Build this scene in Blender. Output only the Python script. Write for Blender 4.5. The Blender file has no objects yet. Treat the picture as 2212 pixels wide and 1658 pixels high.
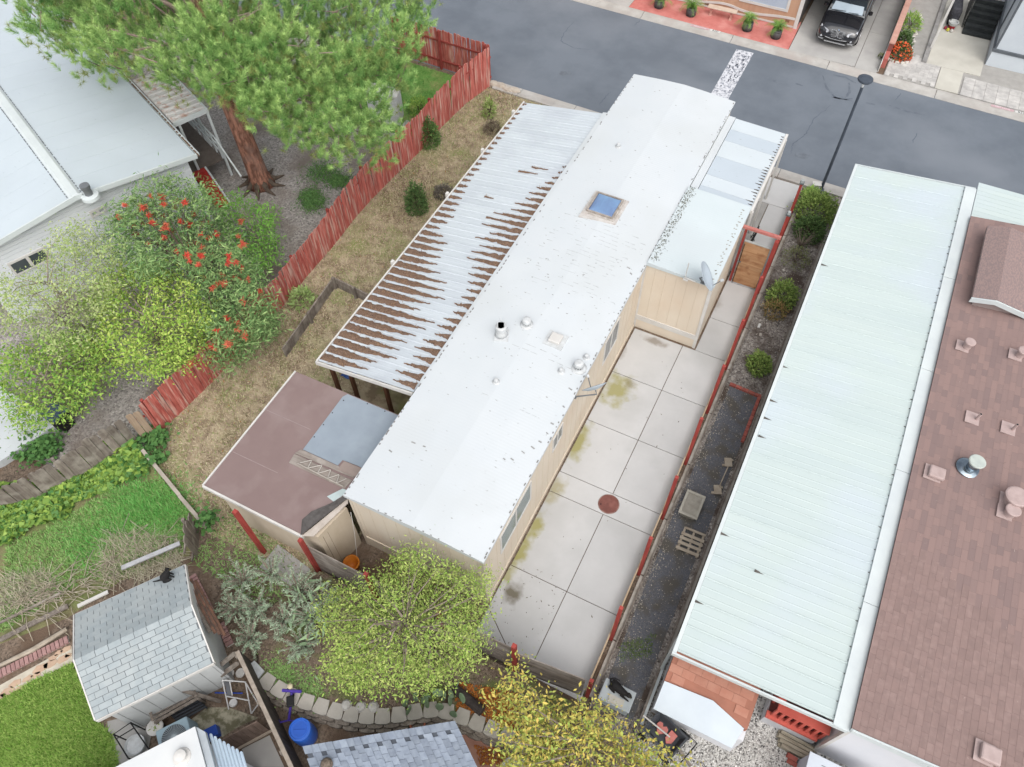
import bpy, math, random
import numpy as np
from mathutils import Vector, Matrix
random.seed(7); RN = np.random.default_rng(7)
S = bpy.context.scene; COL = S.collection
# ------------------------------------------------------------ camera
FPX, DEP, YAW, ROLL, H = 1652.725, math.radians(55.26964), math.radians(-27.58688), math.radians(1.11492), 21.0
def cam_axes():
    p, y, r = DEP, YAW, ROLL
    f = np.array([math.sin(y)*math.cos(p), math.cos(y)*math.cos(p), -math.sin(p)])
    rt = np.array([math.cos(y), -math.sin(y), 0.]); dn = np.cross(f, rt)
    c, s = math.cos(r), math.sin(r)
    return f, c*rt+s*dn, -s*rt+c*dn
CF, CR, CD = cam_axes()
cam = bpy.data.cameras.new('camera'); cam.sensor_width = 36; cam.lens = FPX/2212*36; cam.clip_end = 500; cam.clip_start = .1
co = bpy.data.objects.new('camera', cam); COL.objects.link(co)
co.matrix_world = Matrix(((CR[0], -CD[0], -CF[0], 0), (CR[1], -CD[1], -CF[1], 0), (CR[2], -CD[2], -CF[2], H), (0, 0, 0, 1)))
S.camera = co
# ------------------------------------------------------------ world, sun, exposure (bright overcast)
SUN_EL, SUN_AZ = math.radians(54), math.radians(138)
w = bpy.data.worlds.new('World'); S.world = w; w.use_nodes = True
nt = w.node_tree; bg = nt.nodes['Background']
sky = nt.nodes.new('ShaderNodeTexSky'); sky.sky_type = 'NISHITA'; sky.sun_disc = False
sky.sun_elevation = SUN_EL; sky.sun_rotation = SUN_AZ; sky.air_density = 1.0; sky.dust_density = 4.0; sky.ozone_density = 1.0
hs = nt.nodes.new('ShaderNodeHueSaturation'); hs.inputs['Saturation'].default_value = .30
nt.links.new(sky.outputs[0], hs.inputs['Color']); nt.links.new(hs.outputs[0], bg.inputs[0]); bg.inputs[1].default_value = .15
sl = bpy.data.lights.new('sun', 'SUN'); sl.energy = 1.5; sl.angle = math.radians(90); sl.color = (1, .97, .92)
so = bpy.data.objects.new('sun', sl); COL.objects.link(so)
sd = Vector((math.sin(SUN_AZ)*math.cos(SUN_EL), math.cos(SUN_AZ)*math.cos(SUN_EL), math.sin(SUN_EL)))
so.rotation_euler = sd.to_track_quat('Z', 'Y').to_euler(); so.location = (0, 0, 60)
S.view_settings.view_transform = 'Standard'; S.view_settings.look = 'None'; S.view_settings.gamma = 1
S.view_settings.exposure = 0.42; S.view_settings.use_curve_mapping = False
# ------------------------------------------------------------ pixel -> world (reference view 2212 x 1658)
def ray(p): return CF*FPX + CR*(p[0]-1106.) + CD*(p[1]-829.)
def g(p, z=0.):
    d = ray(p); t = (z-H)/d[2]; return (d[0]*t, d[1]*t)
def g3(p, z=0.): return (*g(p, z), z)
def gx(p, x):
    d = ray(p); t = x/d[0]; return (d[1]*t, H+d[2]*t)
def gy(p, y):
    d = ray(p); t = y/d[1]; return (d[0]*t, H+d[2]*t)
X0 = (0, 650, 1300, 1969); Y0 = (0, 475, 975, 1475)
def Q(k, x, y): return (X0['abcd'.index(k[0])]*.8288+x*.2624, Y0[int(k[1])]*.8288+y*.2624)
def ZW(x0, y0, w, ow=2211.):
    return lambda x, y: ((x0+x*w/ow)*.8288, (y0+y*w/ow)*.8288)
KZ = ZW(1550, 0, 550, 2212); MZ = ZW(2000, 0, 400); NZ = ZW(2350, 0, 319, 2204); AZ = ZW(280, 1700, 500, 2212)
BZ = ZW(1950, 1780, 300, 2212); CZ = ZW(1500, 1700, 450, 1271); EZ = ZW(420, 1380, 300)
# ------------------------------------------------------------ materials
KC = 0.70
def lin(c):
    out = []
    for v in c:
        v = v/255.; out.append((v/12.92 if v <= .04045 else ((v+.055)/1.055)**2.4)*KC)
    return (*out, 1.)
MATS = {}
def mat(name, c1, c2=None, scale=3., stretch=(1, 1, 1), rough=.85, bump=0., bscale=40., metal=0., spec=.3, rnd=0., contrast=(.35, .65), detail=6., c3=None, s3=.6, attr=None, coat=0., bdist=.01, trans=0.):
    if name in MATS: return MATS[name]
    m = bpy.data.materials.new(name); m.use_nodes = True; MATS[name] = m
    n = m.node_tree.nodes; L = m.node_tree.links; b = n['Principled BSDF']
    b.inputs['Roughness'].default_value = rough; b.inputs['Metallic'].default_value = metal; b.inputs['Specular IOR Level'].default_value = spec
    b.inputs['Coat Weight'].default_value = coat
    if trans: b.inputs['Transmission Weight'].default_value = trans
    geo = n.new('ShaderNodeNewGeometry'); mp = n.new('ShaderNodeMapping'); mp.inputs['Scale'].default_value = stretch
    L.new(geo.outputs['Position'], mp.inputs[0])
    if rnd:   # shift the pattern per object so that pieces do not continue each other
        oi = n.new('ShaderNodeObjectInfo'); vm = n.new('ShaderNodeVectorMath'); vm.operation = 'MULTIPLY_ADD'
        cx = n.new('ShaderNodeCombineXYZ'); mu = n.new('ShaderNodeMath'); mu.operation = 'MULTIPLY'; mu.inputs[1].default_value = 57.
        L.new(oi.outputs['Random'], mu.inputs[0])
        for i in range(3): L.new(mu.outputs[0], cx.inputs[i])
        vm.inputs[1].default_value = (1, 1, 1); L.new(geo.outputs['Position'], vm.inputs[0]); L.new(cx.outputs[0], vm.inputs[2]); L.new(vm.outputs[0], mp.inputs[0])
    if c2 is None: c2 = tuple(max(0, v*.93) for v in c1)
    mx = n.new('ShaderNodeMix'); mx.data_type = 'RGBA'; mx.inputs['A'].default_value = lin(c1); mx.inputs['B'].default_value = lin(c2)
    if attr:
        at = n.new('ShaderNodeAttribute'); at.attribute_name = 'v'; L.new(at.outputs['Fac'], mx.inputs['Factor'])
    else:
        nz = n.new('ShaderNodeTexNoise'); nz.inputs['Scale'].default_value = scale; nz.inputs['Detail'].default_value = detail; nz.inputs['Roughness'].default_value = .62
        mr = n.new('ShaderNodeMapRange'); mr.inputs['From Min'].default_value = contrast[0]; mr.inputs['From Max'].default_value = contrast[1]
        L.new(mp.outputs[0], nz.inputs['Vector']); L.new(nz.outputs['Fac'], mr.inputs[0]); L.new(mr.outputs[0], mx.inputs['Factor'])
    out = mx.outputs['Result']
    if c3:
        nz3 = n.new('ShaderNodeTexNoise'); nz3.inputs['Scale'].default_value = s3; nz3.inputs['Detail'].default_value = 5
        mr3 = n.new('ShaderNodeMapRange'); mr3.inputs['From Min'].default_value = .5; mr3.inputs['From Max'].default_value = .68
        L.new(geo.outputs['Position'], nz3.inputs['Vector']); L.new(nz3.outputs['Fac'], mr3.inputs[0])
        m3 = n.new('ShaderNodeMix'); m3.data_type = 'RGBA'; m3.inputs['B'].default_value = lin(c3)
        L.new(mr3.outputs[0], m3.inputs['Factor']); L.new(out, m3.inputs['A']); out = m3.outputs['Result']
    if rnd:
        h = n.new('ShaderNodeHueSaturation'); mr4 = n.new('ShaderNodeMapRange'); mr4.inputs['To Min'].default_value = 1-rnd; mr4.inputs['To Max'].default_value = 1+rnd
        L.new(oi.outputs['Random'], mr4.inputs[0]); L.new(mr4.outputs[0], h.inputs['Value']); L.new(out, h.inputs['Color']); out = h.outputs[0]
    L.new(out, b.inputs['Base Color'])
    if bump:
        nb = n.new('ShaderNodeTexNoise'); nb.inputs['Scale'].default_value = bscale; nb.inputs['Detail'].default_value = 4
        bp = n.new('ShaderNodeBump'); bp.inputs['Strength'].default_value = bump; bp.inputs['Distance'].default_value = bdist
        L.new(mp.outputs[0], nb.inputs['Vector']); L.new(nb.outputs['Fac'], bp.inputs['Height']); L.new(bp.outputs[0], b.inputs['Normal'])
    return m
def gravel(name, cols, scale=28., bump=.8, patch=None, pscale=.8):
    if name in MATS: return MATS[name]
    m = mat(name, cols[0], rough=.9); n = m.node_tree.nodes; L = m.node_tree.links; b = n['Principled BSDF']
    geo = n.new('ShaderNodeNewGeometry'); v = n.new('ShaderNodeTexVoronoi'); v.inputs['Scale'].default_value = scale
    L.new(geo.outputs['Position'], v.inputs['Vector'])
    sp = n.new('ShaderNodeSeparateColor'); L.new(v.outputs['Color'], sp.inputs[0])
    cr = n.new('ShaderNodeValToRGB'); e = cr.color_ramp.elements
    while len(e) < len(cols): e.new(.5)
    for i, c in enumerate(cols): e[i].position = i/(len(cols)-1); e[i].color = lin(c)
    L.new(sp.outputs[0], cr.inputs[0]); out = cr.outputs[0]
    if patch:
        nz = n.new('ShaderNodeTexNoise'); nz.inputs['Scale'].default_value = pscale; nz.inputs['Detail'].default_value = 6
        L.new(geo.outputs['Position'], nz.inputs['Vector']); mr = n.new('ShaderNodeMapRange'); mr.inputs['From Min'].default_value = .48; mr.inputs['From Max'].default_value = .62
        L.new(nz.outputs['Fac'], mr.inputs[0]); mx = n.new('ShaderNodeMix'); mx.data_type = 'RGBA'; mx.inputs['B'].default_value = lin(patch)
        L.new(mr.outputs[0], mx.inputs['Factor']); L.new(out, mx.inputs['A']); out = mx.outputs['Result']
    L.new(out, b.inputs['Base Color'])
    bp = n.new('ShaderNodeBump'); bp.inputs['Strength'].default_value = bump; bp.inputs['Distance'].default_value = .02; bp.invert = True
    L.new(v.outputs['Distance'], bp.inputs['Height']); L.new(bp.outputs[0], b.inputs['Normal'])
    return m
# ------------------------------------------------------------ mesh building
def rz(a): c, s = math.cos(a), math.sin(a); return np.array(((c, -s, 0), (s, c, 0), (0, 0, 1.)))
BASES = {}
class MB:
    def __init__(s): s.v = []; s.f = []
    def add(s, vs, fs):
        o = len(s.v); s.v += [tuple(float(q) for q in p) for p in vs]; s.f += [tuple(i+o for i in f) for f in fs]; return s
    def box(s, c, d, a=0., M=None):
        x, y, z = d[0]/2, d[1]/2, d[2]/2
        P = np.array([(-x, -y, -z), (x, -y, -z), (x, y, -z), (-x, y, -z), (-x, -y, z), (x, -y, z), (x, y, z), (-x, y, z)])
        if M is not None: P = P @ np.asarray(M).T
        elif a: P = P @ rz(a).T
        return s.add(P+np.array(c), [(3, 2, 1, 0), (4, 5, 6, 7), (0, 1, 5, 4), (1, 2, 6, 5), (2, 3, 7, 6), (3, 0, 4, 7)])
    def bb(s, x0, x1, y0, y1, z0, z1): return s.box(((x0+x1)/2, (y0+y1)/2, (z0+z1)/2), (abs(x1-x0), abs(y1-y0), abs(z1-z0)))
    def prism(s, poly, z0, z1):
        a = sum(poly[i][0]*poly[(i+1) % len(poly)][1]-poly[(i+1) % len(poly)][0]*poly[i][1] for i in range(len(poly)))
        if a < 0: poly = poly[::-1]
        n = len(poly); f0 = (lambda p: z0(p)) if callable(z0) else (lambda p: z0); f1 = (lambda p: z1(p)) if callable(z1) else (lambda p: z1)
        vs = [(p[0], p[1], f0(p)) for p in poly]+[(p[0], p[1], f1(p)) for p in poly]
        return s.add(vs, [tuple(range(n-1, -1, -1)), tuple(range(n, 2*n))]+[(i, (i+1) % n, n+(i+1) % n, n+i) for i in range(n)])
    def sheet(s, poly, z):
        a = sum(poly[i][0]*poly[(i+1) % len(poly)][1]-poly[(i+1) % len(poly)][0]*poly[i][1] for i in range(len(poly)))
        if a < 0: poly = poly[::-1]
        return s.add([(p[0], p[1], z) for p in poly], [tuple(range(len(poly)))])
    def tube(s, pts, r, n=8, cap=True):
        pts = [np.array(p, float) for p in pts]; rs = r if hasattr(r, '__len__') else [r]*len(pts); V = []
        up = None
        for i, p in enumerate(pts):
            t = pts[min(i+1, len(pts)-1)]-pts[max(i-1, 0)]; t = t/(np.linalg.norm(t)+1e-9)
            if up is None: up = np.array((0, 0, 1.)) if abs(t[2]) < .9 else np.array((1., 0, 0))
            a = np.cross(t, up); a /= np.linalg.norm(a)+1e-9; b = np.cross(a, t); up = b
            for k in range(n): an = 2*math.pi*(k+.5)/n; V.append(p+(a*math.cos(an)+b*math.sin(an))*rs[i])
        F = []
        for i in range(len(pts)-1):
            for k in range(n): F.append((i*n+k, i*n+(k+1) % n, (i+1)*n+(k+1) % n, (i+1)*n+k))
        if cap: F += [tuple(range(n-1, -1, -1)), tuple(range((len(pts)-1)*n, len(pts)*n))]
        return s.add(V, F)
    def lathe(s, c, prof, n=20, M=None):
        V = []; F = []
        for (r, z) in prof:
            for k in range(n): an = 2*math.pi*k/n; V.append((r*math.cos(an), r*math.sin(an), z))
        for i in range(len(prof)-1):
            for k in range(n): F.append((i*n+k, i*n+(k+1) % n, (i+1)*n+(k+1) % n, (i+1)*n+k))
        F += [tuple(range(n-1, -1, -1)), tuple(range((len(prof)-1)*n, len(prof)*n))]
        V = np.array(V)
        if M is not None: V = V @ np.asarray(M).T
        return s.add(V+np.array(c), F)
    def loft(s, rings, cap=True, closed=True):
        n = len(rings[0]); V = [p for r in rings for p in r]; F = []
        for i in range(len(rings)-1):
            for k in range(n if closed else n-1): F.append((i*n+k, i*n+(k+1) % n, (i+1)*n+(k+1) % n, (i+1)*n+k))
        if cap: F += [tuple(range(n-1, -1, -1)), tuple(range((len(rings)-1)*n, len(rings)*n))]
        return s.add(V, F)
    def mesh(s, name, base=(0, 0, 0)):
        me = bpy.data.meshes.new(name); b = np.array(base)
        me.from_pydata([tuple(np.array(p)-b) for p in s.v], [], s.f); me.update(); return me
    def build(s, name, m, parent=None, smooth=False, bevel=0.):
        base = BASES.get(parent.name, (0, 0, 0)) if parent else (0, 0, 0)
        me = s.mesh(name, base); me.materials.append(m if not isinstance(m, str) else MATS[m])
        if smooth: me.shade_smooth() if hasattr(me, 'shade_smooth') else None
        o = bpy.data.objects.new(name, me); COL.objects.link(o)
        if parent: o.parent = parent; BASES[o.name] = base
        if bevel:
            bm = o.modifiers.new('b', 'BEVEL'); bm.width = bevel; bm.segments = 2; bm.limit_method = 'ANGLE'
        return o
def tag(o, label=None, cat=None, group=None, kind=None):
    if label: o['label'] = label
    if cat: o['category'] = cat
    if group: o['group'] = group
    if kind: o['kind'] = kind
    return o
def thing(name, loc, label, cat, group=None, rot=0.):
    o = bpy.data.objects.new(name, None); COL.objects.link(o); o.location = loc; o.rotation_euler = (0, 0, rot); o.empty_display_size = .2
    BASES[o.name] = tuple(loc) if not rot else (0, 0, 0)
    return tag(o, label, cat, group)
def inst(name, me, parent, loc, rot=(0, 0, 0), scale=None, rel=True):
    """a piece sharing mesh data; loc in world coordinates when rel"""
    o = bpy.data.objects.new(name, me); COL.objects.link(o)
    b = BASES.get(parent.name, (0, 0, 0)) if (parent and rel) else (0, 0, 0)
    o.location = tuple(np.array(loc)-np.array(b)); o.rotation_euler = rot
    if scale is not None: o.scale = scale
    if parent: o.parent = parent
    return o
def copy_tree(o, parent=None):
    c = o.copy(); COL.objects.link(c); c.parent = parent; BASES[c.name] = BASES.get(o.name, (0, 0, 0))
    for ch in list(o.children): copy_tree(ch, c)
    return c
def pmesh(name, V, F, m, v=None):
    """fast mesh from numpy: V (n,3), F (m,k) ; v optional face attribute"""
    me = bpy.data.meshes.new(name); V = np.asarray(V, np.float32); F = np.asarray(F, np.int32); k = F.shape[1]
    me.vertices.add(len(V)); me.vertices.foreach_set('co', V.ravel())
    me.loops.add(F.size); me.loops.foreach_set('vertex_index', F.ravel())
    me.polygons.add(len(F)); me.polygons.foreach_set('loop_start', np.arange(0, F.size, k, dtype=np.int32))
    me.polygons.foreach_set('loop_total', np.full(len(F), k, np.int32))
    me.update(calc_edges=True)
    if v is not None:
        at = me.attributes.new('v', 'FLOAT', 'FACE'); at.data.foreach_set('value', np.asarray(v, np.float32))
    me.materials.append(m); return me
def pobj(name, V, F, m, parent=None, v=None):
    b = np.array(BASES.get(parent.name, (0, 0, 0))) if parent else np.zeros(3)
    me = pmesh(name, np.asarray(V)-b, F, m, v); o = bpy.data.objects.new(name, me); COL.objects.link(o)
    if parent: o.parent = parent
    return o
def unit(a): return a/(np.linalg.norm(a, axis=-1, keepdims=True)+1e-9)
def leaves(P, size, ratio=.45, droop=.3, upbias=.5, sv=.35, D=None, bend=.0):
    """rhombic leaf quads at points P; returns V,F"""
    n = len(P); d = RN.normal(size=(n, 3)); d[:, 2] = d[:, 2]*.6-droop
    if D is not None: d = d*.7+D*1.2
    d = unit(d); nn = RN.normal(size=(n, 3)); nn[:, 2] += upbias*2; s = unit(np.cross(d, nn))
    L = size*(1+sv*RN.normal(size=(n, 1))).clip(.4, 2)
    a = P-d*L*.5; b = P+s*L*ratio*.5; c = P+d*L*.5; e = P-s*L*ratio*.5
    V = np.stack([a, b, c, e], 1).reshape(-1, 3); F = np.arange(n*4).reshape(n, 4); return V, F
def inpoly(P, poly):
    x, y = P[:, 0], P[:, 1]; r = np.zeros(len(P), bool); n = len(poly)
    for i in range(n):
        x1, y1 = poly[i]; x2, y2 = poly[(i+1) % n]
        c = ((y1 > y) != (y2 > y)) & (x < (x2-x1)*(y-y1)/(y2-y1+1e-12)+x1); r ^= c
    return r
def scatter(poly, n):
    p = np.array(poly); lo, hi = p.min(0), p.max(0); out = np.zeros((0, 2))
    while len(out) < n:
        q = RN.uniform(lo, hi, (n*2, 2)); out = np.vstack([out, q[inpoly(q, poly)]])
    return out[:n]
def blades(P2, h, w, m, name, z=0., lean=.6, parent=None):
    n = len(P2); P = np.c_[P2, np.full(n, z) if np.isscalar(z) else z]; a = RN.uniform(0, 2*math.pi, n); d = np.c_[np.cos(a), np.sin(a), np.zeros(n)]
    L = h*(1+.4*RN.normal(size=(n, 1))).clip(.3, 2.2); le = (RN.random((n, 1))*lean*2); s = np.c_[-np.sin(a), np.cos(a), np.zeros(n)]*w
    top = P+d*L*le+np.array((0, 0, 1))*L*np.sqrt((1-np.minimum(le, .98)**2))
    V = np.stack([P-s, P+s, top], 1).reshape(-1, 3); F = np.arange(3*n).reshape(n, 3)
    return pobj(name, V, F, m, parent, RN.random(n))
# ============================================================ SETTING
dirt = gravel('dirt', [(96, 84, 74), (128, 112, 98), (150, 132, 116), (112, 98, 84)], 22, .5, patch=(118, 98, 82), pscale=1.2)
tag(MB().sheet([(-120, -60), (120, -60), (120, 140), (-120, 140)], 0).build('ground', dirt), kind='structure')
def yfar(x): return 35.16-.0268*(x+1.59)
def ynear(x): return 27.37-.022*x
asph = mat('asphalt', (126, 134, 144), (114, 122, 132), .35, bump=.25, bscale=120, rough=.85, contrast=(.4, .6), c3=(136, 143, 152), s3=.18, bdist=.004)
road = tag(MB().sheet([(-70, ynear(-70)-.3), (50, ynear(50)-.3), (50, yfar(50)+.3), (-70, yfar(-70)+.3)], .004).build('road', asph), kind='structure')
crk = mat('crack', (92, 100, 112), (110, 118, 130), 9, rough=.9)
tyre = mat('tyre_mark', (106, 113, 124), (122, 130, 140), 3.5, rough=.8, contrast=(.42, .62))
def ribbon(pts, w0, m, name, parent, z, jit=.02, taper=True):
    P = np.array(pts, float); t = np.linspace(0, len(P)-1, 8*(len(P)-1)+1); X = np.interp(t, range(len(P)), P[:, 0]); Y = np.interp(t, range(len(P)), P[:, 1])
    X += RN.normal(size=len(t))*jit; Y += RN.normal(size=len(t))*jit; n = len(t); V = []
    for i in range(n):
        a = max(i-1, 0); b = min(i+1, n-1); dx, dy = X[b]-X[a], Y[b]-Y[a]; l = math.hypot(dx, dy)+1e-9
        ww = w0*(math.sin(math.pi*(i+.6)/(n+.2))**.5 if taper else 1)*(.7+.6*random.random())/2
        V += [(X[i]-dy/l*ww, Y[i]+dx/l*ww, z), (X[i]+dy/l*ww, Y[i]-dx/l*ww, z)]
    return MB().add(V, [(2*i+1, 2*i+3, 2*i+2, 2*i) for i in range(n-1)]).build(name, m, parent)
for k, pts in (('c0', [(620, 180), (540, 270), (510, 340), (620, 400), (760, 410)]), ('c0', [(920, 760), (870, 810), (830, 860)]), ('d0', [(620, 870), (480, 980), (420, 1100), (310, 1190), (290, 1270)]), ('d0', [(1200, 770), (1150, 830)]), ('d0', [(1330, 1100), (1290, 1180)]), ('c0', [(1160, 170), (1120, 210)])):
    ribbon([g(Q(k, *p)) for p in pts], .035, crk, 'crack', road, .007)
for pts in ([(70, 630), (150, 670), (250, 690)], [(550, 610), (580, 720), (660, 810), (800, 835)], [(640, 620), (740, 640), (830, 690)], [(620, 800), (740, 820), (800, 815)], [(330, 690), (390, 710)], [(910, 850), (990, 865)], [(130, 490), (230, 510), (320, 545)], [(770, 680), (775, 760), (740, 810)], [(1100, 870), (1250, 920), (1400, 950)]):
    ribbon([g(Q('d0', *p)) for p in pts], .11, tyre, 'tyre_mark', road, .0075, .01)
stain = mat('oil_stain', (112, 118, 126), (126, 134, 144), 2.2, contrast=(.4, .58))
ribbon([g(Q('c0', 500, 610)), g(Q('c0', 600, 600))], .35, stain, 'stain', road, .0072, .03)
ribbon([g(Q('d0', 330, 1270)), g(Q('d0', 480, 1310))], .4, stain, 'stain', road, .0072, .03)
hm = mat('worn_white_paint', (232, 234, 240), (150, 155, 166), 7, stretch=(1.2, .8, 1), contrast=(.47, .6), rough=.7)
MB().sheet([(-5.84, 34.95), (-5.02, 34.98), (-5.0, 28.3), (-5.82, 28.3)], .009).build('road_marking', hm, road)
hmb = mat('black_paint_marks', (70, 76, 90), rough=.8)
mk = MB()
for i in range(70):
    x = random.uniform(-5.75, -5.1); y = random.gauss(33.4, .9)
    if y < 34.8: mk.box((x, y, .0125), (random.uniform(.01, .05), random.uniform(.05, .22), .003), random.uniform(-.3, .3))
tag(mk.build('marking_scuffs', hmb, road), kind='stuff')
# kerbs
kerbm = mat('kerb_concrete', (206, 203, 198), (184, 180, 174), 1.6, bump=.2, bscale=60, c3=(190, 182, 176), s3=.7, rnd=.04)
def kerb(name, xs, yf, sgn, prof, label):
    root = tag(bpy.data.objects.new(name, None), kind='structure'); COL.objects.link(root)
    for a, b in zip(xs[:-1], xs[1:]):
        r = []
        for x in (a+.012, b-.012): r.append([(x, yf(x)+sgn*dy, z) for dy, z in prof])
        if sgn < 0: r = r[::-1]
        MB().loft(r).build('kerb_segment', kerbm, root)
    return root
PROF = [(0, .001), (0, .022), (.28, .03), (.47, .075), (.62, .08), (.62, .001)]
JX = [-39, -34.4, -29.7, -25, -20.3, -15.6, -10.93, -6.3, -1.63, 3.2, 7.9, 12.6, 17.3]
kf = kerb('kerb_across_road', JX, yfar, 1, PROF, '')
kn = kerb('kerb_near_side', [-14.9, -13.6, -10.9, -6.3, -1.63, 1.5, 6.2, 11, 15.6], ynear, -1, PROF, '')
# painted lettering on the far kerb
def text(s, size, m, parent, loc, name, rot=(0, 0, 0)):
    c = bpy.data.curves.new('t', 'FONT'); c.body = s; c.size = size; c.align_x = 'CENTER'; c.align_y = 'CENTER'; c.extrude = .001
    t = bpy.data.objects.new('t', c); COL.objects.link(t); dg = bpy.context.evaluated_depsgraph_get()
    me = bpy.data.meshes.new_from_object(t.evaluated_get(dg)); bpy.data.objects.remove(t); me.materials.append(m)
    o = bpy.data.objects.new(name, me); COL.objects.link(o); o.location = loc; o.rotation_euler = rot; o.parent = parent; return o
pw = mat('white_kerb_paint', (240, 240, 236), (222, 222, 220), 8); pr = mat('faded_red_paint', (222, 186, 190), (206, 176, 180), 6); pk = mat('black_letter_paint', (30, 50, 40)); pp = mat('pink_white_letters', (246, 236, 240))
for x0, num in ((-7.46, '620'), (6.5, '622')):
    MB().bb(x0, x0+.5, yfar(x0)+.46, yfar(x0)+.62, .08, .0835).build('number_patch', pw, kf)
    text(num, .2, pk, kf, (x0+.25, yfar(x0)+.54, .086), 'house_number', (0, 0, -.027))
    MB().bb(x0-1.0, x0-.06, yfar(x0-.5)+.44, yfar(x0-.5)+.6, .08, .0832).build('red_patch', pr, kf)
    text('FIRE LANE', .14, pp, kf, (x0-.52, yfar(x0)+.535, .0855), 'fire_lane_lettering', (0, 0, -.027))
# far pavements
redp = mat('red_pavement_paint', (224, 142, 134), (207, 122, 114), 2.5, bump=.3, bscale=40, c3=(230, 158, 150), s3=1.3)
conc = mat('driveway_concrete', (201, 199, 195), (186, 184, 181), .9, bump=.15, bscale=70, c3=(176, 174, 172), s3=.5, rnd=.03)
concd = mat('old_grey_concrete', (186, 184, 180), (168, 166, 163), 1.1, bump=.15, bscale=70)  # older concrete, a little darker than the driveway
rp = tag(MB().prism([(-11.8, yfar(-11.8)+.63), (-3.62, yfar(-3.62)+.63), (-3.66, 38.4), (-11.7, 38.4)], 0, .08).build('red_pavement', redp), kind='structure')
wk = tag(MB().prism([(-13.6, yfar(-13)+.63), (-11.82, yfar(-11.8)+.63), (-11.72, 38.4), (-13.6, 38.4)], 0, .078).build('pavement', conc), kind='structure')
MB().prism([(-20, yfar(-20)+.63), (-13.62, yfar(-13)+.63), (-13.62, 39), (-20, 39)], 0, .079).build('red_strip', redp, rp)
dv = tag(bpy.data.objects.new('driveway', None), kind='structure'); COL.objects.link(dv)
for x0, x1, y0, y1 in ((-3.6, -.51, yfar(-2)+.64, 39.35), (-3.6, -.51, 39.37, 46), (-.49, .5, yfar(0)+.64, 39.0), (-.49, .5, 39.02, 46)):
    MB().bb(x0, x1, y0, y1, 0, .075).build('slab', conc, dv)
pav = mat('pavers', (212, 209, 205), (190, 187, 184), 5, c3=(222, 219, 214), s3=2.5, rough=.9, bump=.2, bscale=30, rnd=.07)
yd = tag(bpy.data.objects.new('paved_forecourt', None), kind='structure'); COL.objects.link(yd)
MB().bb(.82, 14, yfar(.8)+.66, 46, 0, .05).build('bedding', mat('joint_sand', (184, 181, 176)), yd)
pm = MB().bb(-.098, .098, -.198, .198, -.03, .03).mesh('paver'); pm.materials.append(pav)
pm2 = MB().bb(-.24, .24, -.24, .24, -.03, .03).mesh('paver'); pm2.materials.append(pav)
cnt = 0
for j in range(16):
    for i in range(6):
        y = yfar(.8)+.88+i*.405+(.2 if j % 2 else 0); x = .95+j*.2
        if x < 3.02 and y < 37.9: inst('paver', pm, yd, (x, y, .05))
for j in range(8):
    for i in range(3):
        x = 4.4+j*.49; y = yfar(x)+.95+i*.49
        if x < 8: inst('paver', pm2, yd, (x, y, .05))
tanc = mat('tan_concrete', (222, 219, 208), (207, 203, 192), .8, bump=.1, bscale=60, c3=(196, 192, 182), s3=.45)
MB().bb(3.08, 4.06, yfar(3)+.68, 37.5, .02, .085).build('slab', tanc, yd)
MB().bb(2.42, 4.78, 37.52, 46, .02, .083).build('slab', tanc, yd)
MB().bb(2.2, 2.4, 37.5, 46, .02, .17).build('low_kerb', mat('low_kerb_grey', (172, 170, 168), (150, 148, 146), 3), yd)
# ------------------------------------------------------------ main patio slabs with moss stains
def stained(name, base, b2, stains):
    m = mat(name, base, b2, .8, bump=.12, bscale=60, c3=(198, 198, 197), s3=.4, rnd=.025); n = m.node_tree.nodes; L = m.node_tree.links; b = n['Principled BSDF']
    out = b.inputs['Base Color'].links[0].from_socket; geo = n.new('ShaderNodeNewGeometry')
    nz = n.new('ShaderNodeTexNoise'); nz.inputs['Scale'].default_value = 3.5; nz.inputs['Detail'].default_value = 7; L.new(geo.outputs['Position'], nz.inputs['Vector'])
    for (x, y, rx, ry, c, k) in stains:
        mp = n.new('ShaderNodeMapping'); mp.vector_type = 'TEXTURE'; mp.inputs['Location'].default_value = (x, y, .03); mp.inputs['Scale'].default_value = (rx, ry, 1)
        L.new(geo.outputs['Position'], mp.inputs[0]); ln = n.new('ShaderNodeVectorMath'); ln.operation = 'LENGTH'; L.new(mp.outputs[0], ln.inputs[0])
        ad = n.new('ShaderNodeMath'); ad.operation = 'MULTIPLY_ADD'; ad.inputs[1].default_value = 1.6; L.new(nz.outputs['Fac'], ad.inputs[0]); L.new(ln.outputs['Value'], ad.inputs[2])
        mr = n.new('ShaderNodeMapRange'); mr.inputs['From Min'].default_value = 1.75; mr.inputs['From Max'].default_value = 1.05; mr.inputs['To Max'].default_value = k
        L.new(ad.outputs[0], mr.inputs[0]); mx = n.new('ShaderNodeMix'); mx.data_type = 'RGBA'; mx.inputs['B'].default_value = lin(c)
        L.new(mr.outputs[0], mx.inputs['Factor']); L.new(out, mx.inputs['A']); out = mx.outputs['Result']
    L.new(out, b.inputs['Base Color']); return m
moss, mud = (166, 160, 88), (150, 140, 128)
st = []
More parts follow.
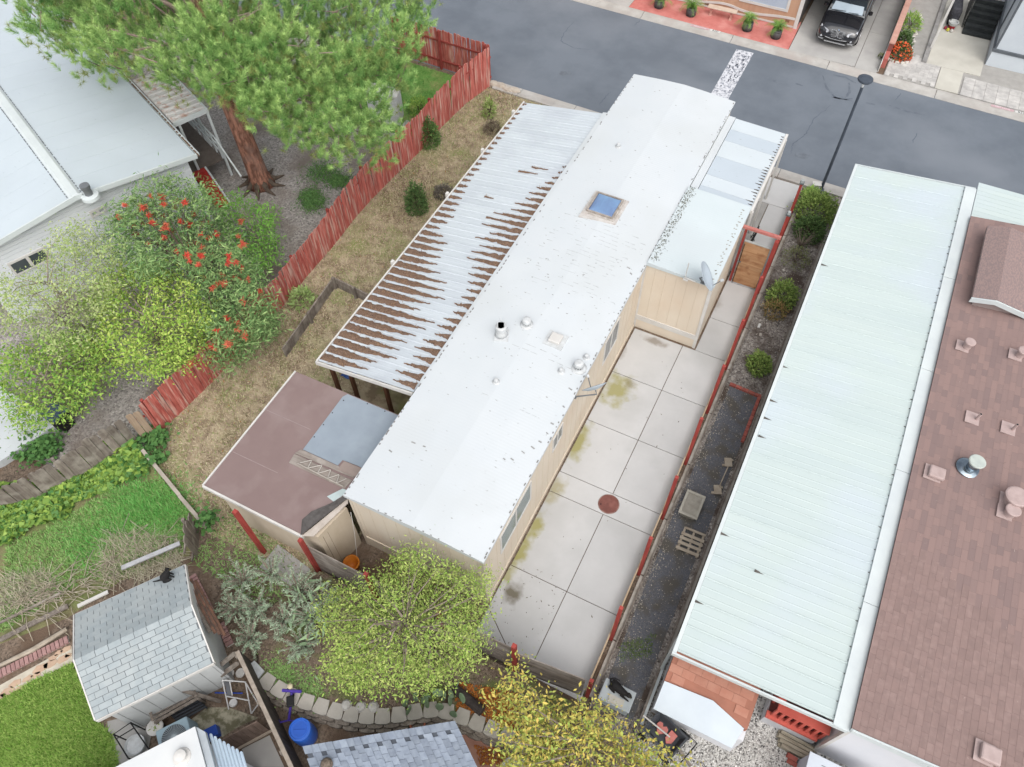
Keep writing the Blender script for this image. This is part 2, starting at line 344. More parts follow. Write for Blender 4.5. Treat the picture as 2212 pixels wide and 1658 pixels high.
for p, rx, ry, c, k in ((Q('c2', 960, 130), .75, .85, moss, .8), (Q('c2', 650, 570), .42, 1.0, moss, .85), (Q('c2', 450, 960), .4, .7, (170, 160, 110), .7), (Q('c2', 290, 1270), .33, .7, moss, .85), (Q('c2', 190, 1450), .33, .7, moss, .85), (Q('c3', 110, 225), .34, .5, (112, 104, 84), .9), (Q('c3', 80, 60), .25, .6, moss, .7), (Q('c1', 1280, 1320), .55, .25, mud, .8), (Q('c1', 1010, 1410), .2, .5, mud, .45), (Q('c1', 1800, 1010), .2, .5, mud, .45), (Q('c2', 1080, 90), .25, .3, (140, 130, 90), .6)):
    x, y = g(p); st.append((x, y, rx, ry, c, k))
patm = stained('patio_concrete', (216, 216, 216), (207, 207, 207), st)
pat = tag(bpy.data.objects.new('patio', None), kind='structure'); COL.objects.link(pat)
XL, XM, XR = -3.93, -2.17, -.645; ys = [4.72, 7.22, 9.85, 10.6, 12.7, 14.83, 16.9]; J = .011
for a, b in zip(ys[:-1], ys[1:]):
    for x0, x1 in ((XL, XM), (XM, XR)):
        if a == 9.85: continue
        if a == 4.72 and x0 == XL:
            MB().prism([(XL, 7.22-J), (XM-J, 7.22-J), (XM-J, 4.72), (-2.45, 4.72), (XL, 5.86)], 0, .03).build('slab', patm, pat)
            MB().prism([(XL, 5.83), (-2.49, 4.72), (XL, 4.72)], 0, .03).build('slab', patm, pat); continue
        MB().bb(x0+J, x1-J, a+J, b-J, 0, .03).build('slab', patm, pat)
MB().bb(XL, XR-J, 9.85+J, 10.6-J, 0, .03).build('slab', patm, pat)
for x0, x1, a, b in ((-1.73, XR, 16.9, 18.52), (-1.73, XR, 18.52, 20.46), (-1.73, XR, 20.46, 20.95), (-1.5, -.56, 20.95, 25.12), (-1.95, -.54, 25.12, 26.72)):
    MB().bb(x0+J, x1-J, a+J, b-J, 0, .03).build('slab', patm, pat)
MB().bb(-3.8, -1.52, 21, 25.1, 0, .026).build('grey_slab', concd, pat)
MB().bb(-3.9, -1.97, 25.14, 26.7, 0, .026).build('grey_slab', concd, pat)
# manhole cover
mh = thing('manhole_cover', (-2.15, 10.23, .03), 'round rusty brown manhole cover set in the concrete patio', 'manhole cover')
rust = mat('rusty_iron', (140, 90, 82), (120, 76, 70), 5, bump=.3, bscale=50, c3=(158, 106, 96), s3=3)
MB().lathe((-2.15, 10.23, .026), [(.325, 0), (.325, .012), (.30, .016)], 36).build('rim', mat('rust_rim', (118, 72, 64), (176, 150, 140), 6), mh)
MB().lathe((-2.15, 10.23, .03), [(.295, 0), (.295, .016), (.28, .018)], 36).build('lid', rust, mh)
MB().lathe((-2.36, 10.12, .047), [(.02, 0), (.02, .003)], 10).build('pry_hole', mat('hole_black', (20, 18, 18)), mh)
# ------------------------------------------------------------ lawns, beds, gravel
def fline(y):
    P = [(-16.1, 4), (-16.05, 6.2), (-15.9, 7.5), (-15.8, 8.6), (-15.68, 12.4), (-15.75, 13.9), (-15.75, 15.6), (-15.85, 17.2), (-15.85, 18.5), (-15.75, 20.1), (-15.6, 22), (-15.6, 23.6), (-15.45, 25.6), (-15.03, 27.4)]
    return float(np.interp(y, [p[1] for p in P], [p[0] for p in P]))
dry1, dry2, gr1, gr2 = (196, 180, 150), (158, 142, 110), (150, 166, 92), (116, 140, 66)
drym = mat('dry_grass_soil', (200, 184, 156), (152, 134, 112), 2.2, bump=.6, bscale=55, contrast=(.42, .58), c3=(158, 164, 108), s3=.7, bdist=.03)
lawn_poly = [(fline(y), y) for y in np.linspace(5.6, 27.1, 20)]+[(-8.3, 27), (-8.3, 4.4), (-12.5, 4.1), (-16, 5.5)]
tag(MB().sheet(lawn_poly, .004).build('dry_lawn', drym), kind='structure')
straw = mat('straw_blades', (234, 220, 188), (160, 138, 108), attr=1, rough=.9); greenb = mat('grass_blades', (140, 170, 84), (180, 194, 124), attr=1, rough=.8)
P = scatter(lawn_poly, 66000); P = P[~((P[:, 0] > -11.2) & (P[:, 1] > 10) & (P[:, 1] < 23))]
tag(blades(P, .095, .012, straw, 'dry_grass', .004, .75), 'short dry straw coloured grass along the red fence', 'grass', kind='stuff')
gp = P[(RN.random(len(P)) < np.clip(.22+.45*(np.sin(P[:, 0]*2.1+P[:, 1]*.9)*np.sin(P[:, 1]*1.3-P[:, 0]*.6) > .25)+.25*(P[:, 1] > 24), 0, 1))]
tag(blades(gp+RN.normal(size=gp.shape)*.05, .075, .011, greenb, 'green_grass', .004, .6), 'sparse green grass tufts in the dry lawn', 'grass', kind='stuff')
grav = gravel('grey_gravel', [(128, 122, 120), (168, 162, 158), (190, 184, 178), (146, 140, 136), (206, 200, 194)], 17, .9, patch=(140, 128, 120), pscale=.5)
gb = tag(MB().sheet([(-32, 3), (-16.2, 3.8)]+[(fline(y)-.05, y) for y in np.linspace(5, 27.2, 14)]+[(-32, 27)], .003).build('gravel_yard', grav), kind='structure')
green = mat('lawn_green', (122, 168, 84), (90, 140, 60), 3, bump=.6, bscale=50, c3=(168, 168, 110), s3=.7, bdist=.03)
lp2 = [(-24, 22.8), (-16.5, 22.4), (fline(24)-.1, 24), (fline(27)-.1, 27.2), (-24, 27.3)]
tag(MB().sheet(lp2, .007).build('green_lawn', green), kind='structure')
gl = mat('lush_blades', (112, 172, 84), (146, 190, 100), attr=1)
tag(blades(scatter(lp2, 9000), .09, .014, gl, 'lawn_grass', .007, .7), 'green lawn grass in the corner behind the red fence', 'grass', kind='stuff')
MB().prism([g(Q('b0', *p)) for p in ((1190, 1130), (1290, 990), (1340, 1010), (1230, 1160))], 0, .02).build('path_slab', conc, gb)
# lower-left overgrown yard
yl = [g(Q('a2', -300, 1080)), g(Q('a2', 100, 900)), g(Q('a2', 600, 800)), g(Q('a2', 1120, 560)), g(Q('a2', 1640, 1180)), g(Q('a2', 1560, 1500)), g(Q('a3', 1000, 120)), g(Q('a3', 560, 430)), g(Q('a3', -300, 760))]
tag(MB().sheet(yl, .006).build('overgrown_yard', mat('yard_soil', (150, 150, 104), (126, 116, 88), 2.5, bump=.6, bscale=50, c3=(120, 150, 76), s3=.6, bdist=.03)), kind='structure')
gg = mat('bright_blades', (122, 176, 84), (176, 204, 132), attr=1)
yg = [g(Q('a2', *p)) for p in ((60, 1420), (560, 1180), (900, 950), (1180, 900), (1330, 860), (1600, 1200), (1500, 1480), (1120, 1640), (700, 1700))]+[g(Q('a3', 0, 560))]
tag(blades(scatter(yg, 12000), .13, .014, gg, 'yard_grass', .006, .7), 'long green grass in the yard above the shingled shed', 'grass', kind='stuff')
pb = mat('pale_dead_grass', (226, 218, 194), (186, 178, 150), attr=1)
tag(blades(np.vstack([np.array(g(Q('a2', *c_)))+RN.normal(size=(n_, 2))*np.array((.5, .4)) for c_, n_ in (((1100, 1050), 1600), ((1340, 1150), 1700), ((1000, 1250), 1000), ((700, 1400), 900), ((1400, 1020), 700))]), .15, .013, mat('vivid_blades', (104, 190, 84), (150, 214, 120), attr=1), 'vivid_grass', .006, .7), 'vivid green grass next to the long plank', 'grass', kind='stuff')
yd_ = [g(Q('a2', *p)) for p in ((820, 1380), (1180, 1300), (1500, 1480), (1500, 1640), (850, 1700))]
tag(blades(np.vstack([scatter(yd_, 1200), scatter([g(Q('a3', *p)) for p in ((0, 100), (400, 60), (460, 180), (60, 400), (0, 380))], 800)]), .34, .012, pb, 'dead_grass', .006, .9), 'bleached dead grass and stalks beside the grey shed', 'grass', kind='stuff')
lw = [g(Q('a3', *p)) for p in ((-300, 1240), (0, 1110), (250, 960), (600, 800), (720, 1130), (820, 1290), (930, 1400), (1000, 1720), (-300, 1720))]
tag(MB().sheet(lw, .0065).build('clipped_lawn', mat('clipped_soil', (104, 140, 58), (82, 112, 48), 4, bump=.6, bscale=50, bdist=.03)), kind='structure')
lb = mat('clipped_blades', (124, 176, 64), (188, 212, 118), attr=1)
tag(blades(scatter(lw, 26000), .09, .013, lb, 'clipped_grass', .0065, .8), 'thick clipped green lawn beside the flagstone strip', 'grass', kind='stuff')
brownb = mat('brown_blades', (150, 124, 104), (104, 84, 70), attr=1, rough=.9)
bp2 = P[(np.sin(P[:, 0]*1.1+2)*np.sin(P[:, 1]*.8+1.3+P[:, 0]*.4) > .3) & (RN.random(len(P)) < .55)]   # pinkish brown worn patches
tag(blades(bp2+RN.normal(size=bp2.shape)*.04, .08, .012, brownb, 'withered_grass', .004, .9), 'withered brown patches in the dry lawn', 'grass', kind='stuff')
# planting strip between patio fence and right home
stripm = gravel('strip_gravel', [(96, 90, 88), (146, 138, 132), (178, 172, 166), (118, 108, 102), (204, 198, 190)], 20, .8, patch=(96, 84, 76), pscale=1.0)
tag(MB().sheet([(-.4, 4.2), (1.02, 4.2), (1.05, 27), (-.48, 26.8)], .004).build('planting_bed', stripm), kind='structure')
fab = gravel('black_fabric', [(96, 98, 105), (106, 108, 116), (118, 120, 127), (100, 102, 110), (138, 136, 133)], 55, .25, patch=(104, 100, 94), pscale=1.6)
tag(MB().sheet([(-.22, 4.9), (.72, 4.9), (.74, 8), (.8, 15.95), (-.2, 16.0), (-.3, 11)], .009).build('weed_fabric', fab), kind='structure')
chip = mat('pale_chips', (222, 214, 200), (150, 138, 122), attr=1)
Pc = np.vstack([scatter([(-.38, 5), (.95, 5), (.95, 26.5), (-.38, 26.5)], 2600), np.c_[RN.normal(-.2, .08, 700), RN.uniform(6, 16, 700)]]); Pc = Pc[(Pc[:, 0] > -.4)]
V, F = leaves(np.c_[Pc, np.full(len(Pc), .015)], .035, .5, 0, 3.)
tag(pobj('wood_chips', V, F, chip, None, RN.random(len(F))), 'pale dry leaves and chips strewn on the planting bed', 'litter', kind='stuff')
wg = gravel('white_gravel', [(60, 60, 60), (224, 222, 218), (238, 236, 232), (206, 202, 198), (90, 88, 86), (232, 230, 226)], 26, 1., patch=None)
tag(MB().sheet([(1.03, -3), (12, -3), (12, 6.9), (1.03, 7.4)], .005).build('white_gravel_yard', wg), kind='structure')
pebm = mat('white_pebbles', (240, 238, 234), (190, 186, 180), attr=1)
Pw = scatter([(1.0, 2.5), (5.2, 2.5), (4.8, 6.1), (1.0, 6.8)], 9000); V, F = leaves(np.c_[Pw, np.full(len(Pw), .02)], .045, .7, 0, 1.2)
tag(pobj('pebbles', V, F, pebm, None, RN.random(len(F))), 'loose white pebbles covering the yard by the tiled shed', 'pebbles', kind='stuff')
# ============================================================ MAIN HOME
cream = mat('cream_siding', (242, 230, 212), (235, 222, 203), .7, stretch=(1, 1, .4), bump=.1, bscale=30, c3=(234, 217, 196), s3=.5)
trimw = mat('white_trim', (236, 234, 230), (222, 219, 214), 2, rough=.6)
trimc = mat('cream_trim', (233, 221, 204), (224, 210, 190), 2, rough=.7)
def roofmat(name, c1, c2, speck=(150, 148, 144), lines=True, rough=.5):
    m = mat(name, c1, c2, .5, rough=rough, c3=tuple(int(v*.97) for v in c1), s3=.35, spec=.3); n = m.node_tree.nodes; L = m.node_tree.links; b = n['Principled BSDF']
    out = b.inputs['Base Color'].links[0].from_socket; geo = n.new('ShaderNodeNewGeometry')
    v = n.new('ShaderNodeTexNoise'); v.inputs['Scale'].default_value = 9; v.inputs['Detail'].default_value = 3
    mp = n.new('ShaderNodeMapping'); mp.inputs['Scale'].default_value = (.6, 1.8, 1); L.new(geo.outputs['Position'], mp.inputs[0]); L.new(mp.outputs[0], v.inputs['Vector'])
    mr = n.new('ShaderNodeMapRange'); mr.inputs['From Min'].default_value = .69; mr.inputs['From Max'].default_value = .78; mr.inputs['To Max'].default_value = .8; L.new(v.outputs['Fac'], mr.inputs[0])
    mx = n.new('ShaderNodeMix'); mx.data_type = 'RGBA'; mx.inputs['B'].default_value = lin(speck); L.new(mr.outputs[0], mx.inputs['Factor']); L.new(out, mx.inputs['A']); L.new(mx.outputs['Result'], b.inputs['Base Color'])
    if lines:
        wv = n.new('ShaderNodeTexWave'); wv.bands_direction = 'Y'; wv.inputs['Scale'].default_value = 3.2; wv.inputs['Distortion'].default_value = .3; L.new(geo.outputs['Position'], wv.inputs['Vector'])
        bp = n.new('ShaderNodeBump'); bp.inputs['Strength'].default_value = .10; bp.inputs['Distance'].default_value = .01; L.new(wv.outputs['Fac'], bp.inputs['Height']); L.new(bp.outputs[0], b.inputs['Normal'])
    return m
roofw = roofmat('white_roof', (227, 232, 235), (222, 228, 232))
glass = mat('window_glass', (96, 120, 122), (120, 142, 142), .8, rough=.08, spec=.8)
glassd = mat('dark_window_glass', (78, 88, 92), (100, 108, 110), .8, rough=.08, spec=.8)
dark = mat('dark_specks', (62, 58, 56)); black = mat('matt_black', (34, 34, 36), rough=.6); grey = mat('grey_metal', (150, 154, 158), (132, 136, 140), 4, rough=.5, metal=.4)
HX0, HX1, HY0, HY1, HZ = -8.05, -3.95, 5.88, 26.25, 3.2
home = thing('mobile_home', (-6, 16, 0), 'long single wide mobile home with bright white roof and cream siding', 'mobile home')
def wall_box(x0, x1, y0, y1, z0, z1, name='wall'): return MB().bb(x0, x1, y0, y1, z0, z1).build(name, cream, home)
wx0, wx1, wy0, wy1 = HX0+.07, HX1-.07, HY0+.07, HY1-.07
wf = wall_box(wx0, wx1, wy0, wy0+.1, 0, HZ); wr = wall_box(wx1-.1, wx1, wy0+.1, wy1-.1, 0, HZ); wall_box(wx0, wx0+.1, wy0+.1, wy1-.1, 0, HZ); wall_box(wx0, wx1, wy1-.1, wy1, 0, HZ)
seam = mat('siding_seam', (232, 216, 194))
m = MB()
for i in range(10): m.bb(wx0+.4*i+.2, wx0+.4*i+.212, wy0-.004, wy0, .6, HZ-.12)
m.build('seams', seam, wf)
m = MB()
for i in range(27): m.bb(wx1, wx1+.004, wy0+.4*i+.3, wy0+.4*i+.312, .2, HZ-.12)
m.build('seams', seam, wr)
for nm, a in (('corner_trim', (wx1-.06, wx1+.012, wy0-.012, wy0+.08)), ('corner_trim', (wx0-.012, wx0+.08, wy0-.012, wy0+.08))): MB().bb(*a, 0, HZ-.02).build(nm, trimc, home)
MB().bb(wx1, wx1+.035, wy0+.1, 16.93, 0, .16).build('base_trim', trimc, home)
MB().bb(wx0+.1, wx1-.08, wy0-.03, wy0, .52, .66).build('base_trim', trimc, home)
MB().bb(wx1, wx1+.02, wy0+.1, 16.93, 3.02, 3.12).build('eave_trim', trimw, home)
MB().bb(wx0+.1, wx1-.08, wy0-.02, wy0, 3.0, 3.12).build('eave_trim', trimw, home)
# roof: shallow curved cross section
sec = [(HX0, HZ-.1), (HX0, HZ), (-7.5, HZ+.045), (-6.8, HZ+.095), (-6.0, HZ+.13), (-5.2, HZ+.095), (-4.5, HZ+.045), (HX1, HZ), (HX1, HZ-.1)]
roof = MB().loft([[(x, y, z) for x, z in sec] for y in (HY0, 12.6, 19, HY1)]).build('roof', roofw, home)
def zroof(x): return float(np.interp(x, [s[0] for s in sec[1:-1]], [s[1] for s in sec[1:-1]]))
m = MB()
for y in np.arange(HY0+.1, HY1, .16):
    for x, q in ((HX0+.03, .9), (HX1-.03, .9)):
        if random.random() < .5: m.box((x+random.uniform(-.01, .01), y+random.uniform(-.05, .05), zroof(x)+.006), (.03, random.uniform(.03, .09), .012))
for x in np.arange(HX0+.2, HX1, .22):
    if random.random() < .6: m.box((x, HY0+.02, zroof(x)+.004), (random.uniform(.03, .07), .025, .01))
tag(m.build('edge_screws', mat('screw_grey', (150, 148, 146)), roof), kind='stuff')
# torn seams near the right eave, stray flecks and cross-wise sealant ridges
m = MB()
for p in [('c2', 590, 115), ('c2', 535, 260), ('c2', 400, 480), ('c2', 340, 550), ('c2', 110, 700), ('c2', 45, 700), ('c2', 280, 600), ('b2', 1160, 630), ('b2', 1440, 600), ('b2', 1350, 565), ('c1', 1070, 700), ('c1', 1090, 745), ('c2', 440, 400), ('c2', 200, 640)]:
    x, y = g(Q(*p), 3.28); m.box((x, y, zroof(x)+.006), (random.uniform(.06, .14), random.uniform(.02, .04), .012), random.uniform(-.5, .1))
for i in range(130):
    x = random.uniform(HX0+.2, HX1-.1); y = random.uniform(HY0+.3, HY1-.2) if random.random() < .4 else random.gauss(14.5, 2.2)
    if not (HY0+.2 < y < HY1-.2): continue
    m.box((x, y, zroof(x)+.003), (random.uniform(.015, .06), random.uniform(.01, .025), .006), random.uniform(-.4, .4))
tag(m.build('roof_flecks', mat('fleck', (150, 150, 148), (180, 180, 178), 6), roof), kind='stuff')
m = MB()
for y in list(np.arange(14.6, 18.2, .17))+[12.1, 12.3, 10.2]:
    xa = random.uniform(-7.6, -6.2); xb = random.uniform(-5.2, -4.1); k = 10
    for i in range(k):
        a = xa+(xb-xa)*i/k; b2 = xa+(xb-xa)*(i+1)/k
        if random.random() < .38: m.bb(a, b2, y, y+.012, zroof((a+b2)/2)-.02, zroof((a+b2)/2)+.004)
tag(m.build('sealant_lines', mat('sealant_grey', (214, 220, 222), (190, 192, 192), 5), roof), kind='stuff')
# skylight
sk = MB(); x0, x1, y0, y1 = -6.58, -5.64, 18.14, 19.14
sk.prism([(x0-.06, y0-.06), (x1+.06, y0-.06), (x1+.06, y1+.06), (x0-.06, y1+.06)], zroof(-6.1)-.1, zroof(-6.1)+.05)
sko = MB().prism([(x0-.14, y0-.3), (x1+.16, y0-.14), (x1+.16, y1+.1), (x0-.12, y1+.1)], zroof(-6.1)-.12, zroof(-6.1)+.012).build('skylight', mat('flashing', (226, 222, 218), (200, 192, 186), 4, contrast=(.4, .6)), home)
sk.build('curb', mat('skylight_curb', (216, 210, 204), (176, 168, 160), 7), sko)
zk = zroof(-6.1)+.05
fr = MB(); t = .05
fr.bb(x0, x1, y0, y0+t, zk, zk+.06).bb(x0, x1, y1-t, y1, zk, zk+.06).bb(x0, x0+t, y0+t, y1-t, zk, zk+.06).bb(x1-t, x1, y0+t, y1-t, zk, zk+.06)
fr.build('frame', mat('bronze_frame', (196, 186, 176), (150, 140, 132), 5, rough=.5), sko)
R = []
for (s, z) in ((0, .0), (.04, .035), (.12, .055), (.3, .07)):
    a, b_, c, d = x0+t+s, x1-t-s, y0+t+s, y1-t-s; R.append([(a, c, zk+.02+z), (b_, c, zk+.02+z), (b_, d, zk+.02+z), (a, d, zk+.02+z)])
MB().loft(R).build('dome_pane', mat('skylight_glass', (140, 186, 226), (108, 112, 158), .6, rough=.12, spec=.7, contrast=(.35, .7), stretch=(1, .6, 1)), sko)  # blue of the reflected sky is put into the pane colour
# roof vents
vw = mat('vent_white', (228, 232, 234), (206, 208, 208), 9, rough=.6); vg = mat('vent_grey', (120, 122, 124))  # vent white, and a plain mid grey for the pipes
def vent_cap(x, y, r, h, name='roof_vent', base=.2):
    z = zroof(x)-.03
    o = MB().lathe((x, y, z), [(base, 0), (base, .04), (r*.8, .06)], 18).build(name, vw, home, True)
    MB().lathe((x, y, z+.05), [(r*.7, 0), (r*.7, h*.6)], 16).build('pipe', vg, o)
    m = MB().lathe((x, y, z+.05+h*.45), [(r, 0), (r*1.05, h*.2), (r*.95, h*.45), (r*.5, h*.55)], 18)
    for k in range(12):
        an = k*math.pi/6; m.box((x+r*.92*math.cos(an), y+r*.92*math.sin(an), z+.05+h*.3), (.018, .03, h*.3), an)
    m.build('cap', vw, o); return o
vent_cap(-6.24, 12.96, .13, .24); vent_cap(-4.24, 12.25, .14, .26, base=.24)
for x, y, r in ((-4.63, 11.9, .06), (-4.19, 12.69, .06), (-6.1, 10.71, .06), (*g(Q('c0', 985, 1195), 3.36), .06)): vent_cap(x, y, r, .12, 'plumbing_vent', .11)
x, y = -6.75, 12.3; z = zroof(x)-.02
o = MB().box((x+.02, y-.02, z+.02), (.42, .46, .06), .35).build('flue', vw, home)
MB().lathe((x, y, z+.04), [(.2, 0), (.16, .12), (.13, .2), (.13, .42)], 18).build('pipe', vw, o, True)
MB().lathe((x, y, z+.32), [(.17, 0), (.17, .1), (.14, .12)], 18).build('collar', vw, o)
MB().lathe((x, y, z+.44), [(.12, 0), (.12, .02)], 18).build('flue_opening', mat('flue_brown', (128, 106, 100), (96, 80, 76), 12), o)  # brownish disc closing the open flue top
m = MB()
for k in range(3): m.box((x+.12*math.cos(2.1*k), y+.12*math.sin(2.1*k), z+.55), (.03, .015, .24), 2.1*k)
m.build('bracket', vw, o)
x, y = -5.23, 12.82; z = zroof(x)
o = MB().box((x, y, z+.0), (.6, .56, .05)).build('square_vent', vw, home); MB().box((x, y, z+.08), (.36, .34, .12)).build('cover', trimw, o, bevel=.03)
# windows in the right wall
def xwin(y0, y1, z0, z1, n, gm, fw=.05):
    o = MB(); X = wx1
    o.bb(X, X+.03, y0-fw, y1+fw, z0-fw, z0).bb(X, X+.03, y0-fw, y1+fw, z1, z1+fw).bb(X, X+.03, y0-fw, y0, z0, z1).bb(X, X+.03, y1, y1+fw, z0, z1)
    for k in range(1, n): yy = y0+(y1-y0)*k/n; o.bb(X, X+.028, yy-.03, yy+.03, z0, z1)
    o = o.build('window', trimw, home)
    for k in range(n):
        a = y0+(y1-y0)*k/n+(.03 if k else 0); b = y0+(y1-y0)*(k+1)/n-(.03 if k < n-1 else 0)
        MB().bb(X+.002, X+.012, a, b, z0, z1).build('pane', gm, o)
xwin(13.85, 14.92, 1.62, 2.66, 2, glassd); xwin(10.1, 10.67, 2.02, 2.62, 2, glassd); xwin(6.9, 8.6, 1.65, 2.6, 2, glass, .07)
# ---- addition
ax0, ax1, ay0, ay1 = -3.95, -1.73, 16.95, 20.93
add = MB().bb(wx1, ax1-.06, ay0+.05, ay1-.05, 0, 3.12).build('addition', cream, home)
MB().prism([(ax0+.0, ay0), (ax1, ay0), (ax1, ay1), (ax0, ay1)], 3.12, lambda p: 3.26 if p[0] < -3 else 3.2).build('addition_roof', roofmat('white_roof_add', (224, 234, 237), (218, 229, 232), speck=(170, 172, 160), lines=True), add)
MB().bb(wx1+.03, ax1-.14, ay0+.02, ay0+.05, .44, .66).build('band', trimw, add)
for a in ((ax1-.14, ax1-.04, ay0+.025, ay0+.14), (wx1+.0, wx1+.06, ay0+.03, ay0+.05), (ax1-.055, ax1-.04, ay1-.2, ay1-.06)): MB().bb(*a, 0, 3.11).build('corner_trim', trimw, add)
m = MB()
for i in range(1, 6): m.bb(wx1+.36*i, wx1+.36*i+.01, ay0+.046, ay0+.05, .7, 3.0)
m.build('seams', seam, add)
m = MB()
for y in np.arange(ay0+.1, ay1-.1, .2):
    for k in range(2): m.box((ax1-.12-random.random()*.12, y+random.uniform(-.05, .05), 3.207), (.045, .03, .012), random.random())
tag(m.build('edge_screws', mat('screw_grey2', (176, 172, 160)), add), kind='stuff')
Pm = np.c_[RN.normal(-3.82, .08, 480), RN.uniform(17.1, 20.9, 480)]; Pm = Pm[(Pm[:, 0] > -3.94)]
V, F = leaves(np.c_[Pm, np.full(len(Pm), 3.27)], .045, .5, 0, 2.)
tag(pobj('gutter_litter', V, F, mat('grey_moss', (88, 88, 76), (150, 150, 138), attr=1), add, RN.random(len(F))), kind='stuff')
# ---- carport on the road side
cp = thing('carport', (-2.8, 23.2, 0), 'white and grey panelled carport roof joined to the home by the road', 'carport')
pw1 = roofmat('carport_white', (224, 233, 238), (219, 228, 234), lines=True); pw2 = roofmat('carport_grey', (208, 219, 228), (203, 214, 223), lines=True)
yb = [20.97, 21.42, 22.05, 23.14, 24.1, 24.8, 25.5]
for i in range(6): MB().prism([(-3.66, yb[i]+.004), (-1.76, yb[i]+.004), (-1.76, yb[i+1]-.004), (-3.66, yb[i+1]-.004)], lambda p: 2.99 if p[0] < -3 else 2.93, lambda p: 3.05 if p[0] < -3 else 2.99).build('roof_panel', (pw2, pw1)[i % 2], cp)
MB().bb(-3.94, -3.68, 20.97, 25.5, 2.96, 3.08).build('flashing', roofw, cp)
MB().bb(-1.75, -1.66, 20.97, 25.5, 2.86, 3.0).build('gutter', trimw, cp)
for y in (21.1, 23.2, 25.35): MB().bb(-1.72, -1.64, y-.04, y+.04, 0, 2.86).build('post', trimw, cp)
m = MB()
for y in np.arange(21.1, 25.3, .16):
    l = random.uniform(.05, .26)*(1.2 if y < 23.5 else .6); m.prism([(-1.78, y-.035), (-1.78, y+.035), (-1.78-l, y+.012), (-1.78-l*.9, y-.005)], 2.985, 3.0)
tag(m.build('gutter_debris', mat('dark_litter', (84, 80, 76), (110, 104, 98), 9), cp), kind='stuff')
# folded garden chair under its edge
ch = thing('garden_chair', (-1.45, 22.4, .03), 'dark folded garden chair with curved frame leaning below the carport gutter', 'chair')
pts = [g3(Q('d1', -20+a, 190+b), .35+z) for a, b, z in ((0, 0, .9), (18, 30, .85), (20, 90, .6), (5, 160, .3), (-20, 200, .02))]
c0 = np.array((-1.5, 22.3, .03)); arc = [(-1.58, 22.95, .05), (-1.5, 22.95, .5), (-1.42, 22.8, .85), (-1.38, 22.4, 1.0), (-1.42, 22.0, .85), (-1.5, 21.8, .5), (-1.58, 21.8, .05)]
MB().tube(arc, .018, 6).build('frame', black, ch); MB().tube([(-1.42, 22.85, .05), (-1.5, 22.6, .55), (-1.55, 22.1, .9)], .016, 6).build('cross_tube', black, ch)
MB().add([(-1.55, 22.75, .12), (-1.46, 22.75, .6), (-1.41, 22.4, .92), (-1.43, 22.05, .75), (-1.53, 21.9, .35), (-1.56, 22.1, .08)], [(0, 1, 2, 3, 4, 5)]).build('sling', mat('dark_sling', (70, 62, 62), (52, 46, 46), 12), ch)
# ---- satellite dishes
def rotto(n, up=(0, 0, 1)):
    n = np.array(n, float); n /= np.linalg.norm(n); u = np.array(up, float); a = np.cross(u, n); a /= np.linalg.norm(a); b = np.cross(n, a); return np.stack([a, b, n], 1)
dishm = mat('dish_grey', (196, 208, 218), (186, 198, 208), 2, rough=.45)
def dish(c, n, r, foot, label, arm):
    root = thing('satellite_dish', foot, label, 'satellite dish'); M = rotto(n); c = np.array(c)
    MB().lathe(c, [(.02, -.05), (r*.55, -.025), (r*.9, .03), (r, .05), (r*.98, .058), (r*.85, .035), (r*.5, -.01), (.02, -.03)], 32, M).build('reflector', dishm, root, True)
    back = c-M[:, 2]*.06; MB().tube([back, back-M[:, 2]*.12, foot], .022, 8).build('mast', grey, root)
    e = c+M[:, 2]*.38-M[:, 1]*r*.75; MB().tube([c-M[:, 1]*r*.98+M[:, 2]*.04, e], .014, 6).build('feed_arm', grey, root)
    MB().box(e, (.06, .06, .09), M=M).build('receiver', vw, root)
    MB().box(foot, (.14, .1, .03)).build('mounting_plate', grey, root); return root
n1 = .78*CR-.5*CF-.2*CD
dc = g3(Q('c1', 1702, 778), 3.72); dish(dc, n1, .47, (dc[0]-.05, 16.94, 3.215), 'pale grey satellite dish standing on the corner of the addition roof', 0)
n2 = -.30*CR-.93*CD+.02*CF
dc = g3(Q('c2', 790, 118), 3.35); dish(dc, n2, .36, (-4.005, 11.46, 2.95), 'satellite dish bolted to the cream side wall of the home', 0)
an = thing('roof_antenna', g3(Q('c1', 1535, 800), 3.2), 'thin white roof antenna pole beside the larger satellite dish', 'antenna')
b_ = np.array(g3(Q('c1', 1530, 805), 3.2)); MB().tube([b_, b_+np.array((0, 0, .75))], .015, 6).build('pole', trimw, an); MB().tube([b_+np.array((0, 0, .1)), b_+np.array((.35, 0, .06))], .02, 6).build('rail', trimw, an)
MB().box(b_+np.array((.03, 0, .02)), (.16, .08, .04)).build('foot', trimw, an)
# ============================================================ LEFT AWNING with needle litter
aw = thing('patio_awning', (-9.8, 16.5, 0), 'white ribbed metal patio awning on the fence side of the home, strewn with brown litter', 'awning')
def zaw(x): return 3.1+(x+8.1)*(.55/3.4)
AX0, AX1, AY0, AY1 = -11.5, -8.1, 9.5, 23.55; PT = .327; NP = 43
awm = mat('awning_white', (222, 230, 236), (212, 220, 227), .6, stretch=(.5, 2, 1), rough=.45, rnd=.02, c3=(205, 212, 220), s3=.5)
pan = MB(); L = AX1-AX0
sc = [(0, 0), (.015, 0), (.03, .022), (.06, .022), (.075, 0), (.19, 0), (.2, .006), (.215, 0), (PT-.003, 0)]
sc = [(y, z+.012) for y, z in sc]+[(PT-.003, 0), (0, 0)]
pan.loft([[(x, y, z+zaw(x)-zaw(AX0)) for y, z in sc] for x in (0+AX0, AX1)])
pme = pan.mesh('awning_panel', (AX0, 0, 0)); pme.materials.append(awm)
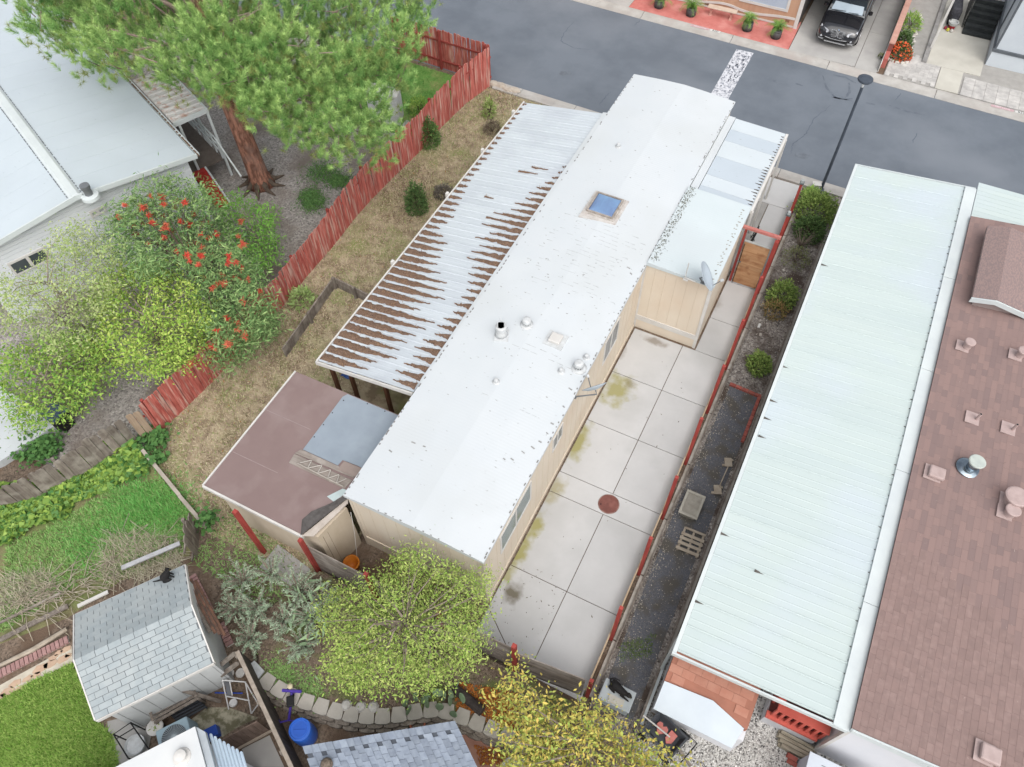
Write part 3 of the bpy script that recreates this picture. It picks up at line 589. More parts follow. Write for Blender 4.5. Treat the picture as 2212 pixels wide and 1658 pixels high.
for i in range(NP): inst('roof_panel', pme, aw, (AX0, AY0+i*PT, zaw(AX0)))
MB().prism([(AX0-.06, AY0-.04), (AX0-.01, AY0-.04), (AX0-.01, AY1+.02), (AX0-.06, AY1+.02)], zaw(AX0)-.1, zaw(AX0)+.06).build('gutter', trimw, aw)
MB().prism([(AX0-.06, AY0-.09), (AX1, AY0-.09), (AX1, AY0-.045), (AX0-.06, AY0-.045)], lambda p: zaw(p[0])-.1, lambda p: zaw(p[0])+.05).build('fascia', trimw, aw)
MB().prism([(AX1-.02, AY0+.4), (AX1+.055, AY0+.2), (AX1+.055, AY1), (AX1-.12, AY1)], lambda p: zaw(p[0])+.06, lambda p: zaw(p[0])+.075).build('flashing', roofw, aw)
brownw = mat('brown_post', (122, 84, 62), (92, 62, 46), 6, stretch=(4, 4, .6))
for x, y in ((-11.35, 9.75), (-10.9, 10.0), (-9.6, 10.0)): MB().bb(x-.055, x+.055, y-.055, y+.055, 0, zaw(x)-.02).build('post', brownw, aw)
for k, x_, y_ in (('b0', 1920, 1250), ('b1', 1630, 110), ('b1', 1180, 670), ('c0', 140, 940)):
    y = g(Q(k, x_, y_), zaw(AX0))[1]; MB().bb(AX0-.16, AX0-.065, y-.06, y+.06, 0, zaw(AX0)+.12).build('post', trimw, aw)
m = MB(); m.bb(-11.3, -8.3, 9.9, 9.99, zaw(-11.3)-.24, zaw(-11.3)-.1); m.build('beam', brownw, aw)
# litter lying in the pans
lv, lf = [], []; needles = []
def wedge(xa, xb, yc, wa, wb, seed):
    r = np.random.default_rng(seed); n = max(6, int(abs(xb-xa)/.09)); base = len(lv)
    for i in range(n+1):
        t = i/n; x = xa+(xb-xa)*t; w_ = (wa*(1-t)+wb*t)*(.8+.45*r.random()); c = yc+r.normal()*.012
        z = zaw(x)+.018
        for s, h in ((-1, 0), (-.4, .022+.02*r.random()), (.4, .022+.02*r.random()), (1, 0)): lv.append((x+r.normal()*.012, c+s*w_/2, z+h))
    for i in range(n):
        for k in range(3): a = base+i*4+k; lf.append((a, a+4, a+5, a+1) if xb > xa else (a+1, a+5, a+4, a))
    for q in range(int(18*abs(xb-xa)*(wa+wb)*6)):
        t = r.random(); needles.append((xa+(xb-xa)*t, yc+r.normal()*(wa*(1-t)+wb*t)*.3, zaw(xa+(xb-xa)*t)+.05))
for i in range(NP):
    yc = AY0+i*PT+.2; y = yc
    lo = float(np.interp(y, [9.5, 10.3, 11.5, 13, 14, 15, 16, 17, 18, 20, 23.5], [1.55, 2.0, 2.1, 1.9, 1.65, 1.1, .55, .75, .35, .25, .12]))*random.uniform(.82, 1.15)
    wedge(AX0, AX0+lo*.6, yc-.01, min(.27, .13+lo*.11), min(.24, .1+lo*.09), i); wedge(AX0+lo*.55, AX0+lo, yc, min(.22, .1+lo*.08), .03, i+600)
    if lo > 1: wedge(AX0+lo*.55, AX0+lo*1.12, yc+.03, .1, .02, i+100)
    li = float(np.interp(y, [9.5, 10.3, 11, 12.5, 14, 15.5, 17, 18.5, 19.2, 20.5, 23.5], [.5, .75, .55, .35, .5, 1.0, 1.0, .5, .25, .06, .03]))*random.uniform(.75, 1.2)
    if li > .1: wedge(AX1-.04, AX1-.04-li, yc, min(.27, .13+.25*li), .07, i+200); wedge(AX1-.1-li*.6, AX1-.1-li*1.25, yc-.03, .09, .02, i+300)
    if 14.5 < y < 20 and random.random() < .3: a = random.uniform(-10.3, -9.2); wedge(a, a+random.uniform(.3, .8), yc, .1, .02, i+400)
mulch = gravel('needle_mulch', [(112, 90, 78), (146, 118, 102), (168, 140, 120), (96, 76, 66), (158, 124, 98)], 60, .9)
lit = MB(); lit.v = lv; lit.f = lf
lo_ = tag(lit.build('needle_litter', mulch), 'brown drifts of pine needles lying in the awning pans', 'litter', kind='stuff')
nd = np.array(needles); V, F = leaves(nd, .11, .09, 0, 3.); tag(pobj('loose_needles', V, F, mat('needle_straw', (186, 150, 116), (132, 100, 76), attr=1), None, RN.random(len(F))), 'loose pine needles scattered over the awning drifts', 'litter', kind='stuff')
# ============================================================ REAR SHED
sh = thing('garden_shed', (-10.2, 6.9, 0), 'cream shed with faded mauve roof behind the mobile home', 'shed')
mauve = mat('mauve_roof', (150, 129, 126), (144, 123, 120), 1.1, rough=.75, bump=.1, bscale=80, c3=(156, 137, 134), s3=1.4)
shw = mat('shed_cream', (222, 208, 188), (208, 192, 170), 1.4, stretch=(1, 1, .4), bump=.1, bscale=30)
MB().bb(-11.75, -11.65, 4.95, 8.85, 0, 2.3).build('wall', shw, sh); MB().bb(-11.65, -8.3, 8.75, 8.85, 0, 2.3).build('wall', shw, sh)
fw_ = MB().bb(-11.75, -8.45, 4.85, 4.95, 0, 2.3).build('wall', shw, sh)
MB().prism([(-8.45, 4.85), (-8.35, 4.85), (-8.14, 5.9), (-8.24, 5.9)], 0, 2.34).build('wall', shw, sh)
m = MB()
for i in range(6): a = -8.35+.21*(i/6)*1.0; m.box((-8.345+.2*(i+.5)/6.2, 4.9+(i+.5)*.165, 1.1), (.012, .012, 2.1), -.2)
m.build('plank_seams', mat('seam_brown', (120, 98, 84)), sh)
zs = lambda p: 2.36+(p[0]+12)*.03
MB().prism([(-12.0, 4.72), (-8.72, 4.72), (-8.33, 6.1), (-8.12, 6.3), (-8.12, 8.97), (-12.0, 8.97)], lambda p: zs(p)-.07, zs).build('roof', mauve, sh)
MB().bb(-12.02, -8.7, 4.66, 4.715, 2.24, 2.38).build('fascia', trimw, sh); MB().bb(-12.05, -12.005, 4.7, 8.97, 2.26, 2.39).build('fascia', trimw, sh)
galv = mat('galvanised_sheet', (174, 186, 198), (160, 172, 184), .9, rough=.55, metal=.2, c3=(186, 198, 208), s3=.7)
ra = [p for p in sh.children if p.name.startswith('roof')][0]
MB().prism([(-10.2, 6.82), (-9.02, 6.82), (-9.0, 7.02), (-8.5, 7.05), (-8.13, 7.02), (-8.13, 8.94), (-10.12, 8.94), (-10.2, 8.8)], lambda p: zs(p)+.004, lambda p: zs(p)+.012).build('metal_sheet', galv, ra)
oldw = mat('weathered_board', (170, 160, 152), (146, 136, 128), 3, stretch=(.6, 6, 1), c3=(184, 176, 168), s3=2)
MB().prism([(-10.33, 6.62), (-8.4, 6.68), (-8.4, 6.8), (-10.24, 6.8)], lambda p: zs(p)+.004, lambda p: zs(p)+.03).build('board', oldw, ra)
MB().prism([(-10.3, 6.3), (-8.45, 6.3), (-8.4, 6.6), (-10.33, 6.6)], lambda p: zs(p)+.004, lambda p: zs(p)+.02).build('board', oldw, ra)
MB().prism([(-8.95, 6.7), (-8.3, 6.72), (-8.3, 7.02), (-8.92, 7.0)], lambda p: zs(p)+.032, lambda p: zs(p)+.045).build('board', mat('board_brown', (172, 156, 148)), ra)
m = MB()
for x, y in ((-10.15, 7.3), (-10.15, 7.75), (-10.15, 8.2), (-10.1, 8.7), (-9.4, 8.9), (-8.8, 8.9)): m.lathe((x, y, zs((x, y))+.012), [(.02, 0), (.02, .006)], 8)
m.build('screws', dark, ra)
for x_ in (-11.0, -10.6): pass
for y_ in (5.9, 7.45): MB().prism([(-11.95, y_), (-10.4, y_), (-10.4, y_+.02), (-11.95, y_+.02)], lambda p: zs(p)+.001, lambda p: zs(p)+.006).build('roof_seam', mat('seam_pale', (176, 158, 156)), ra)
# peeled tar paper at the torn corner
MB().prism([(-8.72, 4.66), (-8.2, 6.12), (-8.3, 6.16), (-8.55, 5.75), (-8.86, 5.35), (-8.95, 5.05)], lambda p: zs(p)+.01, lambda p: zs(p)+.02+.02*math.sin(p[0]*40)**2).build('torn_tar_paper', mat('tar_paper', (106, 102, 100), (84, 80, 78), 7, bump=.6, bscale=30), sh)
MB().prism([(-8.7, 4.68), (-8.42, 4.8), (-8.14, 6.0), (-8.22, 6.1)], lambda p: zs(p)-.05, lambda p: zs(p)-.02).build('bare_deck_board', mat('bare_board', (214, 204, 194), (190, 178, 166), 3), sh)
MB().prism([(-8.75, 5.9), (-8.5, 6.28), (-8.32, 6.3), (-8.36, 6.15), (-8.5, 5.85)], lambda p: zs(p)+.002, lambda p: zs(p)+.009).build('pale_patch', mat('pale_patch', (206, 222, 222)), sh)
tr = thing('folded_trellis', (-9.3, 6.5, 2.45), 'broken white folding trellis lying across the mauve shed roof', 'trellis')
zz = [(-10.0, 6.42), (-9.75, 6.62), (-9.7, 6.38), (-9.4, 6.62), (-9.36, 6.36), (-9.1, 6.6), (-9.02, 6.36), (-8.8, 6.58), (-8.72, 6.34), (-8.55, 6.56)]
for a, b in zip(zz[:-1], zz[1:]): MB().tube([(a[0], a[1], zs(a)+.05), (b[0], b[1], zs(b)+.07)], .012, 5).build('slat', mat('trellis_white', (212, 206, 198)), tr)
MB().tube([(-10.05, 6.38, 2.47), (-8.5, 6.33, 2.51)], .018, 5).build('slat', mat('grey_slat', (196, 188, 178)), tr)

bf = thing('brick_floor', (-9.2, 10.0, 0), 'old brick paving under the near end of the awning', 'paving')
bfm = MB().bb(-.1, .1, -.05, .05, 0, .05).mesh('brick'); bfm.materials.append(mat('paving_brick', (168, 146, 132), (140, 118, 106), 5, rnd=.12))
for i in range(9):
    for j in range(8): inst('brick', bfm, bf, (-10.1+i*.21+(.1 if j % 2 else 0), 9.2+j*.115, 0), (0, 0, random.gauss(0, .03)))
# ============================================================ FENCES
redw = mat('worn_red_board', (218, 126, 114), (176, 86, 78), 1.6, stretch=(9, 9, .9), contrast=(.38, .62), rough=.85, rnd=.12, c3=(226, 186, 172), s3=4.5, bump=.2, bscale=20)
# stretch the worn streaks along the board
for nd_ in redw.node_tree.nodes:
    if nd_.bl_idname == 'ShaderNodeTexNoise' and abs(nd_.inputs['Scale'].default_value-4.5) < 1e-3:
        mp_ = [q for q in redw.node_tree.nodes if q.bl_idname == 'ShaderNodeMapping'][0]; redw.node_tree.links.new(mp_.outputs[0], nd_.inputs['Vector']); nd_.inputs['Scale'].default_value = 1.1
redp_ = mat('red_post_paint', (184, 82, 74), (156, 64, 58), 3, stretch=(5, 5, .6), rough=.7, rnd=.08)
greyw = mat('weathered_grey_board', (158, 148, 138), (116, 106, 98), 1.8, stretch=(6, 6, .7), rnd=.12, c3=(176, 168, 158), s3=2.2, bump=.2, bscale=20)
def dogear(w, h, t, ear=.03):
    x = w/2; prof = [(-x, 0), (x, 0), (x, h-ear), (x-ear, h), (-x+ear, h), (-x, h-ear)]
    return MB().add([(a, -t/2, z) for a, z in prof]+[(a, t/2, z) for a, z in prof], [(0, 1, 2, 3, 4, 5), (11, 10, 9, 8, 7, 6)]+[(i, i+6, (i+1) % 6+6, (i+1) % 6) for i in range(6)])
bmesh_ = []
for k in range(5):
    me = dogear(.136, 1.0, .022, random.choice((.012, .02, .035))).mesh('board'); me.materials.append(redw); bmesh_.append(me)
gmesh_ = []
for k in range(4):
    me = dogear(.24, 1.0, .022, random.choice((.05, .07))).mesh('board'); me.materials.append(greyw); gmesh_.append(me)
def board_fence(name, pts, hfun, meshes, label, pitch=.145, jit=1., railm=None, side=-1, post=True):
    P = np.array(pts, float); seg = np.hypot(*np.diff(P, axis=0).T); cum = np.r_[0, np.cumsum(seg)]
    root = thing(name, (P[0][0], P[0][1], 0), label, 'fence'); n = int(cum[-1]/pitch)
    for i in range(n):
        s = (i+.5)*pitch; x = np.interp(s, cum, P[:, 0]); y = np.interp(s, cum, P[:, 1]); j = min(np.searchsorted(cum, s)-1, len(seg)-1)
        a = math.atan2(P[j+1][1]-P[j][1], P[j+1][0]-P[j][0]); h = hfun(s/cum[-1])+random.gauss(0, .02)*jit
        inst('board', random.choice(meshes), root, (x, y, 0), (random.gauss(0, .012)*jit, random.gauss(0, .012)*jit, a+random.gauss(0, .02)), (1, 1, h))
    for z in (.35, 1.2):
        for j in range(len(seg)):
            a, b = P[j], P[j+1]; d = (b-a)/seg[j]; nrm = np.array((-d[1], d[0]))*side*.035; k = hfun((cum[j]+.5*seg[j])/cum[-1])/1.65; m = (a+b)/2+nrm
            MB().box((m[0], m[1], z*k), (seg[j]-.01, .04, .085), math.atan2(d[1], d[0])).build('rail', railm, root)
    if post:
        for s in np.arange(.2, cum[-1], 2.4):
            x = np.interp(s, cum, P[:, 0]); y = np.interp(s, cum, P[:, 1]); j = min(np.searchsorted(cum, s)-1, len(seg)-1); d = (P[j+1]-P[j])/seg[j]
            nrm = np.array((-d[1], d[0]))*side*.10; h = hfun(s/cum[-1]); MB().box((x+nrm[0], y+nrm[1], h*.5), (.09, .09, h*1.0), math.atan2(d[1], d[0])).build('post', railm, root)
    return root
redrail = mat('red_rail', (176, 84, 76), (150, 62, 56), 3, rnd=.05)
fpts = [(fline(y), y) for y in (6.15, 7.3, 8.6, 10.5, 12.4, 13.9, 15.6, 17.2, 18.5, 20.1, 22, 23.6, 25.6, 27.38)]
def fh(t): return float(np.interp(t, [0, .06, .12, .22, .3, .36, .43, .52, .65, .75, 1.], [1.6, 1.62, 1.6, 1.45, 1.35, 1.35, 1.5, 1.7, 1.75, 1.72, 1.92]))
board_fence('red_board_fence', fpts, fh, bmesh_, 'long peeling red board fence between the dry lawn and the gravel yard', railm=redrail, side=1)
board_fence('red_board_fence', [(-15.12, 27.45), (-20.4, 27.62)], lambda t: 1.9, bmesh_, 'dark red fence return along the street with its rails and post showing', railm=redrail, side=1)
# short unpainted brown run and grey run on the lower left
tanmesh = []
me = dogear(.2, 1.0, .022, .04).mesh('board'); me.materials.append(mat('bare_tan_board', (190, 168, 146), (160, 138, 118), 2, stretch=(6, 6, .8), rnd=.05)); tanmesh = [me]
board_fence('bare_board_fence', [(-16.33, 5.72), (-16.05, 6.12)], lambda t: 1.42, tanmesh, 'two bare tan fence boards joining the red fence to the grey fence', .22, railm=redrail, side=1, post=False)
gpts = [(-18.9, 1.7), (-17.68, 2.75), (-17.0, 4.1), (-16.62, 5.05), (-16.38, 5.66)]
gp_ = gpts
board_fence('grey_board_fence', gp_, lambda t: 1.1+.35*t, gmesh_, 'leaning weathered grey board fence above the ivy', .25, 2.5, greyw, 1)
bk = board_fence('grey_board_fence', [(-12.75, 4.15), (-12.42, 3.75), (-12.05, 3.2)], lambda t: 1.0+.25*t, gmesh_, 'short broken grey board fence by the long plank, above the brick edging', .24, 2.5, greyw, -1)
pl = thing('long_plank', (-14.4, 4.9, 0), 'long pale plank lying along the edge of the dry lawn', 'plank')
a, b = np.array(g3(Q('a2', 1165, 620), .3)), np.array(g3(Q('a2', 1690, 1260), .3)); d = b-a
plank = mat('pale_plank', (200, 190, 178), (170, 160, 148), 2, stretch=(1, 1, 1))
mid = (a+b)/2; L1 = np.linalg.norm(d); ang = math.atan2(d[1], d[0])
MB().box((a+d*.3)[:3]-np.array((0, 0, .15)), (L1*.6, .11, .24), ang).build('board', plank, pl); MB().box((a+d*.8)-np.array((0, 0, .13)), (L1*.39, .11, .22), ang+.015).build('board', plank, pl)
# raised grey timber box by the awning
rb = thing('timber_planter', (-13.6, 12.3, 0), 'open grey timber bed edging beside the white awning', 'planter')
for a, b in (((-14.5, 13.9), (-14.35, 12.1)), ((-14.35, 12.1), (-14.2, 10.45)), ((-14.5, 13.92), (-13.5, 13.85)), ((-13.5, 13.85), (-12.6, 13.75))):
    a, b = np.array(a), np.array(b); d = b-a; l = np.hypot(*d); m_ = (a+b)/2
    for z in (.12, .37): MB().box((*m_, z), (l-.02, .05, .235), math.atan2(d[1], d[0])).build('board', greyw, rb)
for p in ((-14.43, 13.83), (-14.27, 12.1), (-13.5, 13.76)): MB().box((*p, .3), (.09, .09, .6)).build('post', greyw, rb)
bx_ = thing('black_bin', (-12.1, 13.2, 0), 'black lidded storage bin half under the awning edge', 'bin')
MB().bb(-12.7, -11.9, 12.85, 13.55, 0, .5).build('body', mat('black_plastic', (66, 68, 74), (54, 56, 62), 4, rough=.5), bx_); MB().bb(-12.74, -11.86, 12.81, 13.59, .5, .56).build('lid', MATS['black_plastic'], bx_, bevel=.015)
tp = thing('blue_tarp', (-11.9, 11.3, 0), 'crumpled blue tarp sticking out below the awning', 'tarp')
m = MB(); n_ = 9
V = [(-12.05+.09*i+.03*random.random(), 10.6+.2*j, .02+.12*random.random()) for j in range(n_) for i in range(6)]
m.add(V, [(j*6+i, j*6+i+1, (j+1)*6+i+1, (j+1)*6+i) for j in range(n_-1) for i in range(5)]).build('sheet', mat('tarp_blue', (84, 118, 190), (64, 92, 160), 6), tp)
# ---- patio side fence: tall red posts over a low tan board wall
pf = thing('patio_side_fence', (-.58, 14, 0), 'row of tall red posts over a low tan board wall beside the patio', 'fence')
PY = [23.65, 21.85, 18.6, 16.6, 14.66, 12.57, 10.52, 8.6, 6.56, 4.92]; PH = [2.55, 2.55, 2.6, 2.6, 2.6, 2.65, 2.62, 2.55, 2.6, 1.65]
lowm = mat('tan_low_board', (216, 194, 166), (198, 172, 142), 2, stretch=(6, .6, 6), rnd=.06)
capm = mat('solar_cap', (120, 126, 128), (90, 96, 98), 8, rough=.4)
for i, (y, h) in enumerate(zip(PY, PH)):
    o = MB().bb(-.6, -.505, y-.045, y+.045, 0, h).build('post', redp_, pf)
    if i < 2: MB().bb(-.63, -.475, y-.08, y+.08, h, h+.05).build('solar_cap', capm, o); MB().bb(-.6, -.505, y-.05, y+.05, h+.05, h+.15).build('lantern', mat('lantern_glass', (190, 196, 196), rough=.2), o)
ys_ = sorted(PY+[25.6, 20.4])
for a, b in zip(ys_[:-1], ys_[1:]):
    for k in range(2): MB().bb(-.635, -.607, a+.01, b-.01, .02+k*.2, .21+k*.2).build('low_board', lowm, pf)
MB().bb(-.64, -.6, 5, 25.6, .425, .455).build('top_rail', lowm, pf)
foot = mat('footing_concrete', (212, 206, 198), (184, 176, 166), 3, c3=(168, 158, 146), s3=2)
for a, b in zip(ys_[:-1], ys_[1:]): MB().bb(-.5, -.4, a+.02, b-.02, 0, .05).build('footing', foot, pf)
eg = thing('timber_edging', (-.37, 15, 0), 'thin grey timber edging between the patio footing and the planting bed', 'edging')
for a, b in ((4.3, 8.4), (8.42, 12.6), (12.62, 16.8), (16.82, 21), (21.02, 25.4)): MB().bb(-.395, -.355, a, b, 0, .14).build('board', greyw, eg)
eg2 = thing('timber_edging', (.95, 12, 0), 'grey timber edging beneath the mint roof eave', 'edging')
for a, b in ((4.6, 8.4), (8.42, 12.6), (12.62, 16.8), (16.82, 21), (21.02, 25.4)): MB().bb(.86, .92, a, b, 0, .16).build('board', greyw, eg2)
for a, b in ((6.9, 11.0), (11.02, 15.2), (15.22, 19.4), (19.42, 24.5)): MB().bb(.925, 1.0, a, b, 0, .1).build('cover_footing', foot, eg2)
# arbor and gate
ar = thing('gate_arbor', (-1.2, 20.55, 0), 'red arbor frame over the wooden side gate', 'arbor')
MB().bb(-1.68, -1.6, 20.5, 20.59, 0, 2.58).build('post', redp_, ar); MB().bb(-.62, -.5, 20.36, 20.5, 0, 2.55).build('post', redp_, ar)
MB().bb(-1.78, -.48, 20.5, 20.6, 2.585, 2.68).build('beam', mat('faded_red_beam', (214, 142, 134), (190, 112, 104), 3), ar)
gt = thing('side_gate', (-1.15, 20.47, 0), 'bare pine plank side gate between the addition and the fence', 'gate')
pine_ = mat('bare_pine', (208, 164, 124), (184, 138, 100), 1.5, stretch=(1, 5, 5), rnd=.09, c3=(166, 118, 84), s3=3)
for i in range(10): MB().bb(-1.56, -.68, 20.455, 20.48, .1+i*.2, .295+i*.2).build('plank', pine_, gt)
for x in (-1.5, -.74): MB().bb(x-.04, x+.04, 20.482, 20.52, .12, 2.05).build('batten', pine_, gt)
MB().bb(-1.57, -.67, 20.45, 20.53, 2.1, 2.13).build('top_cap', mat('gate_cap', (188, 190, 186)), gt)
MB().tube([(-1.53, 20.43, .1), (-1.53, 20.43, 2.0)], .012, 6).build('latch_rod', black, gt); MB().box((-1.53, 20.43, 1.15), (.12, .03, .05)).build('latch', grey, gt)
# ---- near fence: grey planks on red posts
nf = thing('grey_plank_fence', (-4.6, 4.7, 0), 'weathered grey horizontal plank fence at the near end of the patio', 'fence')
nx = [-8.73, -6.7, -4.6, -2.49, -.68]; ny = [4.66, 4.66, 4.66, 4.68, 4.86]; nh = [2.32, 2.3, 2.3, 2.5, 0]
greyh = mat('grey_horizontal_plank', (164, 154, 146), (120, 110, 102), 1.6, stretch=(.7, 7, 7), rnd=.13, c3=(178, 170, 162), s3=1.5, bump=.25, bscale=20)
for i in range(4):
    a, b = np.array((nx[i], ny[i])), np.array((nx[i+1], ny[i+1])); d = b-a; l = np.hypot(*d); m_ = (a+b)/2; top = (1.75, 1.8, 1.85, 1.6)[i]
    for k in range(9): MB().box((m_[0], m_[1]-.0+.0, .1+k*top/9+.09), (l-.02, .025, top/9-.008), math.atan2(d[1], d[0]), None).build('plank', greyh, nf)
for i in range(4): MB().box((nx[i], ny[i]-.07, nh[i]/2), (.11, .11, nh[i])).build('post', redp_, nf)
for (x, y, h, lab) in ((-10.53, 4.38, 2.75, 'tall leaning red post standing before the mauve roofed shed'),):
    o = tag(MB().box((x, y, h/2), (.12, .12, h)).build('red_post', redp_), lab, 'post')
sb = tag(MB().prism([(-10.35, 3.95), (-9.2, 3.9), (-9.0, 4.55), (-10.3, 4.75)], 0, .04).build('concrete_slab', conc), 'pale concrete slab at the foot of the red posts', 'slab')
hr = thing('orange_bucket', (-8.0, 5.15, 0), 'orange round bucket behind the grey plank fence', 'bucket')
c_ = (*g(Q('b2', 845, 1570), .25), 0)
MB().lathe(c_, [(.17, 0), (.2, .3), (.24, .34), (.24, .4), (.2, .4), (.17, .1)], 22).build('pot', mat('orange_plastic', (226, 140, 40), (206, 116, 36), 4, rough=.5), hr, True)
tag(MB().tube([np.array(g3(Q('b2', 835, 1140), 2.6)), np.array(g3(Q('b2', 868, 1330), 1.4)), np.array(g3(Q('b2', 892, 1560), .05))], .008, 5).build('hanging_cord', trimw), 'thin white cord hanging between the shed and the home', 'cord')
# ============================================================ PLANTING BED OBJECTS
tb = thing('planter_tub', (.1, 11.2, 0), 'grey rectangular planter tub on the dark planting bed', 'planter')
MB().loft([[(-.13, 10.85, .01), (.3, 10.85, .01), (.33, 11.5, .01), (-.11, 11.5, .01)], [(-.17, 10.8, .28), (.34, 10.8, .28), (.37, 11.56, .28), (-.15, 11.56, .28)]]).build('tub', mat('tub_grey', (186, 182, 170), (166, 162, 150), 4), tb, bevel=.03)
m = MB(); m.bb(-.2, .38, 10.76, 10.84, .28, .33).bb(-.2, .38, 11.52, 11.6, .28, .33).bb(-.2, -.12, 10.84, 11.52, .28, .33).bb(.3, .38, 10.84, 11.52, .28, .33); m.build('rim', mat('tub_rim', (196, 192, 180), (176, 172, 160), 4), tb, bevel=.015)
MB().bb(-.12, .3, 10.84, 11.52, .28, .295).build('lid', mat('tub_lid', (178, 174, 162), (156, 150, 140), 6), tb)
pm_ = mat('pallet_wood', (206, 194, 176), (176, 162, 144), 3, rnd=.06)
pa = thing('wooden_pallet', (.45, 10.1, 0), 'small pale wooden pallet lying below the planter tub', 'pallet')
for y in (9.82, 10.0, 10.16, 10.3): MB().box((.45, y, .11), (.68, .09, .022), .03).build('slat', pm_, pa)
for x in (.17, .45, .73): MB().box((x, 10.15, .055), (.06, .75, .085), .03).build('bearer', pm_, pa)
MB().box((.47, 10.5, .115), (.6, .07, .022), .03).build('slat', pm_, pa)
for i, (yy, lab) in enumerate(((13.15, 'upper small wooden stand leaning on the bed edging'), (12.1, 'lower small wooden stand lying near the planter tub'))):
    s_ = thing('wooden_stand', (.62, yy, 0), lab, 'stand', 'wooden stands on the planting bed')
    MB().box((.62, yy, .1), (.22, .3, .03), .4).build('top_board', pm_, s_); MB().box((.6, yy-.1, .05), (.26, .06, .06), .4).build('foot', pm_, s_); MB().box((.64, yy+.12, .05), (.2, .06, .06), .4).build('foot', pm_, s_)
MB_st = tag(MB().tube([(.66, 13.0, .12), (.63, 12.2, .12)], .02, 6).build('wooden_stick', pm_), 'thin stick bridging the two small wooden stands', 'stick')
rbm = mat('red_edging', (196, 118, 106), (170, 90, 80), 5, rnd=.12)
re = thing('brick_edging', (.3, 16, 0), 'red brick edging round the top of the dark bed', 'edging')
bme = MB().bb(-.1, .1, -.05, .05, 0, .09).mesh('brick'); bme.materials.append(rbm)
for i in range(5): inst('brick', bme, re, (-.13+i*.215, 16.05-.01*i, 0), (0, 0, random.gauss(0, .05)))
for i in range(9): inst('brick', bme, re, (.79, 15.9-i*.215, 0), (0, 0, 1.57+random.gauss(0, .04)))
for i, p in enumerate((('d1', 30, 1185), ('d1', 40, 1260), ('c2', 1920, 45), ('d1', 230, 730))):
    x, y = g(Q(*p)); tag(MB().box((x, y, .02), (.09, .2 if i == 0 else .12, .06), .2*i).build('stone', pw if i == 0 else foot, None, bevel=.02), ['flat white brick in the planting bed', 'small white stone beside the flat brick', 'pale stone above the red brick edging', 'pale stone below the round clipped shrub'][i], 'stone')
# kerb-side stones at the fence corner
for i, p in enumerate((('b0', 2015, 690), ('b0', 2070, 705), ('b0', 2130, 740), ('b0', 2185, 745))):
    x, y = g(Q(*p), .08); m = MB(); r = np.random.default_rng(i+3); k = 9
    m.loft([[(x+math.cos(6.283*j/k)*s_*(.24+.05*r.random()), y+math.sin(6.283*j/k)*s_*(.15+.04*r.random()), z_) for j in range(k)] for s_, z_ in ((1., 0), (1.05, .08), (.8, .15), (.4, .17))])
    tag(m.build('edge_stone', mat('pale_stone', (214, 204, 190), (190, 178, 164), 5, rnd=.05)), 'pale rounded stone in the row at the red fence corner', 'stone', 'pale stones at the red fence corner')
# ---- street lamp
lp = thing('street_lamp', (.15, 26.76, 0), 'dark street lamp with a round flat head beside the kerb', 'street lamp')
lm = mat('lamp_paint', (84, 92, 104), (72, 80, 92), 3, rough=.5)
MB().tube([(.15, 26.76, 0), (.14, 26.77, 2.4), (.12, 26.78, 4.7)], [.062, .055, .05], 12).build('pole', lm, lp); MB().lathe((.15, 26.76, 0), [(.13, 0), (.13, .12), (.08, .16)], 14).build('base', lm, lp)
MB().tube([(.12, 26.78, 4.7), (.12, 26.79, 4.86)], .04, 10).build('neck', vw, lp)
hd = MB().lathe((.12, 26.92, 4.86), [(.23, 0), (.27, .05), (.26, .1), (.14, .13)], 26).build('head', lm, lp); MB().lathe((.12, 26.92, 4.845), [(.17, 0), (.17, .014)], 24).build('lens', mat('lamp_lens', (200, 204, 206), rough=.3), hd)
MB().box((.12, 26.82, 4.88), (.07, .2, .05)).build('bracket', vw, lp)
mb_ = thing('garden_box', g3(Q('d0', 470, 1570)), 'small white garden box by the lamp foot', 'box')
x, y = g(Q('d0', 480, 1580)); BASES[mb_.name] = (x, y, 0); mb_.location = (x, y, 0)
MB().box((x, y, .2), (.3, .22, .4), .3).build('body', vw, mb_); MB().box((x, y, .41), (.34, .26, .03), .3).build('lid', trimw, mb_)
# ============================================================ RIGHT HOME
rh = thing('neighbour_home', (7, 15, 0), 'large home with brown shingle roof beyond the mint patio cover', 'house')
mintm = mat('mint_panel', (219, 232, 229), (213, 227, 226), .45, stretch=(.4, 1.5, 1), rough=.45, c3=(218, 230, 236), s3=.35, rnd=.012)
ww = mat('white_wall', (244, 245, 250), (236, 238, 244), .8, rough=.7)
pc = thing('patio_cover', (3, 16, 0), 'long mint white panelled patio cover beside the planting bed', 'patio cover')
MX0, MX1, MY0, MP = 1.02, 4.62, 6.24, .668
def zm(x): return 2.42+(x-MX0)*.095
sc = [(0, 0), (.012, 0), (.02, .014), (.04, .014), (.05, 0), (.2, 0), (.21, .004), (.23, .004), (.24, 0), (.42, 0), (.43, .004), (.45, .004), (.46, 0), (MP-.004, 0)]
sc = [(y, z+.03) for y, z in sc]+[(MP-.004, 0), (0, 0)]
pan = MB().loft([[(x, y, z+zm(x)-zm(MX0)) for y, z in sc] for x in (MX0, MX1)]); pme = pan.mesh('mint_panel', (MX0, 0, 0)); pme.materials.append(mintm)
for i in range(29): inst('roof_panel', pme, pc, (MX0, MY0+i*MP, zm(MX0)))
MYE = MY0+29*MP
gw = mat('gutter_white', (232, 240, 240), (222, 230, 232), 1.5, rough=.5)
MB().bb(MX0-.1, MX0-.005, MY0-.06, MYE, zm(MX0)-.09, zm(MX0)+.05).build('gutter', gw, pc)
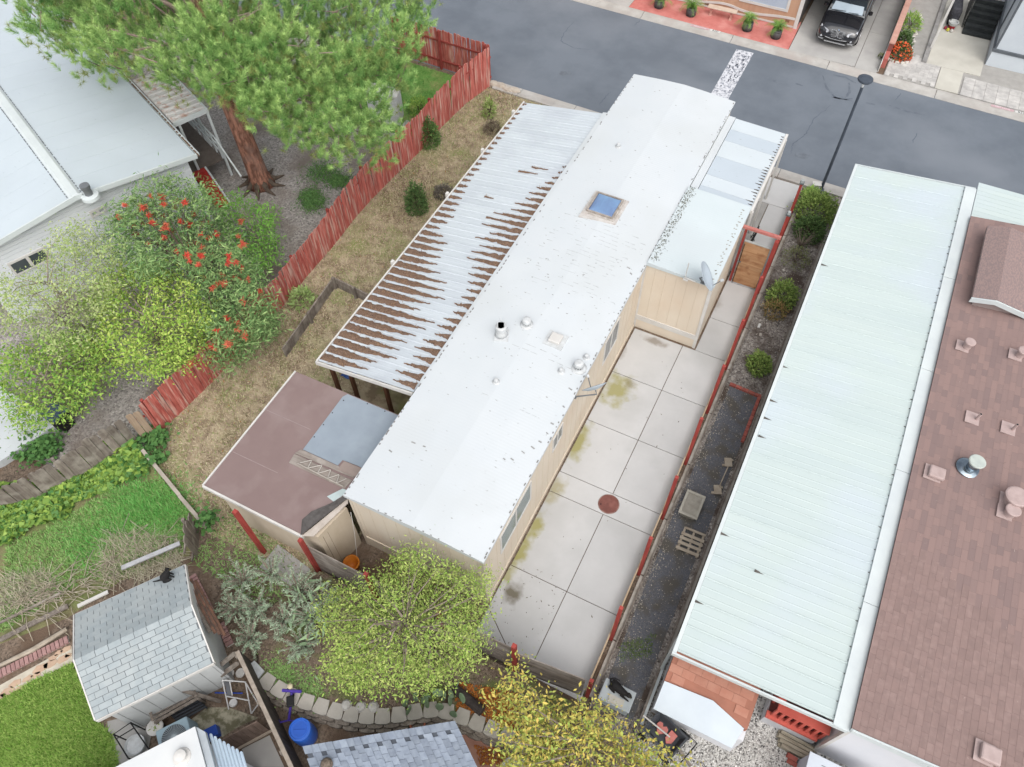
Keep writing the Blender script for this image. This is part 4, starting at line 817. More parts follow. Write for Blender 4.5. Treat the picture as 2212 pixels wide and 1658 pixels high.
MB().prism([(MX0-.1, MY0-.11), (MX1+.3, MY0-.11), (MX1+.3, MY0-.065), (MX0-.1, MY0-.065)], lambda p: zm(p[0])-.1, lambda p: zm(p[0])+.06).build('fascia', gw, pc)
MB().prism([(MX0-.1, MYE+.01), (MX1+.3, MYE+.01), (MX1+.3, MYE+.05), (MX0-.1, MYE+.05)], lambda p: zm(p[0])-.1, lambda p: zm(p[0])+.06).build('fascia', gw, pc)
for a, b in ((MY0-.1, 9.2), (9.21, 13.2), (13.21, 16.9), (16.91, 20.9), (20.91, MYE)): MB().prism([(MX1-.03, a), (MX1+.33, a), (MX1+.33, b-.005), (MX1-.03, b-.005)], lambda p: zm(MX1)+.035, lambda p: zm(MX1)+.085).build('wall_flashing', gw, pc)
for y in np.arange(6.9, 25, 2.9): MB().bb(MX0+.02, MX0+.1, y-.04, y+.04, 0, zm(MX0)).build('post', gw, pc)
m = MB(); dk = mat('dark_litter', (84, 80, 76))
for i in range(29):
    y = MY0+i*MP+.1
    for q in (.0, .33): m.prism([(MX1-.04, y+q-.01), (MX1-.04, y+q+.015), (MX1-.05*random.random()-.05, y+q)], zm(MX1)+.03, zm(MX1)+.05)
for p in (('d1', 570, 680), ('d2', 150, 220), ('d2', 100, 365), ('d2', 55, 515), ('d1', 240, 1515), ('d2', 20, 1640), ('c3', 2140, 65), ('c3', 1650, 300), ('c2', 1860, 1320)):
    x, y = g(Q(*p), 2.5); m.prism([(x-.1, y-.035), (x-.1, y+.035), (x+.13, y)], zm(x)+.03, zm(x)+.045)
tag(m.build('dark_debris', dk, pc), kind='stuff')
# cover continues over the road end of the house
for i in range(9): MB().bb(4.98, 14, 24.05+i*.22, 24.05+i*.22+.213, 2.8, 2.835).build('end_panel', mintm, pc)
# house body and shingle roof (rises from left eave to the ridge)
MB().bb(5.02, 14, 6.28, 24, 0, 2.85).build('wall', ww, rh)
MB().bb(4.98, 5.06, 6.24, 6.34, 0, 2.82).build('corner_trim', trimw, rh)
EX, EY0, EY1, EZ0, SLP = 4.96, 6.2, 24.0, 2.95, .13
def zb(x): return EZ0+(x-EX)*SLP
deck = MB().prism([(EX, EY0), (14, EY0), (14, EY1), (EX, EY1)], lambda p: zb(p[0])-.12, lambda p: zb(p[0])).build('roof', mat('roof_felt', (120, 98, 94)), rh)
MB().bb(EX-.02, 14, EY0-.05, EY0-.002, 2.8, 2.95).build('eave_gutter', gw, rh)
MB().prism([(EX, EY0-.06), (14, EY0-.06), (14, EY0-.02), (EX, EY0-.02)], lambda p: zb(p[0])-.14, lambda p: zb(p[0])+.03).build('barge_board', gw, rh)
shm = mat('brown_shingle', (164, 139, 133), (155, 132, 127), 3, rough=.95, rnd=.05, bump=.3, bscale=120, c3=(168, 144, 138), s3=6, bdist=.004)
shs = mat('brown_shingle_field', (167, 141, 135), (150, 129, 126), attr=1, rough=.95, bump=.3, bscale=120, bdist=.004)
sx_, sl = .145, .34; tabs = []
for r in range(int(9/sx_)):
    x = EX-.02+r*sx_; y = EY0+(r*.137 % sl)-sl
    while y < EY1-.05:
        l = sl*random.choice((.7, 1, 1, 1.3)); a = max(y, EY0-.01); b = min(y+l, EY1)
        if b-a > .05: tabs.append((x, a, b))
        y += l
vis = [t for t in tabs if t[0] < 8.4]
vis.sort(key=lambda t: (t[0]-0)**2+(t[1]+1)**2)
tme = {}
def tabmesh(l):
    k = round(l, 1)
    if k not in tme:
        me = MB().add([(0, 0, 0), (sx_*1.12, 0, 0), (sx_*1.12, k, 0), (0, k, 0), (0, 0, .008), (sx_*1.12, 0, .004), (sx_*1.12, k, .004), (0, k, .008)], [(3, 2, 1, 0), (4, 5, 6, 7), (0, 1, 5, 4), (1, 2, 6, 5), (2, 3, 7, 6), (3, 0, 4, 7)]).mesh('shingle'); me.materials.append(shm); tme[k] = me
    return tme[k], (1, (l-.003)/k, 1)
for t in vis[:300]:
    me, s_ = tabmesh(t[2]-t[1]); inst('shingle', me, deck, np.array((t[0], t[1], zb(t[0])+.002))-np.array(BASES[rh.name]), (0, -math.atan(SLP), 0), s_, rel=False)
V, F, vv = [], [], []
for t in vis[300:]+[t for t in tabs if t[0] >= 8.4]:
    o = len(V); x, a, b = t; h1 = zb(x)+.006; h2 = zb(x+sx_*1.1)+.003
    V += [(x, a, h1), (x+sx_*1.1, a, h2), (x+sx_*1.1, b-.003, h2), (x, b-.003, h1)]; F += [(o, o+1, o+2, o+3)]; q = random.random()**1.3; vv += [q]
tag(pobj('shingle_field', np.array(V), F, shs, deck, vv), kind='stuff')
Pl = np.c_[RN.uniform(5, 9.5, 500), RN.uniform(6.3, 23.8, 500)]; V, F = leaves(np.c_[Pl, [zb(x)+.03 for x in Pl[:, 0]]], .05, .12, 0, 3.)
tag(pobj('roof_needles', V, F, mat('pale_needle', (206, 190, 182), (180, 160, 154), attr=1), deck, RN.random(len(F))), kind='stuff')
# raised gable section on the brown roof
dmr = thing('raised_roof_section', (6.2, 21.3, zb(6.2)), 'raised brown shingled roof section with white barge boards', 'roof section')
prof = [(5.36, 3.42), (5.98, 3.62), (7.6, 3.25)]
MB().loft([[(5.36, y, 3.3), (5.36, y, 3.42), (5.98, y, 3.6), (8.5, y, 3.2), (8.5, y, 3.02), (5.98, y, 3.48)] for y in (19.75, 23.15)]).build('roof', mat('brown_shingle_plain', (170, 146, 141), (152, 134, 132), 5, stretch=(6, 2.2, 1), contrast=(.45, .55), bump=.3, bscale=100, bdist=.004), dmr)
MB().loft([[(5.34, y, 3.24), (5.34, y, 3.41), (5.98, y, 3.58), (8.5, y, 3.18), (8.5, y, 3.0), (5.98, y, 3.42)] for y in (19.70, 19.745)]).build('barge_board', gw, dmr)
MB().bb(5.5, 8.4, 19.85, 23.0, 3.0, 3.3).build('wall', mat('pinkish_grey_wall', (176, 160, 156)), dmr)  # wall in a plain pinkish grey
# roof fittings
pinkv = mat('pinkish_vent', (206, 184, 180), (190, 168, 164), 5, rough=.6)
def rvent(x, y, r, h, kind='round'):
    z = zb(x)
    o = MB().box((x-.1, y, z+.012), (.36, .4, .02)).build('roof_vent' if kind == 'round' else 'plumbing_pipe', pinkv, rh)
    MB().lathe((x, y, z), [(r*.75, 0), (r*.75, h)], 18).build('pipe', pinkv, o)
    if kind == 'round':
        MB().lathe((x, y, z+h*.75), [(r, 0), (r*1.02, h*.2), (r*.9, h*.26)], 22).build('cap', pinkv, o)
    else: MB().lathe((x, y, z+h), [(r*.6, 0), (r*.6, .004)], 12).build('opening', black, o)
def pv(k, x, y): x_, y_ = g(Q(k, x, y), 3.35); z = zb(x_); return g(Q(k, x, y), z+.2)
for a in (('d1', 1760, 1330), ('d1', 2200, 1400)): rvent(*pv(*a), .15, .3)
for a in (('d2', 1845, 345), ('d2', 2145, 430)): rvent(*pv(*a), .05, .28, 'pipe')
rvent(*pv('d2', 2140, 1025), .28, .34); rvent(*pv('d2', 2120, 1125), .18, .26)
x, y = pv('d2', 1800, 750); z = zb(x)
chro = mat('chrome_steel', (190, 204, 214), (120, 136, 150), 3, rough=.2, metal=.9)
o = MB().lathe((x-.05, y, z), [(.32, 0), (.3, .02), (.16, .06)], 24).build('flue', chro, rh, True); MB().lathe((x, y, z), [(.14, 0), (.14, .34)], 22).build('pipe', chro, o, True); MB().lathe((x, y, z+.34), [(.2, 0), (.21, .05), (.19, .07)], 26).build('cap', mat('pale_cap', (214, 222, 214), (196, 204, 198), 4, rough=.5), o)
for a in (('d2', 1510, 800), ('d3', 1960, 1545)):
    x, y = pv(*a); z = zb(x); o = MB().box((x-.03, y, z+.012), (.52, .46, .02)).build('square_vent', pinkv, rh); MB().box((x, y, z+.09), (.4, .36, .13), 0, None).build('cover', pinkv, o, bevel=.04)
# near gable end of the right home, deck, railing
ub = thing('utility_cabinet', (5.4, 5.3, 0), 'pale bluish white cabinet against the end wall of the brown roofed home', 'cabinet')
MB().bb(4.72, 6.3, 4.6, 5.86, 0, 1.05).build('body', mat('cabinet_blue_white', (214, 224, 236), (204, 214, 228), 1, rough=.5), ub); MB().bb(4.69, 6.33, 4.57, 5.89, 1.05, 1.1).build('lid', mat('cabinet_lid', (224, 232, 242), (214, 222, 234), 1, rough=.5), ub); MB().bb(5.0, 5.9, 5.7, 5.72, 1.1, 1.103).build('seam', grey, ub)
rd = thing('red_deck', (4.3, 6.7, 0), 'small red painted porch with slatted railing under the mint cover', 'porch')
rdm = mat('red_porch_paint', (222, 112, 98), (208, 96, 84), 2, rough=.6); wsk = mat('porch_skirt', (222, 222, 226))
MB().bb(3.62, 4.9, 6.35, 8.2, .0, .48).build('skirt', wsk, rd); MB().bb(3.66, 4.86, 6.38, 8.2, .48, .52).build('floor', mat('porch_floor', (126, 70, 66), (106, 58, 54), 4), rd)
MB().bb(3.62, 4.9, 6.33, 6.5, .5, .6).build('bottom_rail', rdm, rd); MB().bb(3.7, 4.95, 6.36, 6.6, 1.28, 1.34).build('top_rail', rdm, rd); MB().bb(3.66, 3.84, 6.6, 7.6, 1.28, 1.34).build('top_rail', rdm, rd)
for i in range(8): MB().bb(3.72+i*.165, 3.79+i*.165, 6.4, 6.46, .6, 1.28).build('baluster', rdm, rd)
for i in range(5): MB().bb(3.68, 3.74, 6.75+i*.18, 6.82+i*.18, .52, 1.28).build('baluster', rdm, rd)
tmr = mat('stacked_timber', (186, 178, 160), (150, 140, 122), 3, stretch=(1, 6, 6), rnd=.1)
ts = thing('timber_stack', (4.5, 6.15, 0), 'stack of grey timber lengths below the red porch', 'timber stack')
for i in range(4):
    for j in range(2): MB().box((4.55+random.uniform(-.06, .06)+.03*i, 6.28-.1*i, .05+.085*j), (.95-.1*j, .085, .08), -.03).build('timber', tmr, ts)
bs = thing('brick_stack', (4.6, 5.78, 0), 'three red bricks stacked on the white gravel', 'bricks')
for (x, y, z) in ((4.55, 5.86, .04), (4.6, 5.74, .04), (4.56, 5.84, .115)): MB().box((x, y, z), (.24, .11, .07), -.1).build('brick', rbm, bs)
# tiled little shed under the cover end
ti = thing('tiled_shed', (2.1, 5.9, 0), 'small white metal shed with terracotta tiled strip roof', 'shed')
terr = mat('terracotta_tile', (200, 146, 126), (190, 132, 112), 3, rnd=.06, bump=.15, bscale=60)
MB().bb(1.06, 3.15, 5.3, 6.7, 0, 1.45).build('wall', ww, ti)
MB().loft([[(1.0, 5.16, 1.42), (3.1, 5.16, 1.42), (3.1, 5.0, 1.3), (1.0, 5.0, 1.3)]]+[[(1.0, 5.2, 1.44), (3.1, 5.2, 1.44), (3.1, 5.02, 1.28), (1.0, 5.02, 1.28)]], cap=False)
zt = lambda p: 1.5+(min(p[1], 6.1)-5.0)*.42
MB().prism([(1.02, 5.02), (2.95, 5.02), (3.05, 5.5), (2.2, 5.74), (1.02, 5.66)], lambda p: zt(p)-.03, zt).build('white_roof_sheet', mat('white_sheet', (216, 226, 234), (206, 216, 226), 1, rough=.5), ti)
rbs = MB()
for i in range(1, 6): rbs.bb(1.02+i*.35, 1.035+i*.35, 5.05, 5.45, 1.5, 1.55+.0)
tl = MB().bb(-.155, .155, -.1, .1, -.008, .008).mesh('tile'); tl.materials.append(terr)
MB().prism([(1.02, 5.67), (2.2, 5.75), (3.05, 5.51), (3.12, 5.51), (3.12, 6.8), (1.02, 6.8)], 1.5, lambda p: 1.71+(p[1]-5.5)*.146).build('tile_bed', mat('tile_joint', (184, 126, 106)), ti)
for r in range(6):
    for i in range(7):
        x = 1.18+i*.315+(.12 if r % 2 else 0); y = 5.62+r*.205
        if x < 2.95 and y-.11 > float(np.interp(x, [1, 2.2, 3.05], [5.67, 5.76, 5.52]))+(.06 if x > 2.5 else 0): inst('tile', tl, ti, (x, y, 1.72+(y-5.5)*.145), (math.atan(.145), 0, 0))
wp_ = tag(MB().bb(.9, .99, 4.9, 6.6, .02, .14).build('white_pipe', gw), 'white downpipe lying along the planting bed edge', 'pipe')
dp = tag(MB().tube([(.99, 6.9, 2.3), (.95, 6.6, 1.2), (.93, 6.4, .1)], .045, 8).build('downpipe', gw), 'white downpipe dropping from the mint cover corner', 'pipe')
# wheelbarrow-like cart, black box with two pink hearts
wb = thing('garden_cart', (1.6, 4.9, 0), 'dark grey garden cart with pink shapes lying in its tray', 'cart')
ctm = mat('cart_grey', (88, 92, 98), (72, 76, 82), 4, rough=.5)
A_ = math.radians(-20)
def rc(x, y, z):
    x *= 1.22; y *= 1.22
    return (1.55+x*math.cos(A_)-y*math.sin(A_), 4.88+x*math.sin(A_)+y*math.cos(A_), z)
MB().loft([[rc(-.3, -.2, .22), rc(.3, -.2, .22), rc(.3, .2, .22), rc(-.3, .2, .22)], [rc(-.38, -.28, .45), rc(.38, -.28, .45), rc(.38, .28, .45), rc(-.38, .28, .45)], [rc(-.34, -.24, .45), rc(.34, -.24, .45), rc(.34, .24, .45), rc(-.34, .24, .45)], [rc(-.27, -.17, .27), rc(.27, -.17, .27), rc(.27, .17, .27), rc(-.27, .17, .27)]]).build('tray', ctm, wb)
MB().tube([rc(.3, -.3, .5), rc(.55, -.3, .55), rc(.55, .3, .55), rc(.3, .3, .5)], .018, 6).build('handle', black, wb)
for s in (-1, 1):
    Mw = rotto(np.array(rc(0, 1, 0))-np.array(rc(0, 0, 0))); MB().lathe(rc(.28, s*.33, .15), [(.05, -.03), (.15, -.03), (.15, .03), (.05, .03)], 16, Mw).build('wheel', black, wb); MB().lathe(rc(-.28, s*.33, .12), [(.05, -.03), (.12, -.03), (.12, .03), (.05, .03)], 16, Mw).build('wheel', black, wb)
pinkm = mat('pink_toy', (232, 150, 142), (220, 132, 124), 5)
ht = [(0, -.13), (.13, .03), (.11, .1), (.05, .12), (0, .07), (-.05, .12), (-.11, .1), (-.13, .03)]
tag(MB().prism([rc(-.12+a, .02+b, 0)[:2] for a, b in ht], .275, .34).build('pink_heart', pinkm), 'pink heart shape lying in the garden cart', 'ornament')
tag(MB().prism([rc(.12+a, .03+b, 0)[:2] for a, b in ((-.08, .14), (.08, .14), (.08, -.06), (0, -.14), (-.08, -.06))], .275, .33).build('pink_block', pinkm), 'pink pointed block beside the heart in the cart', 'ornament')
tag(MB().tube([(.9, 5.02, .5), rc(.1, .02, .42)], .02, 6).build('white_rod', trimw), 'white rod resting across the garden cart', 'rod')
for a, b, lab in (((1.05, 5.35), (2.4, 4.55), 'grey timber edging in the white gravel by the cart'), ((3.3, 4.6), (4.4, 3.4), 'grey timber edging in the white gravel near the frame bottom')):
    tag(MB().tube([(*a, .03), (*b, .03)], .045, 4).build('timber', greyw), lab, 'timber')
# box with cat
cb = thing('storage_chest', (.12, 5.2, 0), 'pale blue plastic chest at the end of the planting bed', 'chest')
MB().bb(-.25, .53, 4.92, 5.42, 0, .46).build('body', mat('chest_blue', (198, 208, 212), (184, 194, 198), 3, rough=.5), cb, bevel=.03); MB().bb(-.28, .56, 4.89, 5.45, .46, .52).build('lid', mat('chest_lid', (206, 214, 216), (192, 200, 204), 3, rough=.5), cb, bevel=.025)
tag(MB().box((.16, 5.02, .54), (.4, .2, .03), .02).build('white_board', mat('off_white', (222, 218, 206))), 'small off white board lying on the blue chest', 'board')
# ============================================================ ACROSS THE ROAD
tanw = mat('tan_siding', (212, 172, 144), (202, 160, 132), 1.2, stretch=(5, 5, .5), bump=.1, bscale=30)
th = thing('tan_house', (-9, 38.2, 0), 'tan house with wavy white trim across the road', 'house')
MB().bb(-19, -3.78, 37.72, 46, 0, 3.0).build('wall', tanw, th)
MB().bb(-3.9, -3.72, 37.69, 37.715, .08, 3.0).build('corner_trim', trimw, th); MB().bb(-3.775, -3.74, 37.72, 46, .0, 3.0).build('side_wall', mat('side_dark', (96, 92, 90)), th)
MB().bb(-19, -3.92, 37.69, 37.715, .1, .18).build('base_trim', trimw, th)
wave = [(-14, .45), (-12.5, .3), (-11.2, .5), (-9.6, .28), (-8.87, .24), (-8.43, .33), (-7.39, .5), (-6.83, .42), (-6.41, .31), (-5.62, .36), (-4.71, .5), (-3.92, .54)]
t_ = np.linspace(-14, -3.92, 60); zw = np.interp(t_, [p[0] for p in wave], [p[1] for p in wave]); zw = np.convolve(np.pad(zw, 2, 'edge'), np.ones(5)/5, 'valid')
MB().loft([[(x, 37.685, z-.055), (x, 37.685, z+.055), (x, 37.715, z+.055), (x, 37.715, z-.055)] for x, z in zip(t_, zw)]).build('wavy_trim', trimw, th)
wv_ = MB(); wv_.bb(-6.75, -4.35, 37.68, 37.715, .78, .9).bb(-6.75, -6.63, 37.68, 37.715, .9, 2.2).bb(-4.47, -4.35, 37.68, 37.715, .9, 2.2).bb(-6.63, -4.47, 37.68, 37.715, 2.1, 2.2)
wv_ = wv_.build('window', trimw, th); MB().bb(-6.63, -4.47, 37.7, 37.718, .9, 2.1).build('pane', mat('pale_pane', (206, 216, 230), (190, 204, 222), 1, rough=.1), wv_)
MB().bb(-8.4, -7.9, 37.7, 37.718, .2, .3).build('vent', mat('brown_vent', (150, 112, 90)), th); MB().bb(-4.35, -4.15, 37.7, 37.718, .3, .42).build('vent', MATS['brown_vent'], th)
th2 = MB().bb(-19.3, -3.5, 37.5, 46, 3.0, 3.12).build('roof', gw, th)
# barrel pots with palms
barrel = mat('barrel_dark', (82, 82, 84), (104, 102, 102), 5, stretch=(5, 5, .6), rough=.6); hoop = mat('barrel_hoop', (58, 58, 60), (80, 80, 82), 4, rough=.5)
palm = mat('palm_leaf', (92, 146, 60), (150, 182, 92), attr=1, rough=.7)
PLAB = ['potted palm farthest from the driveway on the red pavement', 'potted palm just left of the pale bench on the red pavement', 'potted palm just right of the pale bench on the red pavement', 'potted palm by the driveway corner of the tan house']
for i, p in enumerate(((655, 100), (990, 185), (1580, 340), (1880, 420))):
    x, y = g(KZ(*p), .08); y += .22
    pt = thing('potted_palm', (x, y, .08), PLAB[i], 'potted palm', 'potted palms on the red pavement')
    o = MB().lathe((x, y, .08), [(.22, 0), (.25, .2), (.24, .42), (.2, .42), (.2, .36)], 20).build('barrel_pot', barrel, pt, True)
    for z in (.05, .34): MB().lathe((x, y, .08+z), [(.246, 0), (.25, .035)], 20).build('hoop', hoop, o)
    V, F = [], []
    for k in range(46):
        a = random.random()*6.283; el = random.uniform(.35, 1.35); L = random.uniform(.55, .9); sv = np.array((-math.sin(a), math.cos(a), 0)); q = []
        for s in np.linspace(0, 1, 6):
            r = L*s*math.cos(el); z = .45+L*s*math.sin(el)-.55*L*s*s; q.append(np.array((x+r*math.cos(a), y+r*math.sin(a), .08+z)))
        for j in range(5):
            for sd_ in (-1, 1):
                for f_ in (0, .5):
                    b0 = q[j]*(1-f_)+q[j+1]*f_; d = unit(q[j+1]-q[j]); tip = b0+sd_*sv*.16*(1-.12*j)+d*.14-np.array((0, 0, .03)); o_ = len(V); V += [b0-d*.012, b0+d*.012, tip]; F.append((o_, o_+1, o_+2))
    pobj('fronds', np.array(V), F, palm, pt, RN.random(len(F)))
bn = thing('bench', (-7.35, 37.15, .08), 'pale bench on two legs before the tan house', 'bench')
bm_ = mat('bench_stone', (228, 208, 190), (214, 192, 174), 3)
MB().box((-7.35, 37.15, .5), (1.45, .34, .06), .02).build('seat', bm_, bn, bevel=.015)
for x in (-7.88, -6.86): MB().loft([[(x-.07, 37.02, .08), (x+.07, 37.02, .08), (x+.07, 37.28, .08), (x-.07, 37.28, .08)], [(x-.05, 37.1, .16), (x+.05, 37.1, .16), (x+.05, 37.2, .16), (x-.05, 37.2, .16)], [(x-.05, 37.1, .38), (x+.05, 37.1, .38), (x+.05, 37.2, .38), (x-.05, 37.2, .38)], [(x-.08, 37.02, .47), (x+.08, 37.02, .47), (x+.08, 37.28, .47), (x-.08, 37.28, .47)]]).build('leg', mat('bench_leg', (222, 168, 154), (206, 150, 138), 6), bn)
# carport over the driveway (roof out of frame, seen as reflections)
cpt = thing('driveway_carport', (-1.6, 41, 0), 'white carport roof on beams over the parked car', 'carport')
MB().bb(-3.7, .35, 38.2, 46, 2.62, 2.68).build('roof', trimw, cpt)
for y in (38.25, 39.6, 41, 42.4, 43.8): MB().bb(-3.7, .35, y, y+.12, 2.44, 2.618).build('beam', mat('beam_dark', (110, 108, 106)), cpt)
for x in (-3.6, -1.7, .25): MB().bb(x-.06, x+.06, 38.2, 46, 2.3, 2.438).build('rail', MATS['beam_dark'], cpt)
for x, y in ((.28, 44.5), (-3.6, 44.5)): MB().bb(x-.05, x+.05, y-.05, y+.05, 0, 2.3).build('post', trimw, cpt)
# ---- SUV
su = thing('parked_car', (-1.77, 39.2, .075), 'black SUV with a twin kidney grille parked nose out on the driveway', 'car')
cpn = mat('car_paint', (38, 39, 44), (34, 35, 40), 1, rough=.22, spec=.6, coat=1.); chrm = mat('car_chrome', (226, 228, 232), (206, 208, 212), 2, rough=.25, metal=.6); cglass = mat('car_glass', (58, 66, 74), rough=.05, spec=.9, coat=.5)
cpl = mat('car_plastic', (44, 44, 48), rough=.6); lens = mat('headlamp_lens', (222, 224, 230), (186, 190, 198), 14, rough=.12, spec=.8); tyr = mat('tyre_rubber', (36, 36, 38), rough=.85)
CX, CY, CZ0 = -1.77, 36.82, .075
def ring(y, hw, zb_, zs_, zt):
    h = [(0, zb_), (hw*.88, zb_), (hw, zb_+.14), (hw*1.005, zs_-.16), (hw*.97, zs_-.02), (hw*.85, zs_+(zt-zs_)*.5), (hw*.45, zt-.012), (0, zt)]
    return [(CX+a, CY+y, CZ0+z) for a, z in h]+[(CX-a, CY+y, CZ0+z) for a, z in h[-2:0:-1]]
R = [ring(*a) for a in ((0, .66, .34, .6, .66), (.05, .8, .28, .72, .8), (.16, .88, .24, .82, .92), (.4, .93, .22, .9, .99), (.8, .945, .22, .96, 1.05), (1.25, .95, .22, 1.0, 1.1), (2.2, .95, .22, 1.05, 1.1), (3.8, .95, .22, 1.06, 1.1), (4.5, .93, .24, 1.04, 1.08), (4.8, .84, .3, .95, 1.0))]
body = MB().loft(R).build('body', cpn, su, True)
def gr(hw, y0, y1, z): return [(CX-hw, CY+y0+.06, CZ0+z), (CX-hw*.5, CY+y0, CZ0+z), (CX+hw*.5, CY+y0, CZ0+z), (CX+hw, CY+y0+.06, CZ0+z), (CX+hw, CY+y1, CZ0+z), (CX-hw, CY+y1, CZ0+z)]
MB().loft([gr(.86, 1.2, 4.72, 1.0), gr(.84, 1.26, 4.66, 1.09), gr(.76, 1.72, 4.4, 1.42), gr(.67, 2.02, 4.2, 1.62)]).build('windows', cglass, su)
rf = MB().loft([gr(.68, 1.98, 4.25, 1.6), gr(.64, 2.06, 4.15, 1.68), gr(.45, 2.3, 4.0, 1.71)]).build('roof', cpn, su, True)
MB().loft([[(CX-.8, CY+1.33, CZ0+1.12), (CX+.8, CY+1.33, CZ0+1.12), (CX+.78, CY+1.38, CZ0+1.155), (CX-.78, CY+1.38, CZ0+1.155)], [(CX-.8, CY+1.325, CZ0+1.125), (CX+.8, CY+1.325, CZ0+1.125), (CX+.78, CY+1.375, CZ0+1.16), (CX-.78, CY+1.375, CZ0+1.16)]]).build('wiper_cowl', cpl, su)
ws = MB().add([(CX-.72, CY+1.292, CZ0+1.125), (CX, CY+1.235, CZ0+1.125), (CX+.72, CY+1.292, CZ0+1.125), (CX+.66, CY+1.61, CZ0+1.375), (CX, CY+1.575, CZ0+1.385), (CX-.66, CY+1.61, CZ0+1.375)], [(0, 1, 4, 5), (1, 2, 3, 4)]).build('windscreen_reflection', mat('painted_sky_reflection', (168, 186, 200), (156, 174, 188), 1, rough=.08, spec=.9), su)  # lower windscreen area, its sky reflection put into the base colour
for x0_, x1_ in ((-.6, -.05), (.02, .55)): MB().tube([(CX+x0_, CY+1.27, CZ0+1.135), (CX+x1_, CY+1.25+.02, CZ0+1.17)], .012, 5).build('wiper', cpl, su)
# kidney grille
for s in (-1, 1):
    kx = CX+s*.2; prof = []
    for k in range(20):
        a = 2*math.pi*k/20; cx_, cz_ = math.cos(a), math.sin(a); prof.append((.175*math.copysign(abs(cx_)**.55, cx_), .125*math.copysign(abs(cz_)**.55, cz_)))
    fy = lambda x, z: CY+.005+.09*((x-CX)/.5)**2+.35*max(0, z-.62)
    gb_ = MB().loft([[(kx+a*1.1, fy(kx+a, .7+b)-.03, CZ0+.7+b*1.12) for a, b in prof], [(kx+a*1.12, fy(kx+a, .7+b)+.05, CZ0+.7+b*1.15) for a, b in prof]]).build('grille', chrm, su)
    MB().loft([[(kx+a*.95, fy(kx+a, .7+b)-.036, CZ0+.7+b*.95) for a, b in prof], [(kx+a*.95, fy(kx+a, .7+b)-.02, CZ0+.7+b*.95) for a, b in prof]]).build('grille_mesh', black, gb_)
    for k in range(7):
        xx = kx-.15+.05*k; MB().tube([(xx, fy(xx, .6)-.045, CZ0+.6), (xx, fy(xx, .8)-.045, CZ0+.8)], .008, 5).build('slat', chrm, gb_)
    hl = [(.42, .70), (.5, .66), (.78, .72), (.86, .80), (.84, .86), (.6, .82), (.44, .77)]
    hy = lambda a, z: CY+.02+.32*max(0, a-.35)**1.3*1.3+.38*max(0, z-.66)
    MB().loft([[(CX+s*a, hy(a, z)-.05, CZ0+z+.02) for a, z in hl], [(CX+s*a, hy(a, z)+.06, CZ0+z+.03) for a, z in hl]]).build('headlight', lens, su)
    MB().lathe((CX+s*.68, CY+.03, CZ0+.5), [(.045, -.03), (.05, 0), (.045, .03)], 14, rotto((0, -1, .3))).build('fog_light', lens, su)
    MB().box((CX+s*.68, CY+.01, CZ0+.38), (.24, .05, .035), s*.3).build('air_vent_trim', chrm, su)
    wy = (.88, 3.85)
    for y_ in wy:
        Mx = rotto((s, 0, 0)); w_ = MB().lathe((CX+s*.86, CY+y_, CZ0+.36), [(.2, -.1), (.36, -.1), (.375, -.04), (.375, .06), (.34, .1), (.24, .1)], 24, Mx).build('wheel', tyr, su, True)
        MB().lathe((CX+s*.94, CY+y_, CZ0+.36), [(.24, -.02), (.23, .03), (.05, .02)], 20, Mx).build('rim', chrm, w_)
    mr = MB().loft([[(CX+s*.93, CY+1.62, CZ0+1.08), (CX+s*.93, CY+1.72, CZ0+1.08), (CX+s*.93, CY+1.72, CZ0+1.14), (CX+s*.93, CY+1.62, CZ0+1.14)], [(CX+s*1.02, CY+1.55, CZ0+1.05), (CX+s*1.02, CY+1.72, CZ0+1.05), (CX+s*1.02, CY+1.72, CZ0+1.2), (CX+s*1.02, CY+1.55, CZ0+1.2)], [(CX+s*1.13, CY+1.6, CZ0+1.08), (CX+s*1.13, CY+1.7, CZ0+1.08), (CX+s*1.13, CY+1.7, CZ0+1.18), (CX+s*1.13, CY+1.6, CZ0+1.18)]])
    if s < 0: mr.f = [f[::-1] for f in mr.f]
    mr.build('wing_mirror', cpn, su)
    MB().tube([(CX+s*.62, CY+2.1, CZ0+1.73), (CX+s*.62, CY+4.1, CZ0+1.73)], .018, 6).build('roof_rail', cpl, su)
MB().box((CX, CY-.005, CZ0+.31), (.98, .06, .045)).build('skid_plate', chrm, su); MB().box((CX, CY+.0, CZ0+.42), (1.0, .05, .11)).build('lower_intake', black, su)
MB().tube([(CX-.5, CY-.02, CZ0+.5), (CX-.2, CY-.035, CZ0+.47), (CX+.2, CY-.035, CZ0+.47), (CX+.5, CY-.02, CZ0+.5)], .016, 5).build('bumper_trim', chrm, su)
Mb = rotto((0, -.75, .66)); bc = np.array((CX, CY+.09, CZ0+.875)); bdg = MB().lathe(bc, [(.04, 0), (.04, .012), (.034, .014)], 20, Mb).build('badge', black, su)
for k in range(4):
    q = [(0, 0)]+[(.028*math.cos(k*math.pi/2+a), .028*math.sin(k*math.pi/2+a)) for a in np.linspace(0, math.pi/2, 6)]
    MB().add([bc+Mb@np.array((a, b, .016)) for a, b in q], [tuple(range(len(q)))]).build('badge_quarter', mat('badge_blue', (90, 150, 210)) if k % 2 else mat('badge_white', (246, 246, 248)), bdg)
